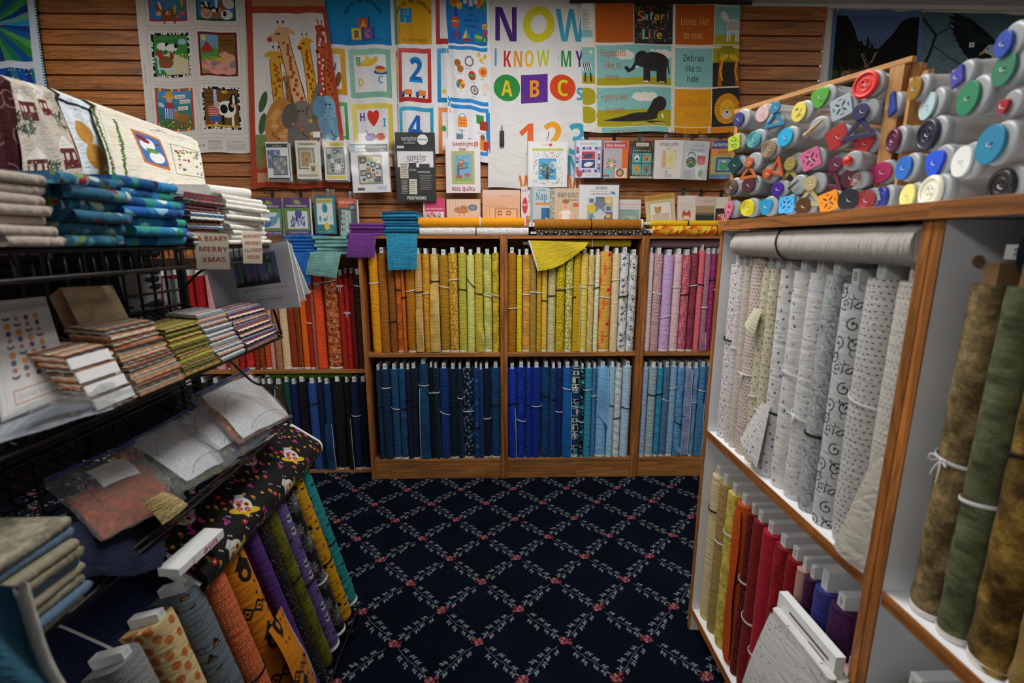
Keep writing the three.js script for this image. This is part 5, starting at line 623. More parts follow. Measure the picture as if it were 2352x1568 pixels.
const cards = [
  (x) => { rect(x, 0, 0, CW, CH, '#d9d9dd'); rect(x, 10, 20, 320, 40, '#1f2024'); text(x, 'Windblown', 170, 42, 30, '#b8b8b8', ''); rect(x, 14, 84, 200, 190, '#5f7398'); quilt(x, 26, 96, 176, 166, 4, 4, ['#6d82a8', '#3c4f74', '#8fa0bd']); rect(x, 90, 150, 220, 196, '#44464a'); quilt(x, 102, 162, 196, 172, 4, 4, ['#8a8d90', '#6a6d70', '#a2a5a8']); rect(x, 10, 372, 320, 22, '#2a2b2f'); lines(x, 80, 352, 180, 2); },
  (x) => { rect(x, 0, 0, CW, CH, '#d9d8d6'); rect(x, 40, 24, 270, 28, '#a8a27e'); text(x, 'Puppy Love', 175, 40, 26, '#5f5a3a', ''); rect(x, 34, 76, 250, 220, '#2f2a20'); rect(x, 42, 84, 234, 204, '#c8bf9c'); for (let i = 0; i < 16; i++) rect(x, 50 + i * 14, 90, 6, 18, '#3a3226'); for (let i = 0; i < 12; i++) { rect(x, 46, 100 + i * 15, 20, 6, '#3a3226'); rect(x, 252, 100 + i * 15, 20, 6, '#3a3226'); } rect(x, 84, 116, 148, 150, '#a08a6a'); animalFace(x, 158, 190, 46, '#b8966a', '#8a6a48'); rect(x, 190, 236, 120, 108, '#d6cca8'); animalFace(x, 250, 292, 30, '#8a7458', '#5f4c38'); rect(x, 20, 350, 300, 26, '#a8a27e'); },
  (x) => { rect(x, 0, 0, CW, CH, '#d4d4da'); rect(x, 30, 20, 280, 36, '#d9c23c'); text(x, 'Sea Buddies', 170, 40, 28, '#5a5a3a', ''); rect(x, 34, 70, 270, 270, '#5a4a48'); rect(x, 42, 78, 254, 254, '#a2a48c'); quilt(x, 50, 86, 238, 238, 5, 5, ['#c8ccd0', '#a7aa92', '#2c4a5c', '#9da08a', '#8a9a98']); rect(x, 30, 356, 280, 26, '#d9c23c'); },
  (x) => { rect(x, 0, 0, CW, CH, '#d8d8dc'); rect(x, 0, 22, CW, 60, '#3c3f44'); poly(x, [[0, 30], [150, 30], [130, 54], [150, 78], [0, 78]], '#d6d9dc'); rect(x, 10, 36, 36, 36, '#62a0b4'); text(x, 'QT', 28, 55, 22, '#d8e6ea'); text(x, 'fabrics', 92, 55, 24, '#5a6a72', ''); text(x, 'Sea Buddies Quilt Kit', 240, 44, 20, '#d0d0d0', 'bold', 'sans-serif', 'center', 170); text(x, 'Featuring Sea Buddies', 250, 68, 15, '#c0c0c0', '', 'sans-serif', 'center', 120); rect(x, 64, 108, 214, 226, '#6a564c'); rect(x, 70, 114, 202, 214, '#a89a64'); quilt(x, 78, 122, 186, 198, 3, 4, ['#2c4656', '#b0a068', '#c6c8c4', '#9aa08a']); quilt(x, 130, 160, 90, 130, 2, 3, ['#c8ccc8', '#2c4656', '#a8775c']); rect(x, 44, 362, 66, 20, '#444'); lines(x, 220, 350, 100, 4, '#5f7fae', 8); },
  (x) => { rect(x, 0, 0, CW, CH, '#17181b'); rect(x, 0, 0, CW, 88, '#0f1012'); text(x, 'sampler', 120, 36, 34, '#d8d8d8', '', 'serif'); lines(x, 70, 56, 110, 2, '#9a9a9a', 6); oval(x, 236, 42, 46, 30, '#dcdcdc'); text(x, 'PRINTWORKS', 236, 42, 12, '#333'); rect(x, 16, 78, 60, 14, '#c8ccd2'); rect(x, 16, 108, 308, 92, '#d6d6da'); text(x, 'sampler', 180, 142, 44, '#2c2c30', '', 'serif'); line(x, [[90, 168], [130, 160], [180, 172], [250, 160]], '#3a3a3e', 3); rect(x, 36, 174, 70, 90, '#c6c4b4'); lines(x, 42, 182, 58, 8, '#55534a', 10); rect(x, 110, 174, 66, 90, '#22242c'); text(x, 'VINTAGE', 143, 214, 15, '#b8bcc4'); rect(x, 200, 180, 90, 26, '#1f2023'); rect(x, 36, 268, 70, 88, '#26272a'); lines(x, 42, 276, 56, 9, '#c0c0bc', 9); rect(x, 110, 268, 66, 88, '#c8c6b2'); lines(x, 116, 280, 52, 6, '#4a4844', 12); text(x, 'INSTRUCTIONS', 240, 226, 15, '#c8c8c8'); lines(x, 200, 244, 110, 9, '#8a8a8a', 10); text(x, 'PRINTWORKS', 170, 378, 26, '#dadada'); },
  (x) => { rect(x, 0, 0, CW, CH, '#dcd6da'); text(x, 'Goodnight', 170, 36, 40, '#8a2a3c'); text(x, 'Owl', 170, 76, 40, '#8a2a3c'); disc(x, 300, 40, 22, '#b8584a'); text(x, 'Q', 300, 42, 30, '#e6dcd8', 'bold', 'serif'); rect(x, 58, 88, 224, 246, '#a8a86a'); for (let i = 0; i < 90; i++) disc(x, 62 + rnd() * 216, 92 + rnd() * 238, 4, '#c4c48c'); rect(x, 86, 114, 168, 196, '#6aa6c8'); line(x, [[120, 300], [124, 200], [200, 150]], '#6a3c22', 16); line(x, [[124, 220], [220, 210]], '#6a3c22', 8); oval(x, 150, 178, 24, 30, '#b84a3a'); oval(x, 198, 172, 24, 32, '#4a90a8'); for (const [a, b] of [[142, 166], [160, 166], [190, 158], [208, 158]]) { disc(x, a, b, 9, '#e6e2da'); disc(x, a, b, 4, '#16140f'); } for (let i = 0; i < 14; i++) oval(x, 100 + rnd() * 140, 120 + rnd() * 100, 9, 5, '#5f9a4a', rnd() * 3); oval(x, 210, 266, 26, 18, '#c8522c'); oval(x, 130, 278, 30, 14, '#b84434'); rect(x, 86, 288, 168, 22, '#7aa84a'); text(x, 'Kids Quilts', 170, 368, 44, '#8a2a2a'); },
  (x) => { rect(x, 0, 0, CW, CH, '#dadadd'); x.strokeStyle = '#b8bcc6'; x.lineWidth = 3; x.strokeRect(10, 10, 320, 380); text(x, 'Cozy', 150, 30, 26, '#c86a5a', '', 'serif'); rect(x, 180, 20, 26, 24, '#b84a34'); rect(x, 34, 62, 270, 22, '#b8bc5a'); rect(x, 40, 86, 258, 290, '#d6d8d8'); for (let i = 0; i < 300; i++) rect(x, 42 + rnd() * 250, 88 + rnd() * 280, 9, 7, ['#5aa0b4', '#b84a3a', '#e2e2e2', '#c8ccd0'][i % 4]); rect(x, 84, 140, 168, 200, '#dcdcdc'); rect(x, 92, 148, 152, 184, '#3f9ac4'); disc(x, 214, 206, 34, '#a8d0e2'); poly(x, [[168, 170], [182, 330], [154, 330]], '#2a2024'); for (let i = 0; i < 12; i++) { x.save(); x.translate(168 + (i % 2 ? -1 : 1) * rr(16, 46), 190 + i * 10); curl(x, 17, '#2a2024', 5); x.restore(); } for (let i = 0; i < 26; i++) disc(x, rr(110, 226), rr(180, 300), 6, ['#c84a3a', '#e0b63c', '#5aa04a', '#dcdce0'][i % 4]); },
  (x) => { rect(x, 0, 0, CW, CH, '#8f95bc'); rect(x, 20, 10, 300, 64, '#d2d2d6'); text(x, 'WISHING WHALES', 170, 44, 30, '#5f6a86', '', 'sans-serif', 'center', 220); rect(x, 20, 74, 300, 270, '#aab0d2'); for (let i = 0; i < 22; i++) rect(x, 24 + (i % 8) * 38, i < 8 ? 78 : i < 16 ? 312 : 100 + (i - 16) * 36, 26, 26, ['#b8343c', '#d8d8dc', '#2c3870', '#8890c0'][i % 4]); for (let i = 0; i < 6; i++) { rect(x, 24, 116 + i * 34, 26, 24, ['#2c3870', '#d8d8dc', '#b8343c'][i % 3]); rect(x, 290, 116 + i * 34, 26, 24, ['#d8d8dc', '#b8343c', '#2c3870'][i % 3]); } rect(x, 76, 112, 190, 190, '#d8d8dc'); rect(x, 88, 122, 166, 82, '#b8343c'); rect(x, 88, 210, 166, 84, '#26366e'); oval(x, 170, 168, 56, 24, '#26366e', -.15); poly(x, [[116, 166], [96, 140], [128, 148]], '#26366e'); oval(x, 170, 256, 54, 24, '#d8d8dc', -.15); poly(x, [[218, 244], [240, 222], [226, 258]], '#d8d8dc'); rect(x, 16, 346, 308, 44, '#d2d2d6'); disc(x, 64, 352, 36, '#b8343c'); text(x, 'FINISHED SIZE: 40"x47"', 220, 366, 18, '#5a5a66', '', 'sans-serif', 'center', 150); },
  (x) => { rect(x, 0, 0, CW, CH, '#d8642c'); rect(x, 0, 0, 250, 300, '#b4adb4'); lines(x, 16, 84, 220, 16, '#a49ca6', 12); rect(x, 10, 18, 300, 58, '#b8384a'); text(x, 'Elsie Avenue', 160, 48, 42, '#e6d6d6', 'bold', 'sans-serif', 'center', 270); for (let i = 0; i < 24; i++) poly(x, [[110, 250], [110 + 70 * Math.cos(i * .262), 250 + 70 * Math.sin(i * .262)], [110 + 70 * Math.cos(i * .262 + .26), 250 + 70 * Math.sin(i * .262 + .26)]], ['#c8423c', '#e0a03c', '#7ab04a', '#4a90c0', '#8a5aa8', '#d8d0c0'][i % 6]); disc(x, 110, 250, 26, '#d8c8b4'); rect(x, 0, 300, 150, 100, '#7ab0b4'); rect(x, 160, 290, 160, 100, '#d8ccbc'); oval(x, 230, 336, 56, 46, '#8a6244'); oval(x, 230, 340, 26, 24, '#c8a888'); rect(x, 0, 360, 90, 22, '#c83a5a'); },
  (x) => { rect(x, 0, 0, CW, CH, '#3a3024'); for (let i = 0; i < 70; i++) oval(x, rnd() * CW, rnd() * CH, 18, 12, ['#5a4a30', '#2a241c', '#6a5a38'][i % 3], rnd() * 3); rect(x, 90, 26, 170, 36, '#c8c0ac'); text(x, 'Safari Time', 175, 45, 22, '#3a3430', ''); rect(x, 36, 90, 272, 290, '#16130f'); for (let i = 0; i < 10; i++) { x.save(); x.translate(60 + i * 25, 108); star(x, 13, i % 2 ? '#d0b050' : '#c8c8c0', 4); x.restore(); x.save(); x.translate(60 + i * 25, 360); star(x, 13, i % 2 ? '#d0b050' : '#c8c8c0', 4); x.restore(); } for (const [a, b, c, c2, bg] of [[42, 130, '#d8d8d4', '#2a2a2c', '#4a9a9a'], [176, 130, '#c87a2c', '#8a4a1c', '#5aa4a4'], [42, 244, '#d0962c', '#a8641c', '#5aa4a4'], [176, 244, '#7a5a44', '#54402f', '#4a9a9a']]) { rect(x, a, b, 126, 106, bg); animalFace(x, a + 64, b + 56, 36, c, c2); } rect(x, 20, 376, 300, 24, '#c8c4b8'); text(x, 'by Coach House Designs', 170, 388, 19, '#2c2a28', ''); },
  (x) => { rect(x, 0, 0, CW, CH, '#d6cdcb'); text(x, 'STAR LITE', 170, 44, 42, '#2a2426', 'bold', 'serif', 'center', 220); lines(x, 140, 72, 60, 3, '#777', 8); rect(x, 86, 100, 168, 190, '#a8b88a'); rect(x, 92, 106, 156, 178, '#d8cfa4'); rect(x, 100, 112, 40, 166, '#d4a88a'); for (let i = 0; i < 30; i++) disc(x, 104 + (i % 3) * 14, 120 + Math.floor(i / 3) * 16, 4, '#c86a4a'); oval(x, 190, 200, 34, 50, '#d6c87a'); text(x, 'D', 150, 330, 46, '#2a2426', '', 'serif'); lines(x, 130, 350, 100, 4, '#777', 9); },
  (x) => { rect(x, 0, 0, CW, CH, '#b9bfc0'); text(x, 'AUNTIES TWO', 190, 50, 26, '#5f6a6a', ''); text(x, 'Baby Buggies', 190, 90, 30, '#5f6a6a', '', 'serif'); rect(x, 40, 120, 270, 170, '#cfcfcf'); oval(x, 120, 220, 66, 56, '#2c6a72'); for (let i = 0; i < 24; i++) disc(x, 60 + rnd() * 120, 180 + rnd() * 80, 8, ['#b84a3a', '#4a9a5a', '#d8b43c'][i % 3]); x.strokeStyle = '#2c5a60'; x.lineWidth = 10; x.beginPath(); x.arc(120, 170, 50, 3.3, 6.1); x.stroke(); rect(x, 190, 150, 110, 60, '#b85a5a'); oval(x, 245, 215, 56, 30, '#c86a6a'); oval(x, 230, 330, 50, 60, '#d8d8d4'); oval(x, 250, 330, 30, 40, '#8aa48a'); lines(x, 40, 310, 100, 8, '#888', 10); },
  (x) => { rect(x, 0, 0, CW, CH, '#c85a34'); rect(x, 10, 10, 320, 80, '#2f3f7a'); text(x, "Sammy's", 130, 50, 54, '#c8cade', 'bold', 'serif'); rect(x, 10, 96, 320, 60, '#d88a34'); text(x, 'olive!', 150, 126, 46, '#3a5a4a'); rect(x, 10, 160, 320, 190, '#9aa45a'); rect(x, 70, 180, 200, 150, '#2f3f5a'); rect(x, 90, 196, 160, 118, '#6a9ac4'); oval(x, 170, 260, 50, 54, '#4a9a6a'); disc(x, 156, 220, 12, '#e2e2d8'); disc(x, 184, 220, 12, '#e2e2d8'); rect(x, 10, 352, 320, 40, '#3a7ab0'); },
  (x) => { rect(x, 0, 0, CW, CH, '#4a2a66'); poly(x, [[130, 60], [160, 26], [210, 40], [240, 66], [170, 74]], '#8a9a2c'); text(x, 'funkyfriendsfactory', 170, 92, 34, '#c8c0d0', 'bold', 'sans-serif', 'center', 280); rect(x, 0, 116, CW, 244, '#5a8a34'); rect(x, 40, 160, 270, 170, '#d4d2d8'); oval(x, 190, 260, 100, 50, '#5f98b4', -.3); poly(x, [[250, 210], [300, 150], [330, 180], [280, 240]], '#5f98b4'); oval(x, 150, 290, 50, 30, '#3a6a9a', -.4); text(x, 'William Whale', 200, 382, 34, '#b8a8c8'); },
  (x) => { rect(x, 0, 0, CW, CH, '#4a2a66'); poly(x, [[130, 60], [160, 26], [210, 40], [240, 66], [170, 74]], '#8a9a2c'); text(x, 'funkyfriendsfactory', 170, 92, 34, '#c8c0d0', 'bold', 'sans-serif', 'center', 280); rect(x, 0, 116, CW, 244, '#5a8a34'); rect(x, 40, 150, 270, 190, '#d4d2d8'); for (let i = 0; i < 60; i++) { x.save(); x.translate(175 + rr(-90, 90), 260 + rr(-50, 50)); x.rotate(rnd() * 3); oval(x, 0, 0, 22, 7, ['#3a4a8a', '#c8ccd8', '#6a7ab0', '#20285a'][i % 4]); x.restore(); } disc(x, 190, 180, 46, '#3a4a8a'); text(x, 'Ocean Octopus', 180, 382, 34, '#b8a8c8'); },
  (x) => { rect(x, 0, 0, CW, CH, '#1f6a74'); for (let i = 0; i < 18; i++) poly(x, [[rnd() * CW, rnd() * CH], [rnd() * CW, rnd() * CH], [rnd() * CW, rnd() * CH]], 'rgba(90,160,160,.35)'); rect(x, 44, 30, 250, 44, '#c8b45a'); text(x, 'shannonashley', 170, 54, 30, '#2c2c24', '', 'serif', 'center', 220); rect(x, 44, 80, 250, 220, '#d2d4d4'); oval(x, 170, 130, 44, 50, '#3a9a9a'); for (let i = 0; i < 8; i++) line(x, [[140 + i * 9, 100], [150 + i * 7, 170]], '#1f5a5e', 4); oval(x, 90, 240, 20, 30, '#3a9a9a'); oval(x, 170, 250, 30, 18, '#3a9a9a'); line(x, [[190, 245], [210, 210]], '#3a9a9a', 10); text(x, '23', 260, 230, 30, '#3a9a9a'); disc(x, 190, 320, 40, '#d8bc3a'); text(x, 'Science is Golden', 160, 374, 28, '#8ac4c4', '', 'sans-serif', 'center', 240); },
  (x) => { rect(x, 0, 0, CW, CH, '#4a4e52'); rect(x, 0, 0, CW, 100, '#c8583a'); text(x, 'GOING COASTAL!', 150, 44, 40, '#e2c8b8', 'bold', 'serif', 'center', 260); rect(x, 200, 60, 120, 70, '#1c1e22'); rect(x, 220, 76, 80, 40, '#8a8e92'); poly(x, [[60, 120], [230, 130], [240, 400], [20, 400]], '#8fb4b0'); for (let i = 0; i < 16; i++) { x.save(); x.translate(60 + (i % 4) * 44, 160 + Math.floor(i / 4) * 58); x.rotate(rnd()); oval(x, 0, 0, 18, 10, ['#22323a', '#c8583a', '#d8d4c4', '#d8a43c'][i % 4]); x.restore(); } },
  (x) => { rect(x, 0, 0, CW, CH, '#c23a6c'); rect(x, 0, 0, 24, CH, '#dcc8d0'); text(x, 'QUILT PATTERN BOOKLET', 180, 150, 26, '#ecd0dc', 'bold', 'sans-serif', 'center', 270); rect(x, 30, 190, 290, 210, '#dcd6d2'); quilt(x, 50, 200, 160, 190, 5, 6, ['#b84a64', '#dcd6d2', '#8a5a5a']); quilt(x, 230, 210, 80, 180, 2, 4, ['#5a6a8a', '#dcd6d2']); },
  (x) => { rect(x, 0, 0, CW, CH, '#d8bca4'); for (let i = 0; i < 12; i++) rect(x, i * 30, 0, 4, CH, '#c4a488'); disc(x, 110, 150, 34, '#a8744a'); disc(x, 170, 130, 40, '#a8744a'); disc(x, 150, 220, 66, '#e2b498'); oval(x, 150, 170, 70, 34, '#b07c50'); disc(x, 130, 226, 6, '#4a2a1c'); disc(x, 176, 226, 6, '#4a2a1c'); disc(x, 262, 120, 46, '#5a6a7c'); disc(x, 262, 120, 30, '#7a8a9a'); rect(x, 100, 290, 120, 110, '#dca89a'); },
  (x) => { rect(x, 0, 0, CW, CH, '#d8a888'); vgrad(x, 0, 0, CW, 130, '#d8bcae', '#d8a888'); text(x, 'quilt frames', 210, 70, 22, '#a4705c', '', 'serif'); for (const [a, b, w2, h2] of [[30, 170, 150, 220], [60, 190, 160, 210]]) { rect(x, a, b, w2, h2, '#b88660'); rect(x, a + 6, b + 6, w2 - 12, h2 - 12, '#dcb08a'); } rect(x, 110, 200, 210, 200, '#b07c54'); rect(x, 122, 212, 186, 188, '#dfae84'); quilt(x, 136, 226, 160, 50, 4, 1, ['#8a5a40', '#dcb08a']); quilt(x, 136, 300, 160, 50, 4, 1, ['#8a5a40', '#dcb08a']); },
  (x) => { rect(x, 0, 0, CW, CH, '#d8cccc'); text(x, "Annie's", 110, 40, 50, '#6a4a4a', '', 'serif'); text(x, 'S', 250, 120, 110, '#4a8a9a'); disc(x, 120, 190, 80, '#b8343c'); text(x, 'Create 12', 120, 180, 30, '#ecdcdc'); rect(x, 160, 290, 180, 110, '#c84a3a'); quilt(x, 190, 290, 140, 110, 3, 3, ['#5a9a5a', '#d8b43c', '#c84a3a']); },
  (x) => { rect(x, 0, 0, CW, CH, '#b8c4c8'); text(x, 'ADORABLE', 200, 40, 26, '#4a8a9a'); text(x, 'Nap', 190, 100, 100, '#3a7a94', 'bold', 'serif'); rect(x, 90, 160, 250, 22, '#d8843a'); rect(x, 190, 210, 150, 190, '#1f6a9a'); for (let i = 0; i < 9; i++) disc(x, 300, 220 + i * 18, 9, '#12283a'); x.save(); x.translate(290, 320); star(x, 34, '#d8b43c'); x.restore(); rect(x, 0, 0, 50, CH, '#9aa8b0'); },
  (x) => { rect(x, 0, 0, CW, CH, '#c8b096'); text(x, 'BABY QUILTS', 190, 70, 64, '#2f4a64', 'bold', 'serif', 'center', 300); text(x, 'FOR BEGINNERS', 220, 120, 24, '#6a5a48'); rect(x, 250, 150, 80, 40, '#c85a3a'); baby(x, 150, 170); for (let i = 0; i < 10; i++) poly(x, [[i * 40, 400], [i * 40 + 20, 320], [i * 40 + 44, 400]], ['#d8b43c', '#c84a4a', '#dcdcd8'][i % 3]); },
  (x) => { rect(x, 0, 0, CW, CH, '#d8d8da'); text(x, 'RUBIN', 190, 30, 30, '#3a5a7a', 'bold', 'serif'); text(x, 'Robins Wells', 170, 60, 24, '#b8925a', '', 'serif'); text(x, 'ONE-PIECE QUILT KIT', 190, 86, 17, '#6a6a6e'); quilt(x, 70, 112, 220, 288, 3, 4, ['#c8ccd0', '#5f6a86', '#d8b83a', '#4f9aa0', '#a8adb4']); for (let j = 0; j < 3; j++) poly(x, [[180, 130 + j * 96], [240, 180 + j * 96], [180, 230 + j * 96], [120, 180 + j * 96]], j % 2 ? '#c4c9ce' : '#747d8e'); oval(x, 290, 76, 22, 12, '#5a84b4', .6); },
  (x) => { rect(x, 0, 0, CW, CH, '#d4cecb'); text(x, 'House Needle Box', 170, 70, 40, '#b86a5c', '', 'serif', 'center', 300); text(x, 'a little box of needlecraft', 170, 110, 20, '#8a7a74', ''); rect(x, 20, 140, 300, 260, '#8aa09a'); oval(x, 180, 290, 110, 60, '#a9bcb4'); oval(x, 130, 300, 50, 40, '#7d948e'); },
  (x) => { rect(x, 0, 0, CW, CH, '#c8b896'); rect(x, 0, 0, CW, 70, '#b8923a'); text(x, 'Baby Dreams Quilt', 170, 36, 34, '#3a3424', '', 'serif', 'center', 280); rect(x, 40, 90, 260, 290, '#a8ac8a'); rect(x, 52, 102, 236, 266, '#dcd6cc'); disc(x, 140, 190, 40, '#b88a5a'); disc(x, 112, 158, 14, '#a87a4a'); disc(x, 168, 158, 14, '#a87a4a'); quilt(x, 70, 230, 200, 120, 5, 4, ['#c8a8b8', '#a8c0b4', '#c8c08a', '#b8a8c8']); },
  (x) => { rect(x, 0, 0, CW, CH, '#d8ccc8'); rect(x, 60, 90, 220, 240, '#cfc4bc'); oval(x, 170, 240, 74, 80, '#b8442c'); oval(x, 170, 170, 40, 40, '#cfc4bc'); rect(x, 120, 250, 100, 50, '#d8ccc0'); lines(x, 100, 350, 140, 4, '#a08a80', 9); },
  (x) => { rect(x, 0, 0, CW, CH, '#cbbab0'); text(x, 'Lap Knot', 200, 60, 34, '#8a6a5a', '', 'serif'); rect(x, 20, 120, 300, 90, '#a4866a'); rect(x, 20, 210, 300, 30, '#6a5a4a'); rect(x, 20, 240, 300, 90, '#1c2030'); rect(x, 20, 330, 300, 70, '#1f4a3a'); },
  (x) => { rect(x, 0, 0, CW, CH, '#d8d0cc'); rect(x, 20, 150, 300, 250, '#1c1a1c'); quilt(x, 60, 220, 240, 180, 5, 4, ['#b8322c', '#dcd8d2', '#a8282a']); },
  (x) => { rect(x, 0, 0, CW, CH, '#c9c4c0'); rect(x, 30, 40, 280, 300, '#8a9a9a'); quilt(x, 50, 60, 240, 260, 4, 4, ['#7a8a8a', '#c8c4bc', '#a89a7a']); },
];
const atlas = ctex(cv(COLS * CW, 5 * CH, (x) => cards.forEach((f, i) => { x.save(); x.beginPath(); x.rect((i % COLS) * CW, Math.floor(i / COLS) * CH, CW, CH); x.clip(); x.translate((i % COLS) * CW, Math.floor(i / COLS) * CH); f(x); x.restore(); })), false);
const cardMat = new THREE.MeshPhysicalMaterial({ map: atlas, roughness: .5 });
function cardGeo(i, w, h, t) {   // a card w x h x t standing on its lower edge, printed face to +z
  const g = new THREE.BoxGeometry(w, h, t), uv = g.attributes.uv, n = g.attributes.normal, c = i % COLS, r = Math.floor(i / COLS), e = .004;
  for (let k = 0; k < uv.count; k++) { const f = n.getZ(k) > .5, u = f ? e + uv.getX(k) * (1 - 2 * e) : .03, v = f ? e + uv.getY(k) * (1 - 2 * e) : .02; uv.setXY(k, (c + u) / COLS, 1 - (r + 1 - v) / 5); }
  return g;
}
const sleeveGeo = (w, h, d, sd) => sheet(10, 12, (u, v) => V((u - .5) * w, (v - .5) * h, d + .0016 * Math.sin(u * 7 + sd) * Math.sin(v * 5 + sd * 2) + .0008 * Math.sin(v * 15 + u * 5 + sd)), w, h);
const PK2 = 'sewing pattern packets hung on the slatted wall';
function packet(label, i, x0, y0, x1, y1, D, t, o = {}) {
  const A = onZ(x0, y0, D), B = onZ(x1, y1, D), w = Math.abs(B.x - A.x), h = A.y - B.y, g = thing('pattern_packet', label, 'pattern packet', V((A.x + B.x) / 2, B.y + h / 2, -D), PK2), up = o.up ?? h * .16;
  g.rotation.set(o.rx ?? -.03, rr(-.05, .05), o.rz ?? 0);
  add('card', cardGeo(i, w, h, t).translate(0, 0, -t / 2), cardMat, g);
  if (o.back) add('back_card', new THREE.BoxGeometry(w, h, .003).translate(.009, -.006, -t - .003), M.paper, g);
  if (o.sleeve !== false) add('sleeve', sleeveGeo(w * 1.06, h + up, .003, i).translate(0, up / 2, 0), M.clear, g);
  if (o.hook !== false) {
    const q = V((A.x + B.x) / 2 + (o.hx ?? 0), A.y + (o.hy ?? .025), -D), k = thing('wall_hook', `${o.hc ?? 'black'} wire wall hook holding the ${label.replace(/^.*? (packet|kit|booklet|book) /, (m) => m)}`.split(' ').slice(0, 15).join(' '), 'wall hook', V(q.x, q.y, -WALL + .001), 'wire hooks on the slatted wall');
    add('back_plate', new RoundedBoxGeometry(.018, .045, .004, 1, .001).translate(0, 0, .003), o.hc === 'steel' ? M.steel : M.hook, k);
    const L = WALL - D + .03; add('prong', tube([V(0, 0, .004), V(0, .001, L * .8), V(0, .006, L), V(0, .016, L + .006)], .0022, 14, 6), o.hc === 'steel' ? M.steel : M.hook, k);
  }
}
const D1 = 2.955, D2 = 2.95;
packet('pattern packet with blue and grey windmill quilts', 0, 608, 325, 668, 414, D1, .008, { back: 1 });
packet('pattern packet with a puppy portrait quilt', 1, 676, 322, 735, 411, D1, .008, { back: 1 });
packet('pattern packet with yellow bands and nautical quilt blocks', 2, 741, 322, 800, 414, D1, .01, { back: 1 });
packet('thick white quilt kit with dark header band', 3, 803, 324, 896, 442, 2.93, .03, { hc: 'steel', hy: .035, rz: .02 });
packet('black and white lettering sampler kit with black header', 4, 906, 303, 1002, 463, 2.935, .02, { up: .01, hy: .005 });
packet('white owl nursery quilt packet with pink title', 5, 1022, 319, 1104, 443, 2.95, .012, {});
packet('white packet with a curly tree quilt on blue', 6, 1213, 324, 1302, 430, 2.94, .014, {});
packet('lilac packet with red and blue whale squares', 7, 1321, 320, 1381, 409, D1, .01, {});
packet('orange packet with a crimson title and rainbow pinwheel', 8, 1388, 323, 1441, 410, D1, .01, {});
packet('dark brown packet with four jungle animal squares', 9, 1447, 322, 1500, 410, D1, .01, {});
packet('plain pinkish white packet with a small moon quilt', 10, 1505, 321, 1565, 411, D1, .01, { hc: 'steel' });
packet('grey packet with little fabric baby buggies', 11, 1569, 323, 1624, 413, D1, .01, { rz: -.03 });
packet('orange and navy packet with a green dinosaur quilt', 12, 1636, 320, 1690, 411, D1, .016, {});
packet('purple and green packet with a blue whale toy', 13, 583, 454, 650, 538, D2, .012, { back: 1 });
packet('purple and green packet with a striped octopus toy', 14, 650, 453, 714, 537, D2 - .004, .012, { back: 1 });
packet('teal packet with small robots and a yellow seal', 15, 719, 449, 774, 537, D2, .01, { hc: 'steel' });
packet('coral topped packet with coastal creature strip', 16, 775, 455, 822, 541, D2, .012, { hc: 'steel', back: 1 });
packet('bright pink quilt booklet behind the orange bolt', 17, 971, 455, 1023, 520, D2, .006, { sleeve: false, hook: false });
packet('beige packet with a cartoon girl and grey rosette', 18, 1025, 457, 1104, 522, D2, .008, { hook: false });
packet('peach packet with wooden quilt frame drawings', 19, 1108, 436, 1194, 520, 2.93, .01, { hook: false, up: .05 });
packet('cream booklet with a red disc beside the peach packet', 20, 1197, 428, 1222, 520, D2, .006, { sleeve: false, hook: false });
packet('pale blue nap mat book with a yellow star', 21, 1219, 427, 1262, 522, 2.935, .008, { hook: false });
packet('tan book with a crawling baby on its cover', 22, 1274, 432, 1331, 522, 2.925, .008, { sleeve: false, hook: false });
packet('white kit with a blue and yellow diamond quilt', 23, 1331, 424, 1419, 522, 2.915, .02, { hook: false, up: .012 });
packet('white packet with a grey needle box photograph', 24, 1421, 458, 1470, 522, D2, .008, { hook: false, up: .05 });
packet('tilted tan packet with a bear nursery quilt', 25, 1486, 446, 1548, 522, 2.925, .008, { rz: .12, hook: false });
packet('white packet with a red baby bib', 26, 1558, 449, 1596, 522, D2, .008, {});
packet('beige packet with a striped folded lap quilt', 27, 1598, 451, 1641, 522, D2 - .003, .008, {});
packet('white packet with a red checked quilt on black', 28, 1642, 452, 1690, 522, D2, .008, {});
packet('pale lemon packet with a giraffe behind the baby book', 29, 1250, 428, 1276, 520, 2.945, .006, { sleeve: false, hook: false });
// bare black clip on the alphabet panel
{ const q = onZ(1153, 318, WALL - .035), g = thing('panel_clip', 'black plastic clip pinching the alphabet panel', 'clip', q); add('body', new RoundedBoxGeometry(.026, .085, .01, 2, .003), M.hook, g); add('stem', rod(V(0, .03, 0), V(0, .07, .004), .003), M.hook, g); }

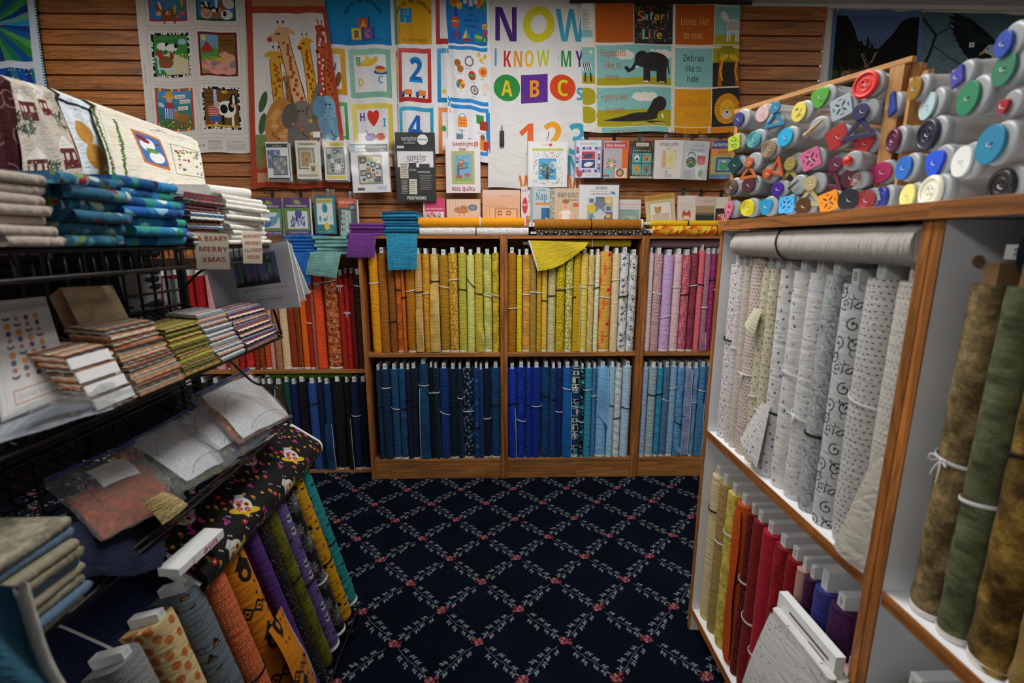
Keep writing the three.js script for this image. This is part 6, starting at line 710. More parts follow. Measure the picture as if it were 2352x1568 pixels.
// ---------- white shelving with oak edges along the aisle ----------
const UX = .71, UD = .35, UTOP = 1.503;   // front plane, depth, height of the counter
function unit(label, z0, z1, o = {}) {   // z0 far end, z1 near end
  const g = thing('shelving_unit', label, 'shelving unit', [UX, 0, z0], 'white shelving units along the aisle'), L = z1 - z0, t = .02;
  const banded = (name, sx, sy, sz, cx, cy, cz, axis, band) => { const m = add(name, wbox(sx, sy, sz, cx, cy, cz, axis), M.white, g); add('edge_band', wbox(.0035, band[0], band[1], cx - sx / 2 - .0017, cy + (band[2] ?? 0), cz, axis, .001), M.oakEdge, m); return m; };
  for (const z of [t / 2, L - t / 2]) banded('side_panel', UD, UTOP - .028, t, UD / 2, (UTOP - .028) / 2, z, 1, [UTOP - .028, t]);
  banded('counter_top', UD + .03, .026, L + .004, UD / 2 + .005, UTOP - .013, L / 2, 2, [.028, L + .004]);
  for (const y of [.8, .092]) banded('shelf', UD - .02, .026, L - 2 * t - .002, UD / 2 - .006, y - .013, L / 2, 2, [.028, L - 2 * t - .002]);
  add('kick_board', wbox(.016, .066, L - 2 * t, .05, .033, L / 2, 2), M.white, g);
  add('back_panel', wbox(.006, UTOP - .04, L - 2 * t, UD - .004, UTOP / 2, L / 2, 1), M.white, g);
  if (o.cams) for (const [y, x] of o.cams) add('cam_cover', new THREE.CylinderGeometry(.009, .009, .004, 16).rotateX(Math.PI / 2).translate(x, y, t + .002), M.kraft, g);
  return g;
}
unit('white oak edged shelving unit holding white print bolts under the button tubes', -1.578, -.797);
unit('white oak edged shelving unit holding brown and green mottled bolts', -.795, .1, { cams: [[1.41, .06], [.73, .07]] });

// white cottons with small prints
P.redDot = print('#dcdadb', (x, s) => { for (let j = 0; j < 8; j++) for (let i = 0; i < 8; i++) disc(x, i * 32 + (j % 2) * 16 + rr(-5, 5), j * 32 + 12 + rr(-5, 5), 4.6, '#b02a30'); });
P.redHeart = print('#d8d4d4', (x, s) => { scatter(x, s, 90, 10, (c, k) => oval(c, 0, 0, 4, 2.6, k % 3 ? '#b84a52' : '#8a3a40', rnd() * 3)); });
P.brownPin = print('#d2cabc', (x, s) => { for (let j = 0; j < 20; j++) for (let i = 0; i < 20; i++) disc(x, i * 12.8 + (j % 2) * 6.4 + 2, j * 12.8 + 5, 2, '#8a6a4c'); });
P.roseDot = print('#d4c8c2', (x, s) => { for (let j = 0; j < 14; j++) for (let i = 0; i < 14; i++) disc(x, i * 18.3 + (j % 2) * 9.1 + 3, j * 18.3 + 8, 3.4, '#8c3a40'); });
P.diamond = print('#cfcaae', (x, s) => { for (let j = 0; j < 8; j++) for (let i = 0; i < 8; i++) { x.save(); x.translate(i * 32 + (j % 2) * 16 + 4, j * 32 + 14); x.rotate(.785); rect(x, -4, -4, 8, 8, '#8a6a5a'); x.restore(); } });
P.confetti = print('#d6d6d6', (x, s) => { scatter(x, s, 60, 11, (c, k) => { c.rotate(rnd() * 3); const q = ['#7a5aa0', '#3a8a80', '#c0a83a', '#b05a4a', '#2f5a7a', '#4a4a50'][k % 6]; if (k % 3 === 0) { c.rotate(.785); rect(c, -4, -4, 8, 8, q); } else if (k % 3 === 1) moon(c, 5, q); else for (const [a, b] of [[-3, -3], [3, -3], [-3, 3], [3, 3]]) disc(c, a, b, 1.7, q); }); });
P.dash = print('#d2d2d2', (x, s) => { scatter(x, s, 90, 9, (c, k) => { c.rotate(rnd() * 3); rect(c, -5, -1.2, 10, 2.6, ['#7a5a9a', '#b08a3a', '#4a5a7a', '#a05a4a'][k % 4]); }); });
P.twig = print('#aab0b2', (x, s) => { for (let i = 0; i < 150; i++) { const a = rnd() * s, b = rnd() * s, q = rnd() * 6.3; wrapped(x, s, a, b, 30, (c) => { c.rotate(q); line(c, [[0, 0], [12, 4], [22, 2]], i % 3 ? '#4a4e54' : '#e2e4e4', 2); line(c, [[12, 4], [17, 12]], '#55595f', 1.8); }); } });
P.scroll = print('#c2c6c8', (x, s) => { scatter(x, s, 20, 24, (c) => { c.rotate(rnd() * 6); curl(c, 28, '#17181b', 4.6); disc(c, 10, 2, 4, '#17181b'); }); for (let i = 0; i < 20; i++) wrapped(x, s, rnd() * s, rnd() * s, 20, (c) => { c.rotate(rnd() * 6); x.strokeStyle = '#222'; x.lineWidth = 3; x.beginPath(); x.arc(0, 0, 14, 0, 2.4); x.stroke(); }); });
P.greyDash = print('#c4c2c0', (x, s) => { for (let j = 0; j < 13; j++) for (let i = 0; i < 13; i++) { x.save(); x.translate(i * 19.7 + (j % 2) * 9 + rr(-3, 3), j * 19.7 + 8 + rr(-2, 2)); oval(x, 0, 0, 4.4, 2.2, '#4a4846', rr(-.5, .5)); x.restore(); } });
P.smallDot = print('#c6c2ba', (x, s) => { for (let j = 0; j < 14; j++) for (let i = 0; i < 14; i++) disc(x, i * 18.3 + (j % 2) * 9 + 4, j * 18.3 + 8, 2.4, '#6a6258'); });
P.earth = ptex(256, 256, (u, v) => { const a = N8(u, v) * .5 + N16(v, u) * .3 + N64(u, v) * .25; return [124 + 170 * (a - .5), 106 + 155 * (a - .5), 70 + 120 * (a - .5)]; });
P.moss = ptex(256, 256, (u, v) => { const a = N8(u, v) * .5 + N16(v, u) * .35 + N64(u, v) * .2; return [88 + 84 * (a - .5), 94 + 84 * (a - .5), 64 + 70 * (a - .5)]; });
P.umber = ptex(256, 256, (u, v) => { const a = N8(u + .3, v) * .5 + N16(v, u) * .35 + N64(u, v) * .25; return [104 + 160 * (a - .5), 80 + 135 * (a - .5), 32 + 70 * (a - .5)]; });
P.tanM = ptex(256, 256, (u, v) => { const a = N8(u, v + .4) * .5 + N16(v, u) * .3; return [150 + 60 * (a - .5), 122 + 60 * (a - .5), 66 + 40 * (a - .5)]; });
P.musical = print('#d4d4d2', (x, s) => { for (let i = 0; i < 34; i++) { const a = rnd() * s, b = rnd() * s; wrapped(x, s, a, b, 20, (c) => { disc(c, 0, 0, 3, ['#a8a84a', '#8a8a86', '#5a5a58'][i % 3]); line(c, [[2, 0], [12, -14]], '#a8a8a2', 1.3); }); } });

// bolts standing on the unit's shelves, from the far end towards the camera
function aisleRow(where, group, list, y, zFar, zNear, h, d = .17) {
  const tot = list.reduce((s, e) => s + e[0], 0), k = (zNear - zFar) / tot; let z = zFar;
  list.forEach(([w0, hex, t, size, word, o = {}], i) => {
    const w = w0 * k; const bit = o.tie === 'w' ? ' with white tie' : o.tie === 'b' ? ' with black tie' : '';
    bolt(`${word} fabric bolt${bit}, ${ORD[i]} from far end, ${where}`, group, V(UX + .016 + d / 2 + (o.dx ?? 0), y + .0018, z + w / 2), [rr(-.004, .002), -Math.PI / 2 + rr(-.02, .02), o.lean ?? rr(-.004, .004)], { w: w * .955, d, h: (o.h ?? 1) * h * rr(.985, 1.01), mat: fabric(hex, T[t] ?? t, size, o.k ?? 1.12, .0022), tilt: rr(-.2, .2), wr: 1.1, tagI: 1 + (i % 2) * 6, ...o, h: (o.h ?? 1) * h });
    z += w;
  });
}
const WB = 'white print bolts in the aisle shelving';
aisleRow('white print shelf', WB, [
  [.062, '#ffffff', P.redDot, .15, 'white red dotted', { tie: 'b', tieH: .58 }], [.03, '#ffffff', P.redHeart, .13, 'slim white red heart', { tie: 'w', tieH: .55 }], [.035, '#ffffff', P.brownPin, .1, 'slim cream pin dotted', {}], [.064, '#ffffff', P.roseDot, .14, 'cream burgundy dotted', { tie: 'w', tieH: .42, bow: 1, h: 1.04 }], [.042, '#ffffff', P.diamond, .16, 'cream diamond print', { tie: 'w', tieH: .35, flap: [[-.5, .8], [.5, .8], [.2, .66], [-.8, .72]] }], [.036, '#ffffff', P.diamond, .13, 'slim cream diamond print', { tie: 'w', tieH: .3 }], [.056, '#ffffff', P.confetti, .2, 'white confetti print', { tie: 'b', tieH: .33, flap: [[-.3, .36], [.45, .36], [.3, .04], [-1.5, .12]] }], [.062, '#ffffff', P.confetti, .22, 'moon and diamond print', { tie: 'w', tieH: .55 }], [.062, '#ffffff', P.dash, .18, 'white coloured dash', { tie: 'w', tieH: .38, bow: 1 }], [.05, '#ffffff', P.twig, .15, 'grey twig print', { tie: 'b', tieH: .34 }], [.062, '#ffffff', P.scroll, .14, 'black scroll print', { h: .97 }], [.076, '#ffffff', P.greyDash, .16, 'pale grey dashed', { tie: 'w', tieH: .56 }], [.068, '#ffffff', P.smallDot, .14, 'cream grey dotted', { flap: [[0, .42], [.5, .42], [.5, 0], [-.7, .01]], flapMat: 1 }],
], .8, -1.55, -.822, .568);
aisleRow('lower aisle shelf', 'yellow to red bolts in the aisle shelving', [
  [.062, '#cdbb8c', 'plain', .1, 'pale straw', { tie: 'b', tieH: .77, board: M.paper, k: 1.2 }], [.06, '#b3945a', 'grain', .08, 'tan yellow', { tie: 'w', tieH: .63, k: 1.2 }], [.062, '#c4ae4a', 'mottle', .14, 'soft yellow', { tie: 'w', tieH: .75, k: 1.3 }], [.066, '#b0470f', 'plain', .1, 'burnt orange', { tie: 'b', tieH: .55, k: 1.3, loose: [-.1, .5, .05, .98, .012, 0], looseEdge: false }], [.034, '#6a1a12', 'floral', .1, 'slim dark red floral', { tie: 'w', tieH: .6, k: 1.3 }], [.05, '#74191c', 'plain', .1, 'brick red', { tie: 'w', tieH: .42, k: 1.3 }], [.062, '#98182c', 'plain', .1, 'crimson', { tie: 'w', tieH: .3, k: 1.4 }], [.056, '#8c1218', 'mottle', .1, 'cherry red', { k: 1.3 }], [.05, '#7a0c14', 'plain', .1, 'blood red', { k: 1.3 }], [.03, '#b48a86', 'plain', .1, 'slim dusty pink', { k: 1.1 }], [.03, '#3a1236', 'plain', .1, 'slim aubergine', { k: 1.3 }], [.052, '#33367e', 'cloud', .15, 'violet blue', { k: 1.3, up: .05 }], [.06, '#3c1440', 'mottle', .12, 'dark purple', { k: 1.3 }], [.054, '#c49aa0', 'plain', .1, 'baby pink', { k: 1.2, h: .8 }],
], .092, -1.55, -.822, .56);
aisleRow('mottled shelf', 'mottled bolts in the near shelving unit', [
  [.054, '#ffffff', P.earth, .24, 'brown stone mottled', { tie: 'w', tieH: .5, bow: 1, sel: 1, k: 1, board: M.kraft, tagI: null }], [.05, '#ffffff', P.moss, .22, 'mossy green mottled', { tie: 'w', tieH: .42, sel: 1, k: 1, board: M.kraft, tagI: null }], [.062, '#ffffff', P.umber, .24, 'olive umber mottled', { tie: 'b', tieH: .6, sel: 1, k: 1, board: M.kraft, tagI: null }], [.06, '#ffffff', P.tanM, .24, 'golden tan mottled', { sel: 1, k: 1 }], [.06, '#ffffff', P.umber, .3, 'dark umber', { k: 1 }], [.05, '#6a5a3a', 'mottle', .2, 'drab brown', {}],
], .8, -.75, -.41, .575, .18);
aisleRow('lowest near shelf', 'pale bolts low in the near unit', [[.09, '#8f8f8a', 'cloud', .12, 'grey linen', { tagI: 1, board: M.paper, up: .05 }], [.08, '#a09a8c', 'plain', .1, 'putty grey', {}]], .092, -.76, -.59, .53, .2);
bolt('grey flannel bolt lying across the white print bolts', WB, V(UX - .008 + .08, 1.434, -.83), [0, -Math.PI / 2, Math.PI / 2], { w: .072, d: .16, h: .66, mat: fabric('#aba6a2', T.plain, .04, 1.35, .005), tie: 'b', tieH: .62, tilt: .3, wr: .9 });
bolt('dark navy bolt lying on top in the near shelving unit', 'mottled bolts in the near shelving unit', V(UX + .03 + .1, 1.425, -.16), [0, -Math.PI / 2, Math.PI / 2], { w: .09, d: .2, h: .53, mat: fabric('#101a2c', T.weave, .1, 1.4), tie: 'w', tieH: .96, wr: .6 });
{ // white bolt standing on the carpet against the shelving, its broad side to the aisle
  const h = .565, g = bolt('white music note fabric bolt standing broadside against the lower aisle shelf', 'yellow to red bolts in the aisle shelving', V(UX - .042, .001, -.9), [0, .04, -.03], { w: .05, d: .2, h, mat: fabric('#ffffff', P.musical, .2, 1.05, .002), wr: .4, tagI: null, up: .045, bd: .96, board: M.paper });
  add('loose_corner', sheet(10, 12, (u, v) => bil([V(-.03, h - .005, -.1), V(-.03, h - .005, .1), V(-.034, .03, .1), V(-.04, .16, -.17)], u, v).add(V(-.012 * Math.sin(v * 3) - .004 * Math.sin(u * 5), 0, 0)), .26, .5), fabric('#ffffff', P.musical, .2, 1.05, .002), g);
  add('fold', rollGeo(.02, .2, .03, 77, .2).translate(-.022, h - .02, 0), fabric('#ffffff', P.musical, .2, 1.05, .002), g);
  add('board_print', mergeGeometries([[.0, .13, .012], [.03, .05, .026]].map(([z, l, y]) => new THREE.BoxGeometry(.0008, .004, l).translate(-.0114, h + .036 - y, z))), M.hook, g);
}
// ---------- button tubes in wooden trays on the counter ----------
const Q0 = V(.70, UTOP, -1.53), Q1 = V(.868, UTOP, -1.105), Q2 = V(.775, UTOP, -.62);
const dirA = Q1.clone().sub(Q0).normalize(), nA = V(-dirA.z, 0, dirA.x), dirB = Q2.clone().sub(Q1).normalize(), nB = V(-dirB.z, 0, dirB.x);
if (nA.x > 0) nA.negate(); if (nB.x > 0) nB.negate();
function tray(label, a, b, n, h, d, o = {}) {
  const L = a.distanceTo(b), g = thing('wooden_tray', label, 'display tray', a, 'wooden trays of button tubes'), dir = b.clone().sub(a).normalize();
  g.rotation.y = Math.atan2(n.x, n.z);   // local +z = n
  const s = Math.sign(V(1, 0, 0).applyAxisAngle(V(0, 1, 0), g.rotation.y).dot(dir));
  const bx = (sx, sy, sz, cx, cy, cz, ax) => wbox(sx, sy, sz, s * cx, cy, cz, ax, .0015);
  add('base_board', bx(L, .004, d, L / 2, .002, -d / 2, 0), M.ply, g);
  for (const c of o.ends ?? [.006, L - .006]) add('end_board', bx(.012, h, d, c, h / 2, -d / 2, 1), M.ply, g);
  add('back_board', bx(L, h, .008, L / 2, h / 2, -d + .004, 0), M.ply, g);
  if (o.rail) { add('top_rail', bx(L + .012, .012, .016, L / 2, h + .006, -.008, 0), M.ply, g); add('rear_rail', bx(L, .01, .012, L / 2, h - .035, -d * .45, 0), M.ply, g); add('corner_post', bx(.03, h, .024, L - .022, h / 2, -.012, 1), M.ply, g); add('corner_post', bx(.018, h, .02, L + .004, h / 2, -.03, 1), M.ply, g); }
  if (o.teeth) for (let i = 0; i < 4; i++) add('dovetail', bx(.018, .014, .014, .006, h + .005, -.03 - i * .055, 0), M.ply, g);
  return g;
}
tray('pale wooden tray of round button tubes beside the safari panel', Q0, Q1, nA, .31, .19, { rail: 1, ends: [.006] });
tray('open pale wooden tray of larger button tubes on the near counter', Q1.clone().add(dirB.clone().multiplyScalar(.012)), Q2, nB, .275, .2, { ends: [.006], teeth: 1 });
const SQ = (r, k) => { const s = new THREE.Shape(); s.moveTo(-r + k, -r); s.lineTo(r - k, -r); s.quadraticCurveTo(r, -r, r, -r + k); s.lineTo(r, r - k); s.quadraticCurveTo(r, r, r - k, r); s.lineTo(-r + k, r); s.quadraticCurveTo(-r, r, -r, r - k); s.lineTo(-r, -r + k); s.quadraticCurveTo(-r, -r, -r + k, -r); return s; };
const hole = (s, x, y, r, ry, rot = 0) => { const p = new THREE.Path(); p.absellipse(x, y, r, ry ?? r, 0, Math.PI * 2, false, rot); s.holes.push(p); };
const ex = (s, t = .0035) => new THREE.ExtrudeGeometry(s, { depth: t, bevelEnabled: true, bevelThickness: .0008, bevelSize: .0008, bevelSegments: 2, curveSegments: 20 }).translate(0, 0, .002);
function buttonGeo(k, r) {
  const s = new THREE.Shape();
  if (k === 'r2' || k === 'r4' || k === 'ridge') { s.absarc(0, 0, r, 0, Math.PI * 2); const h = r * .11, q = r * .17; for (const [a, b] of k === 'r4' ? [[q, q], [-q, q], [q, -q], [-q, -q]] : [[q, 0], [-q, 0]]) hole(s, a, b, h); const gs = [ex(s).toNonIndexed()]; if (k === 'r4') { gs.push(new THREE.TorusGeometry(r * .86, r * .13, 8, 32).translate(0, 0, .006).toNonIndexed(), new THREE.TorusGeometry(r * .45, r * .06, 6, 28).translate(0, 0, .006).toNonIndexed()); } if (k === 'ridge') for (let i = 1; i < 5; i++) gs.push(new THREE.TorusGeometry(r * (.3 + i * .15), r * .035, 5, 32).translate(0, 0, .0064).toNonIndexed()); return mergeGeometries(gs); }
  if (k === 'wavy') { for (let i = 0; i <= 40; i++) { const a = i / 40 * Math.PI * 2, q = r * (1 + .12 * Math.sin(a * 3)); i ? s.lineTo(q * Math.cos(a), q * Math.sin(a)) : s.moveTo(q, 0); } hole(s, r * .15, 0, r * .1); hole(s, -r * .15, 0, r * .1); return ex(s); }
  if (k === 'sq') { const q = SQ(r * .85, r * .06); hole(q, r * .14, 0, r * .09); hole(q, -r * .14, 0, r * .09); return ex(q); }
  if (k === 'flower') { const q = SQ(r * .92, r * .22); for (let i = 0; i < 4; i++) { const a = i * 1.571 + .785; hole(q, r * .38 * Math.cos(a), r * .38 * Math.sin(a), r * .33, r * .13, a); } for (let i = 0; i < 4; i++) { const a = i * 1.571; hole(q, r * .66 * Math.cos(a), r * .66 * Math.sin(a), r * .09, r * .24, a); } return ex(q); }
  if (k === 'holes') { const q = SQ(r * .9, r * .06); for (const [a, b] of [[-.6, .6], [.6, .6], [-.6, -.6], [.6, -.6], [0, .6], [0, -.6], [.18, 0], [-.18, 0]]) hole(q, a * r, b * r, r * .09); return ex(q); }
  if (k === 'carved') { s.absellipse(0, 0, r * .9, r * 1.1, 0, Math.PI * 2); hole(s, -r * .25, r * .3, r * .28, r * .16, .6); hole(s, r * .3, r * .1, r * .1, r * .3, -.5); hole(s, 0, -r * .45, r * .4, r * .12, .5); return ex(s); }
  if (k === 'tear') { s.moveTo(0, -r * 1.5); s.bezierCurveTo(r * 1.0, -r * .2, r * .9, r, 0, r); s.bezierCurveTo(-r * .9, r, -r * 1.0, -r * .2, 0, -r * 1.5); hole(s, 0, r * .3, r * .12, r * .4); hole(s, r * .3, r * .2, r * .1, r * .3, -.4); hole(s, 0, -r * .55, r * .2, r * .14); return ex(s); }
  if (k === 'toggle') return new THREE.CylinderGeometry(r * .12, r * .3, r * 2.2, 14).rotateZ(-.95).translate(0, 0, .008);
  if (k === 'dome') return new THREE.SphereGeometry(r, 20, 14).scale(1, 1, .8).translate(0, 0, .006);
  if (k === 'dring') return new THREE.TorusGeometry(r, r * .16, 8, 24).scale(.5, 1, 1).rotateZ(-.6).translate(0, 0, .006);
  // 'tri': a small disc with an open triangle hanging from it
  const d = new THREE.Shape(); d.absarc(0, 0, r * .62, 0, Math.PI * 2); hole(d, r * .14, 0, r * .08); hole(d, -r * .14, 0, r * .08);
  const t = new THREE.Shape(), y0 = -r * .3, y1 = -r * 2.1; t.moveTo(0, y0); t.lineTo(r * 1.45, y1); t.lineTo(-r * 1.45, y1); t.closePath(); const p = new THREE.Path(); p.moveTo(0, y0 - r * .55); p.lineTo(-r * .85, y1 + r * .36); p.lineTo(r * .85, y1 + r * .36); p.closePath(); t.holes.push(p);
  return mergeGeometries([ex(d).translate(0, 0, .003).toNonIndexed(), ex(t, .003).toNonIndexed()]);
}
const bodyGeo = (r) => new THREE.CylinderGeometry(r * .93, r * .93, .15, 24, 1, true).rotateX(Math.PI / 2).translate(0, 0, -.083);
const capGeo = (r) => new THREE.LatheGeometry([[0, .0], [r * .8, .0], [r * .95, -.002], [r, -.005], [r, -.014], [r * .94, -.016]].map(([a, b]) => new THREE.Vector2(a + .00001, b)), 30).rotateX(Math.PI / 2);
const bodyG = new Map();
const buttonMats = new Map();
function buttonTube(word, px, py, kind, hex, br, o = {}) {
  const far = o.far ?? true, p = onP(px, py, far ? Q0 : Q1, far ? nA : nB), n = far ? nA : nB, r = o.r ?? .0275, key = r.toFixed(4);
  if (!bodyG.has(key)) bodyG.set(key, [bodyGeo(r), capGeo(r)]);
  const g = thing('button_tube', `${word} on a clear tube in the ${far ? 'far' : 'near'} wooden tray`, 'button tube', p.addScaledVector(n, o.out ?? rr(0, .02)), far ? 'button tubes in the far tray' : 'button tubes in the near tray');
  g.rotation.set(rr(-.05, .05), Math.atan2(n.x, n.z) + rr(-.06, .06), 0, 'YXZ');
  add('tube', bodyG.get(key)[0], M.tubePlastic, g); add('cap', bodyG.get(key)[1], M.capPlastic, g);
  if (!buttonMats.has(hex)) buttonMats.set(hex, new THREE.MeshPhysicalMaterial({ color: cap(lin(hex, 1.25)), roughness: .42, clearcoat: .25, clearcoatRoughness: .3 }));
  const b = add('button', buttonGeo(kind, br * r * (kind === 'tri' ? 1.35 : .94)), buttonMats.get(hex), g); b.position.set((o.bx ?? -.3) * r, (o.by ?? 0) * r, 0); b.rotation.z = o.rz ?? 0;
  if (o.thread !== false && kind !== 'toggle' && kind !== 'dome') add('thread', tube([V(-.002, 0, .006), V(0, .002, .009), V(.003, -.003, .011), V(.009, -.005, .009)].map((q) => q.add(b.position)), .0007, 8, 5), M.tieW, g);
}
const c1 = (x, y) => [1650 + x / 3.92, 120 + y / 3.92], c2 = (x, y) => [1950 + x / 3.565, 60 + y / 3.565];
for (const [x, y, w, k, hex, br, o] of [
  [255, 605, 'navy crinkled button', 'r2', '#2a2c66', .72], [430, 550, 'pale pink shell button', 'r2', '#c2a3a2', .78], [545, 635, 'teal triangle pendant', 'tri', '#1d6a8e', .62, { by: 1.3, bx: .1 }], [775, 535, 'yellow carved oval button', 'carved', '#cbb84a', .82], [965, 395, 'apple green wavy button', 'wavy', '#47902a', .86, { bx: -.4 }], [1170, 495, 'grey pierced flower button', 'flower', '#929ea6', 1.0, { rz: .25 }],
  [200, 815, 'lime pierced flower button', 'flower', '#a2b52f', .82, { rz: .1 }], [375, 785, 'turquoise ridged button', 'ridge', '#4c969e', .85], [520, 870, 'tan ridged wooden button', 'ridge', '#87795e', .85], [670, 765, 'cyan crinkled button', 'r2', '#1a94be', .86], [945, 685, 'horn toggle', 'toggle', '#a18761', .9], [1130, 760, 'red square button', 'sq', '#a22628', 1.05, { rz: .4 }],
  [185, 1010, 'dark teal square button', 'sq', '#10343a', .95, { rz: .7 }], [345, 990, 'orange triangle pendant', 'tri', '#a85626', .58], [495, 1090, 'rust triangle pendant', 'tri', '#b04d1a', .56, { rz: 1.9 }], [690, 1000, 'olive triangle pendant', 'tri', '#8a7f3c', .72], [900, 960, 'pink pierced flower button', 'flower', '#bd5f88', .98, { rz: .3 }], [1100, 1005, 'maroon triangle pendant', 'tri', '#571c34', .72, { rz: -.25 }],
  [175, 1215, 'brown ridged wooden button', 'ridge', '#574537', .85], [335, 1195, 'dark maroon button', 'r2', '#47192a', .8], [580, 1230, 'glossy purple button', 'r2', '#3a1880', .8, { r: .024 }], [740, 1190, 'black and silver toggle', 'toggle', '#2c2c2e', .6, { r: .025 }], [900, 1180, 'beige triangle pendant', 'tri', '#a19168', .72],
  [150, 1410, 'pink teardrop button', 'tear', '#be6680', .82, { bx: -.3 }], [325, 1400, 'bright yellow ridged button', 'ridge', '#d3c624', .88], [485, 1385, 'cyan nibbled button', 'wavy', '#1985b0', .78], [660, 1370, 'light blue pierced flower button', 'flower', '#459fd6', .88, { rz: .05 }], [830, 1385, 'glossy amber button', 'r2', '#47280b', .8], [1060, 1345, 'orange pierced flower button', 'flower', '#da8412', .95, { rz: .3 }],
]) buttonTube(w, ...c1(x, y), k, hex, br, o);
for (const [x, y, w, k, hex, br, o] of [
  [205, 478, 'large red four hole button', 'r4', '#c82c2a', 1.05, { r: .029 }], [175, 700, 'navy triangle pendant', 'tri', '#2b2950', .75], [160, 955, 'red wavy button', 'wavy', '#b02226', .85], [120, 1110, 'red domed button', 'dome', '#ba2826', .55, { r: .022, out: .04 }], [155, 1262, 'red ring', 'dring', '#a22826', .7, { r: .02, out: .03 }], [50, 1240, 'dark plum button', 'r2', '#3c141e', .85], [310, 1195, 'magenta button', 'r2', '#96164c', .85], [215, 1425, 'dusty red button', 'ridge', '#962e36', .85], [75, 1420, 'charcoal button', 'r2', '#1b1d22', .95],
]) buttonTube(w, ...c2(x, y), k, hex, br, o);
for (const [x, y, w, k, hex, br, o] of [
  [400, 650, 'royal blue square button with many holes', 'holes', '#284694', .95, { rz: .35 }], [640, 500, 'flecked gold button', 'r2', '#835d12', .85, { r: .025 }], [690, 645, 'pale aqua button', 'r2', '#9eb6ba', .82, { r: .032 }], [975, 400, 'indigo glass button', 'sq', '#393a96', .7, { r: .025, rz: .3 }], [1050, 575, 'deep green button', 'r2', '#1d7350', .85, { r: .034 }], [1370, 330, 'sea green button', 'r2', '#276c53', .85, { r: .031 }], [1400, 120, 'white capped blue button', 'r2', '#20409a', .7, { r: .028 }],
  [440, 928, 'plum four hole button', 'r4', '#551e3c', .92, { r: .028 }], [700, 880, 'ink navy four hole button', 'r4', '#1e1d33', .95, { r: .033 }], [1320, 955, 'large teal blue button', 'r2', '#117295', .92, { r: .034 }], [1385, 640, 'small red rose button', 'wavy', '#981720', .5, { r: .022 }], [520, 1155, 'mid blue button', 'r2', '#185db0', .85, { r: .029 }], [800, 1110, 'vivid blue button', 'wavy', '#0e48c4', .8, { r: .031 }], [1050, 1100, 'white button', 'r2', '#d2d2d0', .85, { r: .031 }],
  [362, 1400, 'navy four hole button', 'r4', '#212c80', .92, { r: .027 }], [565, 1388, 'pale yellow button', 'r2', '#d2c974', .92, { r: .027 }], [815, 1350, 'cream four hole button', 'r4', '#d3cfbc', .98, { r: .032 }], [1325, 1300, 'glossy black button', 'r4', '#0c0c0e', .9, { r: .031 }],
]) buttonTube(w, ...c2(x, y), k, hex, br, { far: false, ...o });

// ---------- black wire rack along the other side of the aisle ----------
const RXF = -.70, RXB = -1.0, RZF = -1.53, RZN = -.42;   // front and back of the shelves, far and near end
{
  const g = thing('wire_rack', 'black wire grid rack with sloping basket shelves beside the aisle', 'rack', [0, 0, 0]), w = [];
  for (let z = RZF; z <= RZN; z += .055) w.push(rod(V(RXB, .1, z), V(RXB, 1.73, z), .0038));
  for (let y = .12; y < 1.75; y += .147) w.push(rod(V(RXB + .005, y, RZF - .02), V(RXB + .005, y, RZN), .0034));
  add('back_grid', mergeGeometries(w), M.wire, g);
  for (const z of [RZF - .02, RZN]) add('post', rod(V(RXB, 0, z), V(RXB, 1.745, z), .013, 10), M.wire, g);
  for (const z of [RZF - .02, RZN]) add('foot', rod(V(RXB - .18, .02, z), V(-.55, .02, z), .014, 10), M.wire, g);
  add('top_rail', rod(V(RXB, 1.73, RZF - .02), V(RXB, 1.73, RZN), .008, 8), M.wire, g);
  const shelf = (yf, yb, lip, name) => {
    const k = [rod(V(RXF, yf, RZF), V(RXF, yf, RZN), .0045), rod(V(RXB, yb, RZF), V(RXB, yb, RZN), .0045), rod(V((RXF + RXB) / 2, (yf + yb) / 2 - .006, RZF), V((RXF + RXB) / 2, (yf + yb) / 2 - .006, RZN), .0045)];
    for (let z = RZF; z <= RZN; z += .028) k.push(tube([V(RXB, yb, z), V((RXF + RXB) / 2, (yf + yb) / 2, z), V(RXF - .002, yf, z), V(RXF, yf + lip * .5, z), V(RXF, yf + lip, z)], .0021, 8, 4));
    if (lip) k.push(rod(V(RXF, yf + lip, RZF), V(RXF, yf + lip, RZN), .004));
    for (const z of [RZF, RZN]) k.push(rod(V(RXB, yb, z), V(RXF, yf, z), .0045));
    const m = add(name, mergeGeometries(k), M.wire, g);
    return m;
  };
  shelf(1.427, 1.432, -.042, 'wire_shelf'); shelf(1.142, 1.25, .022, 'basket_shelf'); shelf(.852, .985, .018, 'basket_shelf');
  for (const [y, h] of [[1.2, .07], [.93, .06]]) add('end_loop', tube([V(RXB, y + .09, RZF), V(RXB + .1, y + .09 + h, RZF), V(RXF - .1, y + h, RZF), V(RXF - .03, y + h - .02, RZF), V(RXF, y - .05, RZF)], .004, 30, 6), M.wire, g);
  const b = [rod(V(-.56, .045, RZF - .15), V(-.56, .045, RZN), .004), rod(V(-.78, .62, RZF - .18), V(-.78, .62, RZN), .005)];
  for (let z = RZF - .18; z <= RZN; z += .06) b.push(tube([V(-.79, .62, z), V(-.74, .3, z), V(-.72, .045, z), V(-.62, .04, z), V(-.56, .045, z)], .003, 14, 4));
  add('bolt_bin', mergeGeometries(b), M.wire, g);
}
const zAt = (px, py = 520, x = RXF) => onX(px, py, x).z;
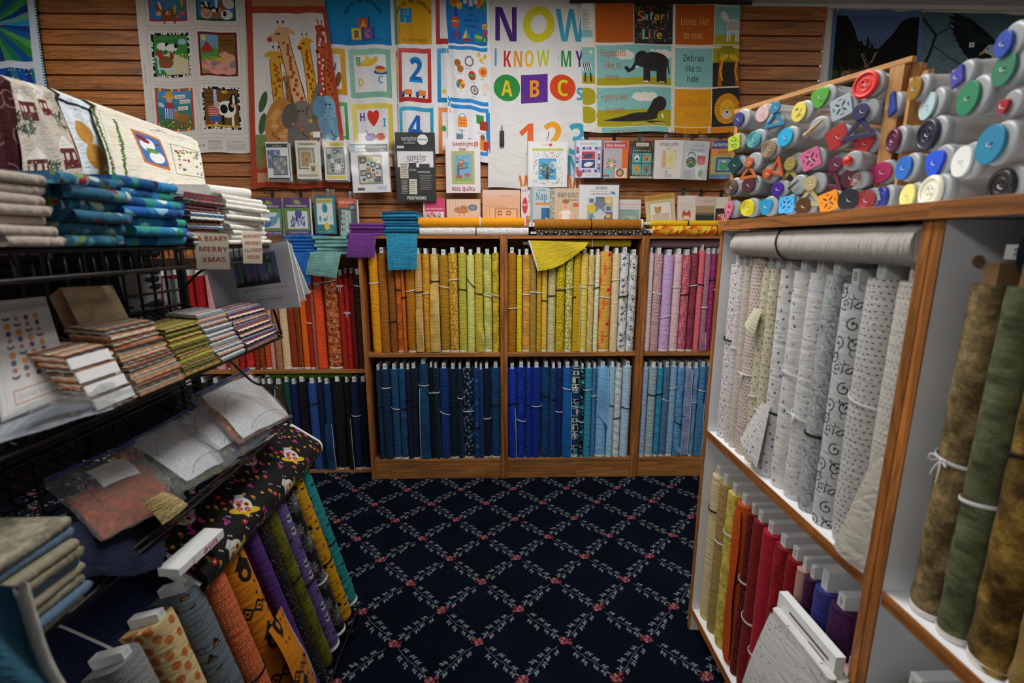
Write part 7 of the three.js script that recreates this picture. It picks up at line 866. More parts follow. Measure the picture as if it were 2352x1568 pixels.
// printed cottons of the rack
const stripes = (cs, s = 256) => print(cs[0], (x) => { let y = 0, k = 0; while (y < s) { const h = rr(5, 12); for (let i = 0; i < s; i += 6) rect(x, y + 1.6 * Math.sin(i * .13 + k), i, h + 2, 7, cs[k % cs.length]); y += h; k++; } });
P.holiday = stripes(['#b02c30', '#dfe0e0', '#2a72b0', '#c8ccd0', '#2f7a48', '#e2e2e0', '#8a5a34', '#1c2c50']);
P.polar = print('#2a86bc', (x, s) => { for (let i = 0; i < 26; i++) wrapped(x, s, rnd() * s, rnd() * s, 60, (c) => oval(c, 0, 0, rr(18, 52), rr(10, 26), ['#8fc4e2', '#14508e', '#dfe6ea', '#0f1c30', '#2f9a8a', '#1a64b4'][i % 6], rnd() * 3)); });
P.lagoon = print('#2a6686', (x, s) => { for (let i = 0; i < 60; i++) wrapped(x, s, rnd() * s, rnd() * s, 40, (c) => oval(c, 0, 0, rr(8, 34), rr(5, 14), ['#3f8aa8', '#7f9a4a', '#b8c8c4', '#163c5c', '#8a2c34', '#5aa0b8'][i % 6], rnd() * 3)); });
P.st1 = stripes(['#a05a34', '#3c3a3c', '#c9bfa8', '#6a6460', '#c27a4a', '#d8d2c0']); P.st2 = stripes(['#8a8a34', '#5f5a26', '#c2a25a', '#3c3a2c', '#b8884a', '#a8a448']); P.st3 = stripes(['#7c8590', '#aeb4ba', '#c48a6a', '#5a626c', '#d0d2d2']); P.st4 = stripes(['#4f3f7c', '#c8793a', '#d4cec8', '#26242c', '#8a8a94']);
const shelf1 = 'folded cottons on the top shelf of the rack', dep = .26;
const rackStack = (what, group, n, pa, pb, y0, th, mats, o = {}) => { const za = zAt(pa, o.py ?? 520, o.x ?? RXF), zb = zAt(pb, o.py ?? 520, o.x ?? RXF); stackOf(what, group, n, (o.x ?? RXF) - (o.dep ?? dep) / 2 + (o.out ?? .015), y0, (za + zb) / 2, Math.abs(za - zb) * .97, o.dep ?? dep, th, mats, { ry: Math.PI / 2, ...o }); };
rackStack('white folded holiday panel at the far end of the wire shelf', shelf1, 10, 512, 605, 1.433, .0125, fabric('#dcdad2', T.plain, .1, 1.15), { twist: 2 });
rackStack('multicoloured folded holiday print beside the white panels', shelf1, 13, 418, 500, 1.433, .009, fabric('#ffffff', P.holiday, .11, .95), { py: 500 });
rackStack('blue polar bear folded print', shelf1, 7, 268, 405, 1.433, .018, fabric('#ffffff', P.polar, .26, .9), { out: .022, twist: 2, jit: .012 });
rackStack('teal patterned folded print', shelf1, 6, 120, 262, 1.433, .019, fabric('#ffffff', P.lagoon, .2, .9), { out: .03, twist: 2, jit: .014 });
rackStack('beige folded cloth at the near end of the wire shelf', shelf1, 7, -40, 108, 1.433, .015, fabric('#b8aca0', T.plain, .1, 1.1));
folded('white numbered calendar panel lying on the white folded panels', shelf1, V(RXF - .12, 1.433 + .135, zAt(545)), [0, Math.PI / 2, .05], .2, .24, .026, fabric('#d9d8d2', T.plain, .1, 1.15));
// handwritten price cards
function card(label, px, py, w, h, ry, linesOf) {
  const p = onX(px, py, RXF + .035), m = add('price_card', sheet(6, 6, (u, v) => V((u - .5) * w, (v - .5) * h, .004 * Math.sin(v * 3)), 1, 1), std({ map: ctex(cv(160, 220, (x) => { rect(x, 0, 0, 160, 220, '#efe6d0'); linesOf.forEach((s, i) => { x.save(); x.translate(84, 34 + i * (190 / linesOf.length)); x.rotate(-.06 + .05 * (i % 2)); text(x, s, 0, 0, linesOf.length > 3 ? 34 : 42, '#a01f1a', 'bold', 'sans-serif', 'center', 146); x.restore(); }); }), false), roughness: .8 }));
  m.position.copy(p); m.rotation.set(.02, ry, -.04, 'YXZ'); tag(m, label, 'price card', 'handwritten cards on the rack');
}
card('cream card handwritten in red about bears below the shelf', 488, 577, .066, .082, .55, ['A BEARY', 'MERRY', 'XMAS']);
card('narrow cream card handwritten in red about an advent calendar', 579, 568, .048, .085, .75, ['MERRIMENT', 'ADVENT', 'CALENDER', '$19.95']);
// cloth draped over the top rail: front face from px corners on the plane x, then over the rail
function drape(label, px, xs, tex, k = 1) {
  const c = px.map(([a, b], i) => onX(a, b, xs[i])), sd = rnd() * 6, m = add('draped_cloth', sheet(16, 22, (u, v) => {
    if (v < .86) { const q = v / .86; return bil(c, u, q).add(V(.012 * Math.sin(q * 2.6 + .4) + .004 * Math.sin(u * 9 + sd) + .003 * Math.sin(u * 21 + q * 6), 0, 0)); }
    const q = (v - .86) / .14, t = bil(c, u, 1), a = q * Math.PI; return t.add(V(-.03 * (1 - Math.cos(a)) + .01 * (1 - q), .016 * Math.sin(a) - .05 * Math.max(0, q - .7), 0));
  }), new THREE.MeshPhysicalMaterial({ map: ctex(tex, false), color: new THREE.Color(k, k, k), roughness: .85, specularIntensity: .4, bumpMap: rep(crease, .6), bumpScale: .006 }));
  return tag(m, label, 'draped cloth', 'holiday panels draped over the rack');
}
const snowman = cv(640, 480, (x, w, h) => {
  rect(x, 0, 0, w, h, '#d9d3c6'); for (let i = 0; i < 60; i++) oval(x, rnd() * w, rnd() * h, rr(8, 30), rr(6, 18), 'rgba(200,170,120,.18)', rnd() * 3);
  const holly = (a, b, c, d) => { for (let t = 0; t <= 1; t += .02) { const px = a + (c - a) * t + rr(-4, 4), py = b + (d - b) * t + rr(-4, 4); oval(x, px, py, 9, 5, ['#3f6a34', '#55803f', '#2f5228'][Math.floor(rnd() * 3)], rnd() * 3); if (rnd() < .3) disc(x, px, py, 4, '#8c2a30'); } };
  holly(90, 110, 90, 440); holly(90, 440, 640, 440); line(x, [[14, 80], [14, 480]], '#6a6458', 2); line(x, [[30, 80], [30, 480]], '#8a8478', 2); holly(6, 60, 20, 440);
  poly(x, [[170, 130], [370, 140], [380, 350], [190, 330]], '#b86a2c'); poly(x, [[186, 146], [356, 154], [364, 332], [204, 316]], '#3f6aa8'); oval(x, 250, 210, 46, 40, '#dcdde0'); oval(x, 300, 280, 50, 36, '#dcdde0'); oval(x, 230, 180, 40, 16, '#7a2430', .4); rect(x, 240, 230, 70, 26, '#4f8a3a'); line(x, [[300, 200], [330, 190]], '#4a2c1c', 8);
  x.strokeStyle = '#5a7a44'; x.lineWidth = 5; x.strokeRect(430, 150, 220, 210); for (let i = 0; i < 40; i++) rect(x, rr(440, 630), rr(160, 340), rr(10, 26), rr(8, 22), ['#8c2a30', '#3a5f9a', '#c8a03c', '#dcd8cc', '#4a7a3c'][i % 5]);
});
const ginger = cv(400, 480, (x, w, h) => { rect(x, 0, 0, w, h, '#cfd8de'); rect(x, 0, 80, w, 12, '#16181c'); for (let i = 0; i < 10; i++) rect(x, 60 + i * 34, 108, 22, 3, '#55585c'); oval(x, 120, 220, 60, 56, '#b8843c'); oval(x, 150, 330, 66, 66, '#b8843c'); oval(x, 170, 440, 60, 50, '#b8843c'); for (let i = 0; i < 12; i++) line(x, [[370, 120 + i * 30], [392, 126 + i * 30]], '#7a7e82', 4); });
const village = cv(480, 560, (x, w, h) => { rect(x, 0, 0, w, h, '#bdb3a6'); for (const [a, b, q] of [[60, 90, 1], [250, 70, .9], [300, 300, 1.2], [60, 360, 1]]) { poly(x, [[a, b + 60 * q], [a + 70 * q, b], [a + 150 * q, b + 60 * q]], '#d8d2c8'); rect(x, a + 10, b + 60 * q, 130 * q, 90 * q, '#5f2226'); for (let i = 0; i < 3; i++) rect(x, a + 24 + i * 40 * q, b + 80 * q, 22 * q, 30 * q, '#c8c0b0'); } for (const [a, b] of [[120, 260], [420, 220], [230, 480], [30, 250]]) for (let i = 0; i < 40; i++) oval(x, a + rr(-46, 46), b + rr(-46, 46), 16, 4, ['#3a4434', '#2a3028', '#55604a'][i % 3], rnd() * 3); for (let i = 0; i < 120; i++) disc(x, rnd() * w, rnd() * h, 3, '#d6d0c6'); rect(x, 240, 40, 80, 60, '#d2d2d4'); });
const wine = cv(300, 480, (x, w, h) => { rect(x, 0, 0, w, h, '#3a0f14'); for (let i = 0; i < 16; i++) { x.save(); x.translate(rnd() * w, rnd() * h); x.rotate(rnd() * 6); curl(x, rr(30, 70), '#8a6a68', 5); x.restore(); } });
drape('wine red swirl cloth draped over the near end of the rack', [[-90, 160], [12, 190], [46, 440], [-90, 450]], [-.95, -.95, -.9, -.9], wine);
drape('snowy village cloth draped over the rack', [[14, 190], [116, 216], [196, 418], [42, 445]], [-.95, -.95, -.89, -.89], village);
drape('pale blue gingerbread cloth draped over the rack', [[128, 218], [216, 252], [300, 436], [188, 430]], [-.95, -.95, -.89, -.89], ginger);
drape('cream snowman and holly cloth draped at the far end of the rack', [[208, 244], [446, 326], [466, 446], [250, 424]], [-.94, -.94, -.85, -.85], snowman);
// striped woven cottons filed in the upper basket
const shelf2 = 'striped cottons in the upper basket';
for (const [a, b, t, n, w] of [[552, 634, P.st4, 7, 'purple and orange striped folded cotton'], [488, 552, P.st3, 8, 'grey and peach striped folded cotton'], [405, 488, P.st2, 7, 'olive and gold striped folded cotton'], [288, 402, P.st1, 9, 'rust and cream striped folded cotton'], [175, 280, P.st1, 7, 'paper banded rust striped folded cotton']]) {
  rackStack(w, shelf2, n + 2, a, b, 1.152, .0118, fabric('#ffffff', t, .13, 1.05), { py: 790, x: RXF, dep: .075, tx: .1, wr: 1.4, step: .005, jit: .0025 });
  if (/banded/.test(w)) for (let i = 0; i < 4; i++) { const q = onX(222 + i * 10, 835 - i * 4 - 30 + i * 18, RXF + .012); const m = add('paper_band', new THREE.BoxGeometry(.003, .019, .085).translate(0, 0, 0), M.paper); m.position.set(RXF + .0185 - (i * 2 + 1) * .005, 1.152 + .0118 * (i * 2 + 1.5), zAt(225, 800)); m.rotation.z = .3; tag(m, `white paper band on the rust striped cottons, ${['lowest', 'second from bottom', 'third from bottom', 'uppermost'][i]}`, 'paper band', 'paper bands on striped cottons'); }
}
// a slab whose printed face is the quad c
function slab(c, t, mat, back, parent, name = 'cover') {
  const n = c[1].clone().sub(c[0]).cross(c[3].clone().sub(c[0])).normalize(), d = c.map((p) => p.clone().addScaledVector(n, t));
  add(name, sheet(6, 6, (u, v) => bil(c, u, v)), mat, parent); const q = (a, b, e, f) => sheet(1, 1, (u, v) => bil([a, b, e, f], u, v));
  add('block', mergeGeometries([q(c[0], c[1], d[1], d[0]), q(c[1], c[2], d[2], d[1]), q(c[2], c[3], d[3], d[2]), q(c[3], c[0], d[0], d[3]), q(d[0], d[1], d[2], d[3])]), back, parent);
}
const icons = cv(420, 640, (x, w, h) => { rect(x, 0, 0, w, h, '#b9b7b6'); x.strokeStyle = '#9a9896'; x.lineWidth = 3; x.strokeRect(24, 30, 370, 580); for (let j = 0; j < 9; j++) for (let i = 0; i < 4; i++) { x.save(); x.translate(100 + i * 68, 120 + j * 42); const k = (i * 3 + j) % 4; if (k === 0) bat(x, 28, '#2c2a2c'); else if (k === 1) disc(x, 0, 0, 20, '#b8743a'); else if (k === 2) disc(x, 0, 0, 17, '#4a3a54'); else oval(x, 0, 0, 16, 14, '#a0645a'); x.restore(); } x.strokeStyle = '#9a4a34'; x.lineWidth = 5; x.strokeRect(70, 520, 290, 70); text(x, 'Spooky Sampler', 215, 556, 34, '#8a8684', '', 'serif'); });
{ const g = thing('pattern_sheet', 'grey halloween icon pattern sheet leaning in the near basket', 'pattern sheet', [0, 0, 0], 'packets leaning in the upper basket'); slab([onX(-30, 694, -.84), onX(104, 680, -.84), onX(172, 900, -.735), onX(10, 965, -.735)], .006, std({ map: ctex(icons, false), roughness: .6 }), M.paper, g); }
{ const g = thing('pattern_book', 'tan covered book leaning beside the striped cottons', 'book', [0, 0, 0], 'packets leaning in the upper basket'); slab([onX(138, 660, -.88), onX(258, 655, -.88), onX(314, 766, -.80), onX(204, 792, -.80)], .03, std({ color: lin(0xd8c09c), map: rep(T.cloud, .7), roughness: .55 }), std({ color: lin(0x5a3a1c), roughness: .7 }), g); }
for (const [lab, a] of [['white leaflet behind the wire grid beside the tan book', [[268, 625], [372, 615], [372, 720], [300, 740]]], ['folded leaflet behind the wire grid near the cards', [[372, 640], [428, 640], [430, 705], [380, 715]]]]) { const c = a.map(([p, q]) => onX(p, q, RXB - .03)); tag(add('leaflet', sheet(4, 4, (u, v) => bil(c, u, v).add(V(.003 * Math.sin(u * 5), 0, 0))), std({ color: lin(0x8e9094), roughness: .8 })), lab, 'leaflet', 'leaflets behind the rack'); }
// aurora picture packets hanging from the end of the rack
const aurora = cv(640, 520, (x, w, h) => { rect(x, 0, 0, w, h, '#c8cedb'); rect(x, 0, 0, 200, h, '#b2b7c0'); vgrad(x, 200, 60, 330, 250, '#55699a', '#8280ac'); for (const [a, c] of [[250, '#6fb47a'], [470, '#7cc47c'], [360, '#8c80bc']]) { const g = x.createLinearGradient(a - 30, 0, a + 30, 0); g.addColorStop(0, 'rgba(0,0,0,0)'); g.addColorStop(.5, c); g.addColorStop(1, 'rgba(0,0,0,0)'); x.fillStyle = g; x.fillRect(a - 30, 80, 60, 190); } for (let i = 0; i < 22; i++) { const a = 206 + i * 15, q = rr(40, 110) * (i > 7 && i < 12 ? 1.4 : 1); for (let k = 0; k < 5; k++) poly(x, [[a - 14 + k * 2.4, 310 - k * q / 6], [a + 14 - k * 2.4, 310 - k * q / 6], [a, 310 - k * q / 6 - q / 3]], '#12161c'); } rect(x, 200, 300, 330, 12, '#12161c'); text(x, 'Northern Lights Fabric Panel - 8 1/2 x 10 1/2', 400, 345, 19, '#3c4048', '', 'sans-serif', 'center', 330); text(x, 'Stephanie Ruby Art', 420, 430, 32, '#4a4e56', '', 'serif', 'center', 200); rect(x, 320, 404, 200, 2, '#5a5e66'); rect(x, 320, 456, 200, 2, '#5a5e66'); });
const auroraMat = new THREE.MeshPhysicalMaterial({ map: ctex(aurora, false), roughness: .6 });
[['aurora picture packet with spruce silhouettes, frontmost of three', [[466, 590], [660, 552], [690, 704], [498, 722]], 1.5, auroraMat], ['plain pale packet, middle of three beside the aurora picture', [[480, 580], [668, 560], [702, 690], [510, 716]], 1.525, M.paper], ['plain pale packet, rearmost of three beside the aurora picture', [[490, 575], [664, 558], [712, 674], [530, 712]], 1.55, M.paper]].forEach(([lab, q, D, m], i) => {
  const g = thing('picture_packet', lab, 'picture packet', [0, 0, 0], 'aurora picture packets'), c = q.map(([a, b]) => onZ(a, b, D)); slab(c, .003, m, M.paper, g, 'card');
  if (!i) add('sleeve', sheet(12, 12, (u, v) => bil([onZ(458, 572, D - .004), onZ(666, 528, D - .004), onZ(694, 708, D - .004), onZ(492, 726, D - .004)], u, v).add(V(0, 0, .004 + .003 * Math.sin(u * 8 + v * 3) + .003 * Math.sin(v * 13 + u * 2))), .2, .2), M.clear, g);
});
// plastic bags of kits in the lower basket and at the front of the upper one
const template = ctex(cv(320, 320, (x, w, h) => { rect(x, 0, 0, w, h, '#c9cdd0'); x.strokeStyle = '#5a5e62'; x.lineWidth = 2.5; x.beginPath(); x.moveTo(20, 160); x.bezierCurveTo(90, 20, 180, 80, 170, 130); x.bezierCurveTo(240, 150, 280, 220, 310, 230); x.stroke(); x.beginPath(); x.moveTo(60, 300); x.bezierCurveTo(120, 240, 260, 240, 300, 280); x.stroke(); }), false);
P.paisley = print('#24425e', (x, s) => { scatter(x, s, 26, 20, (c) => { c.rotate(rnd() * 6); curl(c, 22, '#b89a4a', 3); }); scatter(x, s, 14, 10, (c, k) => petals(c, 12, 5, k % 2 ? '#8c3a34' : '#a8b4c0', '#d8c06a')); });
P.pump = print('#8a4420', (x, s) => { scatter(x, s, 22, 18, (c, k) => (k % 2 ? bat(c, 22, '#17120f') : disc(c, 0, 0, 13, '#c8702c'))); });
P.spotCream = print('#cdb77e', (x, s) => { scatter(x, s, 90, 9, (c, k) => disc(c, 0, 0, 4.6, k % 7 ? '#2c2620' : '#c8902c')); });
P.leafG = print('#1f3a22', (x, s) => { scatter(x, s, 60, 10, (c) => oval(c, 0, 0, 14, 5, '#3f6a38', rnd() * 3)); });
function kitBag(label, q, xs, o) {
  const c = q.map(([a, b], i) => onX(a, b, xs[i])), g = thing('kit_bag', label, 'plastic bag', [0, 0, 0], o.group ?? 'plastic kit bags in the lower basket'), sd = rnd() * 7, n = V(.55, .8, .2).normalize();
  const bulge = (u, v, k) => bil(c, u, v).addScaledVector(n, k * Math.sin(Math.PI * Math.min(1, Math.max(0, u))) * Math.sin(Math.PI * Math.min(1, Math.max(0, v))) + .0035 * Math.sin(u * 13 + sd) * Math.sin(v * 11 + sd * 2));
  add('fabric_piece', sheet(10, 10, (u, v) => bulge(.06 + .88 * u, .04 + .62 * v, .006), .2, .14), o.mat, g);
  if (o.paper) { const [a, b, e, f] = o.paper; add('paper_template', sheet(10, 8, (u, v) => bulge(a + (b - a) * u, e + (f - e) * v, .011).addScaledVector(n, .004 + .004 * Math.sin(u * 3 + 1))), std({ map: template, roughness: .7 }), g); }
  add('bag', sheet(22, 18, (u, v) => bulge(u, v, .024).addScaledVector(n, .008 + .004 * Math.sin(u * 23 + v * 9 + sd) * Math.sin(v * 17 + u * 6))), M.clearBag, g);
  if (o.zip !== false) add('zip', tube([0, .25, .5, .75, 1].map((u) => bulge(u, .97, .01).addScaledVector(n, .012)), .0042, 16, 6), M.blueZip, g);
}
kitBag('clear zip bag with a white cat template at the far end of the lower basket', [[430, 915], [565, 850], [672, 960], [545, 1026]], [-.95, -.95, -.70, -.70], { mat: fabric('#ffffff', P.pump, .14, 1), paper: [.12, 1.0, .05, .9] });
kitBag('clear zip bag with a white template over blue paisley cloth', [[370, 975], [505, 900], [640, 998], [515, 1074]], [-.94, -.94, -.695, -.695], { mat: fabric('#ffffff', P.paisley, .13, 1), paper: [.1, .95, .22, 1.0] });
kitBag('clear zip bag with a large white paper over green cloth', [[250, 1040], [410, 955], [550, 1062], [410, 1142]], [-.93, -.93, -.69, -.69], { mat: fabric('#ffffff', P.leafG, .12, 1), paper: [.2, 1.0, .1, 1.0] });
kitBag('clear zip bag of orange and black halloween cloth', [[90, 1110], [300, 1020], [428, 1150], [230, 1250]], [-.88, -.88, -.69, -.69], { mat: fabric('#8a3c14', T.mottle, .1, 1.3), paper: [.35, .8, .55, .85] });
{ const c = [[318, 1150], [372, 1130], [432, 1158], [374, 1205]].map(([a, b]) => onX(a, b, -.685)); tag(add('cloth_square', sheet(8, 8, (u, v) => bil(c, u, v).add(V(.004 * Math.sin(u * 3), .006 * Math.sin(v * 3), 0)), .1, .1), fabric('#ffffff', P.spotCream, .1, 1)), 'cream black spotted cloth square at the basket edge', 'cloth square'); }
kitBag('long grey plastic bag hanging over the upper basket edge', [[150, 905], [335, 838], [318, 905], [-10, 1000]], [-.8, -.74, -.685, -.685], { mat: fabric('#8a97a8', T.cloud, .1, 1.2), group: 'plastic bags on the upper basket', zip: false });
kitBag('crumpled plastic bag with a blue zip under the icon sheet', [[-30, 965], [200, 900], [280, 935], [-30, 1030]], [-.78, -.74, -.68, -.68], { mat: fabric('#a8b0bc', T.cloud, .1, 1.2), group: 'plastic bags on the upper basket' });
// bolts leaning in the bin at the foot of the rack
P.teal = print('#1b7d80', (x, s) => { scatter(x, s, 12, 22, (c, k) => (k % 3 === 0 ? moon(c, 20, '#c8ded8') : k % 3 === 1 ? bat(c, 24, '#0c1012') : star(c, 9, '#a8d0cc'))); });
P.yellowH = print('#b8860f', (x, s) => { scatter(x, s, 16, 18, (c, k) => (k % 4 === 0 ? moon(c, 15, '#e0c878') : k % 4 === 1 ? bat(c, 20, '#14100c') : k % 4 === 2 ? rect(c, -9, -12, 20, 24, '#1a140e') : disc(c, 0, 0, 10, '#a8401c'))); });
const web = (bg, fg, n) => print(bg, (x, s) => { for (let k = 0; k < n; k++) { const a = rnd() * s, b = rnd() * s, r = rr(40, 74); wrapped(x, s, a, b, 80, (c) => { for (let i = 0; i < 10; i++) line(c, [[0, 0], [r * Math.cos(i * .628), r * Math.sin(i * .628)]], fg, 1.3); for (let j = 1; j < 6; j++) line(c, [...Array(11)].map((_, i) => [r * j / 6 * Math.cos(i * .628), r * j / 6 * Math.sin(i * .628)]), fg, 1.1); }); } });
P.webB = web('#0c0c10', '#c4c4c8', 9); P.webO = web('#6a6a0c', '#1c1c08', 9);
P.purpleB = print('#54467c', (x, s) => { scatter(x, s, 10, 30, (c, k) => { if (k % 2) { disc(c, 0, 0, 22, '#a49fb0'); bat(c, 22, '#120f18'); } else bat(c, 26, '#17121f'); }); });
P.speck = print('#0f1118', (x, s) => { scatter(x, s, 90, 7, (c, k) => oval(c, 0, 0, 4, 2.4, ['#8a5a3c', '#6a7a8a', '#b8b0a0'][k % 3], rnd() * 3)); });
P.witch = print('#c4780f', (x, s) => { for (let i = 0; i < 6; i++) { x.save(); x.translate(i * 43 + 21, 40); x.rotate(.785); rect(x, -17, -17, 34, 34, '#14100c'); rect(x, -10, -10, 20, 20, '#c4780f'); disc(x, 0, 0, 5, '#14100c'); x.restore(); } for (const [a, b] of [[60, 120], [190, 170]]) { x.save(); x.translate(a, b); oval(x, 0, 0, 28, 34, '#14100c'); poly(x, [[-36, -18], [36, -18], [4, -56]], '#14100c'); oval(x, 6, 4, 10, 14, '#c4780f'); x.restore(); } scatter(x, s, 14, 12, (c, k) => (k % 2 ? star(c, 8, '#14100c') : moon(c, 8, '#14100c'))); });
P.orangeT = print('#b8481a', (x, s) => { for (let j = 0; j < 16; j++) { let a = rr(0, 8); while (a < s) { const w = rr(6, 20); rect(x, a, j * 16 + 4, w, 6, '#d89a74'); a += w + 6; } } });
P.hats = print('#5f6b74', (x, s) => { scatter(x, s, 14, 24, (c, k) => { if (k % 3 === 0) { poly(c, [[-18, 8], [18, 8], [2, -24]], '#14161a'); rect(c, -10, 0, 20, 5, '#c8601c'); } else if (k % 3 === 1) bat(c, 14, '#17191d'); else { x.strokeStyle = '#1c1e22'; c.strokeStyle = '#1c1e22'; c.lineWidth = 2; c.beginPath(); c.arc(0, 0, 12, 0, 7); c.stroke(); } }); });
P.pumpC = print('#cdb684', (x, s) => { scatter(x, s, 22, 20, (c) => { oval(c, 0, 0, 15, 18, '#b86a34', .5); line(c, [[0, -16], [2, 16]], '#9a5022', 2); }); });
P.mesh = print('#8d8f90', (x, s) => { for (let j = 0; j < 16; j++) for (let i = 0; i < 8; i++) { x.strokeStyle = '#4f5254'; x.lineWidth = 2; x.strokeRect(i * 32 + (j % 2) * 16, j * 16, 32, 16); } });
P.skull = print('#0c0b0d', (x, s) => {
  for (const [a, b, r] of [[110, 110, .2], [370, 120, 2.0], [250, 330, .9], [70, 400, -.6], [440, 410, .4]]) wrapped(x, s, a, b, 90, (c) => { c.rotate(r); if (a > 200) oval(c, 0, -34, 74, 22, '#c8a81c'); oval(c, 0, 0, 44, 46, '#c9c6c4'); rect(c, -22, 34, 44, 26, '#c0c4c6'); for (const e of [-18, 18]) { disc(c, e, 0, 14, '#d0a83c'); disc(c, e, 0, 10, '#8c1822'); disc(c, e, 0, 5, '#160a10'); } poly(c, [[-5, 22], [5, 22], [0, 12]], '#17141a'); for (let i = 0; i < 5; i++) line(c, [[-16 + i * 8, 40], [-16 + i * 8, 54]], '#4a4c50', 2); for (let i = 0; i < 6; i++) disc(c, -26 + i * 10, -26, 3.4, ['#2a6ab0', '#b8348a', '#3a8a4a'][i % 3]); if (a > 200) poly(c, [[-26, -40], [26, -40], [0, -80]], '#c8a81c'); });
  scatter(x, s, 90, 15, (c, k) => { const m = k % 5; if (m === 0) petals(c, 15, 6, '#a8183c', '#d8b83c'); else if (m === 1) for (let i = 0; i < 5; i++) { c.strokeStyle = '#b83a8c'; c.lineWidth = 4; c.beginPath(); c.arc(rr(-14, 14), rr(-14, 14), 5, 0, 7); c.stroke(); } else if (m === 2) star(c, 13, '#c8982c'); else if (m === 3) { oval(c, 0, 0, 12, 8, '#c8782c'); oval(c, 12, -10, 9, 4, '#2f7a3a', .6); } else { disc(c, 0, 0, 4, '#c8c4b8'); disc(c, 10, 6, 4, '#c8c4b8'); } });
}, 512);
const binG = 'bolts leaning in the rack bin';
for (const [z, w, t, size, word, o = {}] of [
  [-1.655, .066, P.teal, .17, 'teal moon and bat print', { sel: 1, tie: 'b', tieH: .45 }], [-1.583, .064, P.yellowH, .16, 'golden haunted house print', { tie: 'b', tieH: .4 }], [-1.512, .062, P.webB, .15, 'black spider web print', { tie: 'w', tieH: .36, sel: 1 }], [-1.442, .066, P.purpleB, .17, 'purple bat and moon print', { tie: 'b', tieH: .45, sel: 1 }], [-1.378, .052, P.webO, .14, 'olive spider web print', { tie: 'b', tieH: .55 }], [-1.322, .052, P.speck, .12, 'black speckled', {}], [-1.268, .05, '#3f1f5e', .1, 'plain purple', { k: 1.4 }],
  [-1.185, .1, P.witch, .22, 'orange witch print', { loose: [-.5, .75, -.03, .55, .05, .02], edgeL: 0, h: 1.02 }], [-1.088, .074, P.orangeT, .12, 'orange lettering print', { tie: 'b', tieH: .45 }], [-1.0, .086, P.hats, .17, 'grey witch hat print', { tie: 'w', tieH: .42 }], [-.905, .086, P.pumpC, .15, 'cream pumpkin print', { tie: 'w', tieH: .4 }], [-.812, .084, P.mesh, .1, 'grey netted', { tie: 'b', tieH: .5 }], [-.715, .092, '#14201c', .14, 'black green tweed', { k: 1.2, t: 'grain' }], [-.62, .08, '#8f8a72', .06, 'khaki checked', { k: 1.1, t: 'weave' }],
]) { const mat = typeof t === 'string' ? fabric(t, T[o.t ?? 'plain'], size, o.k) : fabric('#ffffff', t, size, 1.05); const d = .16, h = .6 * (o.h ?? 1);
  bolt(`${word} fabric bolt leaning in the rack bin`, binG, V(-.565 - d / 2, .052, z), [-.25, Math.PI / 2 + rr(-.05, .05), rr(-.02, .02)], { d, mat, board: M.paper, up: .018, bd: .4, tagI: 7, wr: 1, ...o, w: w * .96, h }); }
bolt('black sugar skull print bolt lying across the leaning bolts', binG, V(-.765, .70, -1.74), [.6, Math.PI / 2, Math.PI / 2 + .03], { w: .085, d: .18, h: .72, mat: fabric('#ffffff', P.skull, .31, 1.15), sel: 1, wr: .7, tagI: null, up: .008, bd: .5 });
bolt('dark navy bolt with white lettering lying in the near bin', binG, V(-.86, .60, -1.14), [.5, Math.PI / 2 - .04, Math.PI / 2 - .1], { w: .08, d: .15, h: .6, mat: fabric('#0c1a38', T.plain, .1, 1.4), tie: 'w', tieH: .45, tilt: .6, wr: .5, tagI: null });
{ const g = thing('board_box', 'white cardboard bolt core with red lettering under the skull bolt', 'cardboard core', V(-.72, .735, -1.02)); g.rotation.set(0, Math.PI / 2 - .1, .02); add('box', new RoundedBoxGeometry(.15, .022, .05, 1, .003), M.paper, g); add('lettering', new THREE.PlaneGeometry(.1, .02).translate(.02, 0, .0258), std({ map: ctex(cv(128, 32, (x) => { rect(x, 0, 0, 128, 32, '#e2e3e4'); text(x, 'aun', 70, 16, 34, '#a82a24'); }), false), roughness: .7 }), g); }
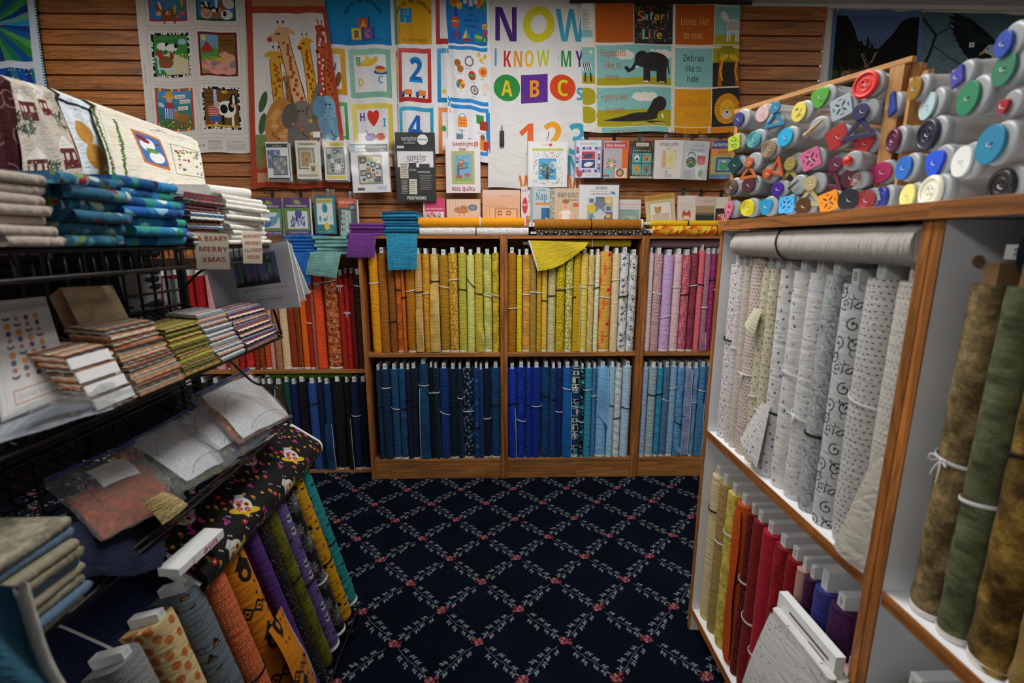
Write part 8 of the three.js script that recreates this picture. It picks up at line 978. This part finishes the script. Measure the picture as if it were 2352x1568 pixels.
// navy cloth over the basket edge, folded bundle and the cloth nearest the camera
{ const c = [[116, 1204], [374, 1178], [352, 1306], [160, 1338]].map(([a, b], i) => onX(a, b, [-.76, -.74, -.69, -.69][i])); const m = add('draped_cloth', sheet(18, 14, (u, v) => bil(c, u, v).add(V(.014 * Math.sin(v * 3 + u) + .005 * Math.sin(u * 14), .006 * Math.sin(u * 7) * (1 - v), 0)), .26, .14), fabric('#0d1830', T.weave, .08, 1.4)); tag(m, 'dark navy cloth with frayed edge hanging below the lower basket', 'draped cloth'); }
rackStack('beige or blue folded bundle at the near bin', 'folded bundles in the near bin', 9, -60, 178, .872, .0165, [fabric('#9a927c', T.plain, .1, 1.1), fabric('#5a728c', T.plain, .1, 1.1), fabric('#8a8672', T.mottle, .1, 1.1)], { py: 1290, x: -.68, dep: .18, twist: 1 });
{ const c = [[-60, 1330], [26, 1346], [160, 1600], [-60, 1600]].map(([a, b]) => onX(a, b, -.5)); const m = add('near_cloth', sheet(12, 12, (u, v) => bil(c, u, v).add(V(.01 * Math.sin(u * 4 + v * 3), 0, 0)), .2, .2), fabric('#2a5a72', T.cloud, .2, 1.3)); tag(m, 'blue cloth with a white hem at the near end of the rack', 'draped cloth'); add('hem', tube([0, .25, .5, .75, 1].map((v) => bil(c, 1, v).add(V(.01 * Math.sin(4 + v * 3) + .003, 0, 0))), .006, 16, 6), M.selvage, m); }

// what stands on the far side of the rack, seen through the grid
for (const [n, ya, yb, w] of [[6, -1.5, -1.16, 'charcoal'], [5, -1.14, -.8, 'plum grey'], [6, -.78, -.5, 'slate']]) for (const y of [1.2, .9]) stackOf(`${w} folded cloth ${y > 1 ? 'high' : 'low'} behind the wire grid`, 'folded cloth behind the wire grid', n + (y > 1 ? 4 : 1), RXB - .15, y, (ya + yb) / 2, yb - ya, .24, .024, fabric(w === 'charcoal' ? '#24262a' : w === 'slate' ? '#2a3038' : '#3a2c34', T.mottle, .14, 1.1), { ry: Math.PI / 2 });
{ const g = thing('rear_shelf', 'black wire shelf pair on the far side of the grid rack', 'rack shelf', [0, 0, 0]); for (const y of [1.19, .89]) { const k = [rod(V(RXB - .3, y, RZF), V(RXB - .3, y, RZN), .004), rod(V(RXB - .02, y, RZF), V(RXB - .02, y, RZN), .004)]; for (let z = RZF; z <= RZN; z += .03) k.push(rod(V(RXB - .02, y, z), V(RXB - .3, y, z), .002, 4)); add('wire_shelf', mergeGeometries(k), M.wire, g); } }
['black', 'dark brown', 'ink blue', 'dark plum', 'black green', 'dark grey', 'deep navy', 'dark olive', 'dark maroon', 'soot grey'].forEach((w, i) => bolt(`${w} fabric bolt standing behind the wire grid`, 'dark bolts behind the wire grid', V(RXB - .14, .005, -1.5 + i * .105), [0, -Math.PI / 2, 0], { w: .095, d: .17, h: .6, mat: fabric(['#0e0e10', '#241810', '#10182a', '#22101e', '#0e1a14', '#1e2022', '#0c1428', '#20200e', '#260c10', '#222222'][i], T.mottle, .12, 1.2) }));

scene.traverse((o) => { if (o.isMesh) { o.castShadow = true; o.receiveShadow = true; } });
renderer.render(scene, camera);
